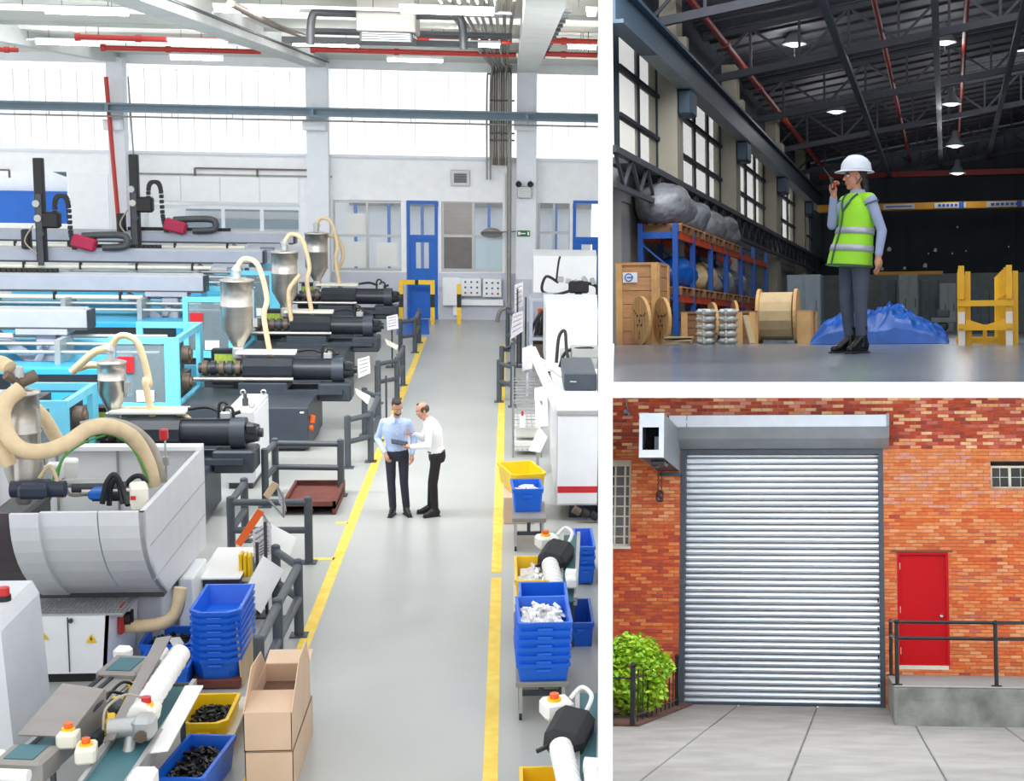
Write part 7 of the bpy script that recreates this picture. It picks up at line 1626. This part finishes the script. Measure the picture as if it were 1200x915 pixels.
# motor box
YM = YF - 2.5; ma, mb_ = D.y(749, 510, YM).x, D.y(778, 510, YM).x; q1 = D.y(765, 484, YM).z; q2 = D.y(765, 536, YM).z
t = thing('motor_box', 'white hollow box with a dark opening left of the shutter housing', 'box', ((ma + mb_) / 2, YF - .8, q2))
wa, wb2, h1, h2 = ma + .055, mb_ - .085, q2 + .13, q1 - .24
b = MB(); b.bb(ma, mb_, YM, YM + .03, h2, q1); b.bb(ma, mb_, YM, YM + .03, q2, h1); b.bb(ma, wa, YM, YM + .03, h1, h2); b.bb(wb2, mb_, YM, YM + .03, h1, h2); b.build('front_plate', 'box_white', t)
b = MB(); b.bb(mb_ - .02, mb_, YM + .03, YF - .03, q2, q1); b.bb(ma, ma + .02, YM + .03, YF - .03, q2, q1); b.build('side_plate', 'shutter_box', t)
b = MB(); b.bb(ma + .02, mb_ - .02, YM + .03, YF - .03, q1 - .02, q1); b.build('top_plate', 'box_white', t); b = MB(); b.bb(ma + .02, mb_ - .02, YM + .03, YF - .03, q2, q2 + .02); b.build('bottom_plate', 'guide_dark', t)
b = MB(); b.bb(ma + .02, mb_ - .02, YM + .75, YM + .78, q2 + .02, q1 - .02); b.build('shade_plate', 'shadow_void', t); b = MB(); b.bb((ma + mb_) / 2, wb2 + .05, YM + .4, YM + .7, q2 + .05, q2 + .4); b.build('motor', 'shutter_box', t)  # dark plate paints the shade inside the box opening
b = MB(); b.box(((ma + mb_) / 2 + .05, YM + .7, q2 - .04), (.25, .5, .07), None, .02); b.cyl(((ma + mb_) / 2, YM + .6, q2 - .06), ((ma + mb_) / 2, YM + .7, q2 - .06), .06); b.build('gear', 'guide_dark', t)
b = MB(); b.bar((fx(773), YF - .1, fz(556)), (fx(799), YF - .1, fz(556)), .06); b.build('bracket', 'guide_dark', t)
# chain
cx_, cz_ = fx(773.5), fz(580); t = thing('pull_chain', 'pull chain with a hooked bundle below the motor box', 'chain', (cx_, YF - .15, cz_ - .2))
for k in range(9):
    b = MB(); z = fz(554) - k * (fz(554) - fz(578)) / 8
    for dx in (-.03, .03): b.lathe((cx_ + dx, YF - .15, z), [(.018, -.006), (.024, 0), (.018, .006), (.012, 0), (.018, -.006)], 8, (0, 1, 0) if k % 2 else (1, .3, 0))
    b.build('chain_link', 'guide_dark', t)
for k in range(4): b = MB(); b.lathe((cx_ + .02 * math.sin(k * 2), YF - .14, cz_ - .03 * k), [(.06, -.01), (.072, 0), (.06, .01), (.048, 0), (.06, -.01)], 14, (math.sin(k), 1, .3 * k)); b.build('chain_coil', 'guide_dark', t)
b = MB(); b.tube([(fx(731), YF - .03, fz(462)), (fx(732), YF - .03, fz(474)), (fx(734), YF - .05, fz(480))], .012); b.ball((fx(731), YF - .06, fz(482)), (.05, .05, .05)); b.ball((fx(735), YF - .09, fz(485)), (.03, .05, .03)); tag(b.build('wall_lamp', 'shutter_box'), 'small lamp with cable on the brick at the upper left', 'lamp')

# ------------------------------------------------------------------ door, windows, ramp, railing
xa, xb, za, zb = op['door']; w = MB(); f = .045
w.bb(xa, xa + f, YF - .01, YF + .12, za, zb); w.bb(xb - f, xb, YF - .01, YF + .12, za, zb); w.bb(xa, xb, YF - .01, YF + .12, zb - f, zb)
o = struct('door_4', w, 'door_red'); b = MB(); b.bb(xa + f, xb - f, YF + .06, YF + .11, za + .05, zb - f); lf = b.build('door_leaf', 'door_red', o)
b = MB(); b.bb(xa, xb - .02, YF - .02, YF + .15, za - .02, za + .05); b.build('threshold', 'frame_cream', o)
p = D.y(1103, 722, YF + .03); b = MB(); b.cyl((p.x, YF + .06, p.z), (p.x, YF + .0, p.z), .02); b.ball((p.x, YF - .02, p.z), .038); b.build('door_knob', 'steel', lf)
for z in (zb - .25, (za + zb) / 2, za + .3): b = MB(); b.cyl((xa + f, YF + .05, z - .06), (xa + f, YF + .05, z + .06), .014, n=8); b.build('hinge', 'frame_cream', lf)
b = MB(); b.bb(xa - .1, xb + .08, YF - .03, YF + .02, zb, zb + .035); b.build('lintel', 'lintel', o)
b = MB(); b.bb(xa - .05, xb + .05, YF + .2, YF + .3, za - .1, zb + .1); b.build('backing', 'shadow_void', o)
xa, xb, za, zb = op['wl']; xa = X0 - .1
w = MB(); Yg = YF + .12; w.bb(xa, xb, Yg, Yg + .05, za, za + .05); w.bb(xb - .05, xb, Yg, Yg + .05, za, zb); w.bb(xa, xb, Yg, Yg + .05, zb - .12, zb)
xs2 = [fx(719.5, 590), fx(731, 590), xb]; 
for x in xs2[:2]: w.bb(x - .018, x + .018, Yg, Yg + .05, za, zb - .12)
for k in range(1, 8): z = za + (zb - .12 - za) * k / 8; w.bb(xa, xb, Yg + .005, Yg + .045, z - .012, z + .012)
o = struct('window_15', w, 'frame_cream')
for c_ in range(2):
    for k in range(8): u = za + (zb - .12 - za) * k / 8; v = za + (zb - .12 - za) * (k + 1) / 8; b = MB(); b.bb(xs2[c_] + .018, xs2[c_ + 1] - .018, Yg + .02, Yg + .028, u + .01, v - .01); b.build('pane', 'pane_pale', o)
b = MB(); b.bb(xa, xb, Yg + .06, Yg + .1, za, zb); b.build('shade_sheet', 'shadow_void', o); b = MB(); b.bb(xa, xb + .02, YF - .04, YF + .14, za - .05, za); b.build('window_sill', 'frame_cream', o)  # dark sheet painted in as the unlit room behind the panes
xa, xb, za, zb = op['wr']; xb = X1 + .1; w = MB(); Yg = YF + .12; zb2 = fz(545, 1180); xm1 = fx(1184, 556)
w.bb(xa, xb, Yg, Yg + .05, za, za + .04); w.bb(xa, xb, Yg, Yg + .05, zb2 - .04, zb2); w.bb(xa, xa + .04, Yg, Yg + .05, za, zb2); w.bb(xm1 - .025, xm1 + .025, Yg, Yg + .05, za, zb2)
zm = (za + zb2) / 2; w.bb(xa, xb, Yg + .01, Yg + .04, zm - .006, zm + .006)
mids = [(xa + xm1) / 2, fx(1197, 556)]
for x in mids: w.bb(x - .006, x + .006, Yg + .01, Yg + .04, za, zb2)
o = struct('window_16', w, 'frame_cream')
xx = [xa + .04, mids[0], xm1, mids[1], xb]
for c_ in range(4):
    for (u, v) in ((za + .04, zm), (zm, zb2 - .04)): b = MB(); b.bb(xx[c_] + .012, xx[c_ + 1] - .012, Yg + .02, Yg + .028, u + .01, v - .01); b.build('pane', 'pane_dark', o)
b = MB(); b.bb(xa, xb, Yg + .06, Yg + .1, za, zb); b.build('shade_sheet', 'shadow_void', o)  # same dark sheet, shade of the interior put into its colour
# ramp / loading step
q = D.z(1050, 850); yf = q.y; hz = D.y(1050, 803, yf).z; xl_ = D.y(1048, 830, yf).x
b = MB(); b.bb(xl_, X1 + .3, yf, YF - .02, -.03, hz - .03, .015); rm = struct('floor_ramp', b, 'ramp_side'); b = MB(); b.bb(xl_, X1 + .3, yf, YF - .02, hz - .03, hz, .012); b.build('deck', 'ramp_top', rm)
b = MB(); b.bb(xl_ + .05, X1 + .3, yf - .004, yf + .01, hz - .2, hz - .19); b.build('form_line', 'ramp_side', rm)
t = thing('handrail', 'black two-rail steel railing on the concrete step before the red door', 'railing', (xl_ + .5, yf + .1, hz))
yp = yf + .12; px_ = [D.y(1051, 760, yp).x, D.y(1167, 760, yp).x]; zr1 = D.y(1100, 729, yp).z; zr2 = D.y(1100, 748, yp).z; xk = D.y(1040, 760, YF - .4).x
for (x, y) in ((px_[0], yp), (px_[1], yp), (px_[0], YF - .5)):
    b = MB(); b.cyl((x, y, hz), (x, y, zr1), .032, n=12); po = b.build('post', 'rail_black', t); b = MB(); b.cyl((x, y, hz), (x, y, hz + .02), .08, n=14); b.build('foot_plate', 'rail_black', po); b = MB(); b.ball((x, y, zr1), .042, 10, 8); b.build('post_ball', 'rail_black', po)
for z in (zr1, zr2):
    for (u, v) in (((px_[0], yp), (px_[1], yp)), ((px_[1], yp), (X1 + .3, yp + 1.2)), ((px_[0], yp), (px_[0], YF - .5))): b = MB(); b.cyl((*u, z), (*v, z), .026, n=12); b.build('rail', 'rail_black', t)

# ------------------------------------------------------------------ planted corner
c0 = D.z(793, 829); c1 = D.z(741, 851); b = MB(); b.prism([(X0 - .2, c1.y, 0), (c1.x + .1, c1.y, 0), (c0.x + .2, YF - .1, 0), (c0.x, YF, 0), (X0 - .2, YF, 0)], (0, 0, .0), (0, 0, .035)); struct('ground_bed', b, 'soil')
t = thing('iron_fence', 'low black iron fence round the planted corner', 'fence', (c1.x, c1.y, 0))
def pale(p, h, r=.012, big=False):
    b = MB(); p = Vector(p)
    if big: b.bar(p, p + Vector((0, 0, h)), .07); b.ball(p + Vector((0, 0, h + .03)), .045, 8, 6)
    else: b.cyl(p, p + Vector((0, 0, h)), r, n=6); b.cyl(p + Vector((0, 0, h)), p + Vector((0, 0, h + .06)), r * 1.4, .002, 6)
    b.build('fence_post' if big else 'pale', 'rail_black', t)
A0 = Vector((c0.x, c0.y, .02)); A1 = Vector((c1.x, c1.y, .02)); A2 = Vector((X0 - .2, c1.y, .02))
hf = .72
for (u, v, n) in ((A0, A1, 10), (A1, A2, 4)):
    for k in range(1, n): pale(u.lerp(v, k / n), hf)
    for z in (.12, hf - .06): b = MB(); b.bar(u + Vector((0, 0, z)), v + Vector((0, 0, z)), .025); b.build('rail', 'rail_black', t)
pale(A0, hf + .1, big=True); pale(A1, hf + .1, big=True)
# bush
bc = D.z(744, 838); bc = Vector((D.y(740, 800, c1.y + 1.6).x, c1.y + 1.7, 0)); t = thing('leafy_bush', 'bright green leafy bush behind the iron fence', 'bush', bc)
for k in range(9): a = RB.uniform(0, 6.28); b = MB(); b.tube([bc + Vector((.05 * math.cos(a), .05 * math.sin(a), 0)), bc + Vector((.2 * math.cos(a), .3 * math.sin(a), .5)), bc + Vector((.38 * math.cos(a), .5 * math.sin(a), .95))], [.02, .006], 6); b.build('stem', 'twig', t)
for m, n, sd in (('leaf_a', 1500, 3), ('leaf_b', 1500, 4)):
    R_ = random.Random(sd); b = MB()
    for k in range(n):
        while True:
            p = Vector((R_.uniform(-1, 1), R_.uniform(-1, 1), R_.uniform(-1, 1)))
            if .35 < p.length < 1: break
        p = bc + Vector((p.x * .62 * (1 + .12 * math.sin(p.z * 7)), p.y * .75, .68 + p.z * .64)); s_ = R_.uniform(.035, .07)
        if p.z < .05: continue
        Rm = Euler((R_.uniform(-.9, .9), R_.uniform(-.9, .9), R_.uniform(0, 6.28))).to_matrix()
        b.add([p + Rm @ Vector(q_) * s_ for q_ in ((0, -1, 0), (.55, -.2, .12), (.4, .5, .08), (0, 1, -.1), (-.4, .5, .08), (-.55, -.2, .12))], [(0, 1, 2, 3, 4, 5)])
    o = b.build('foliage', m, t); o['kind'] = 'stuff'
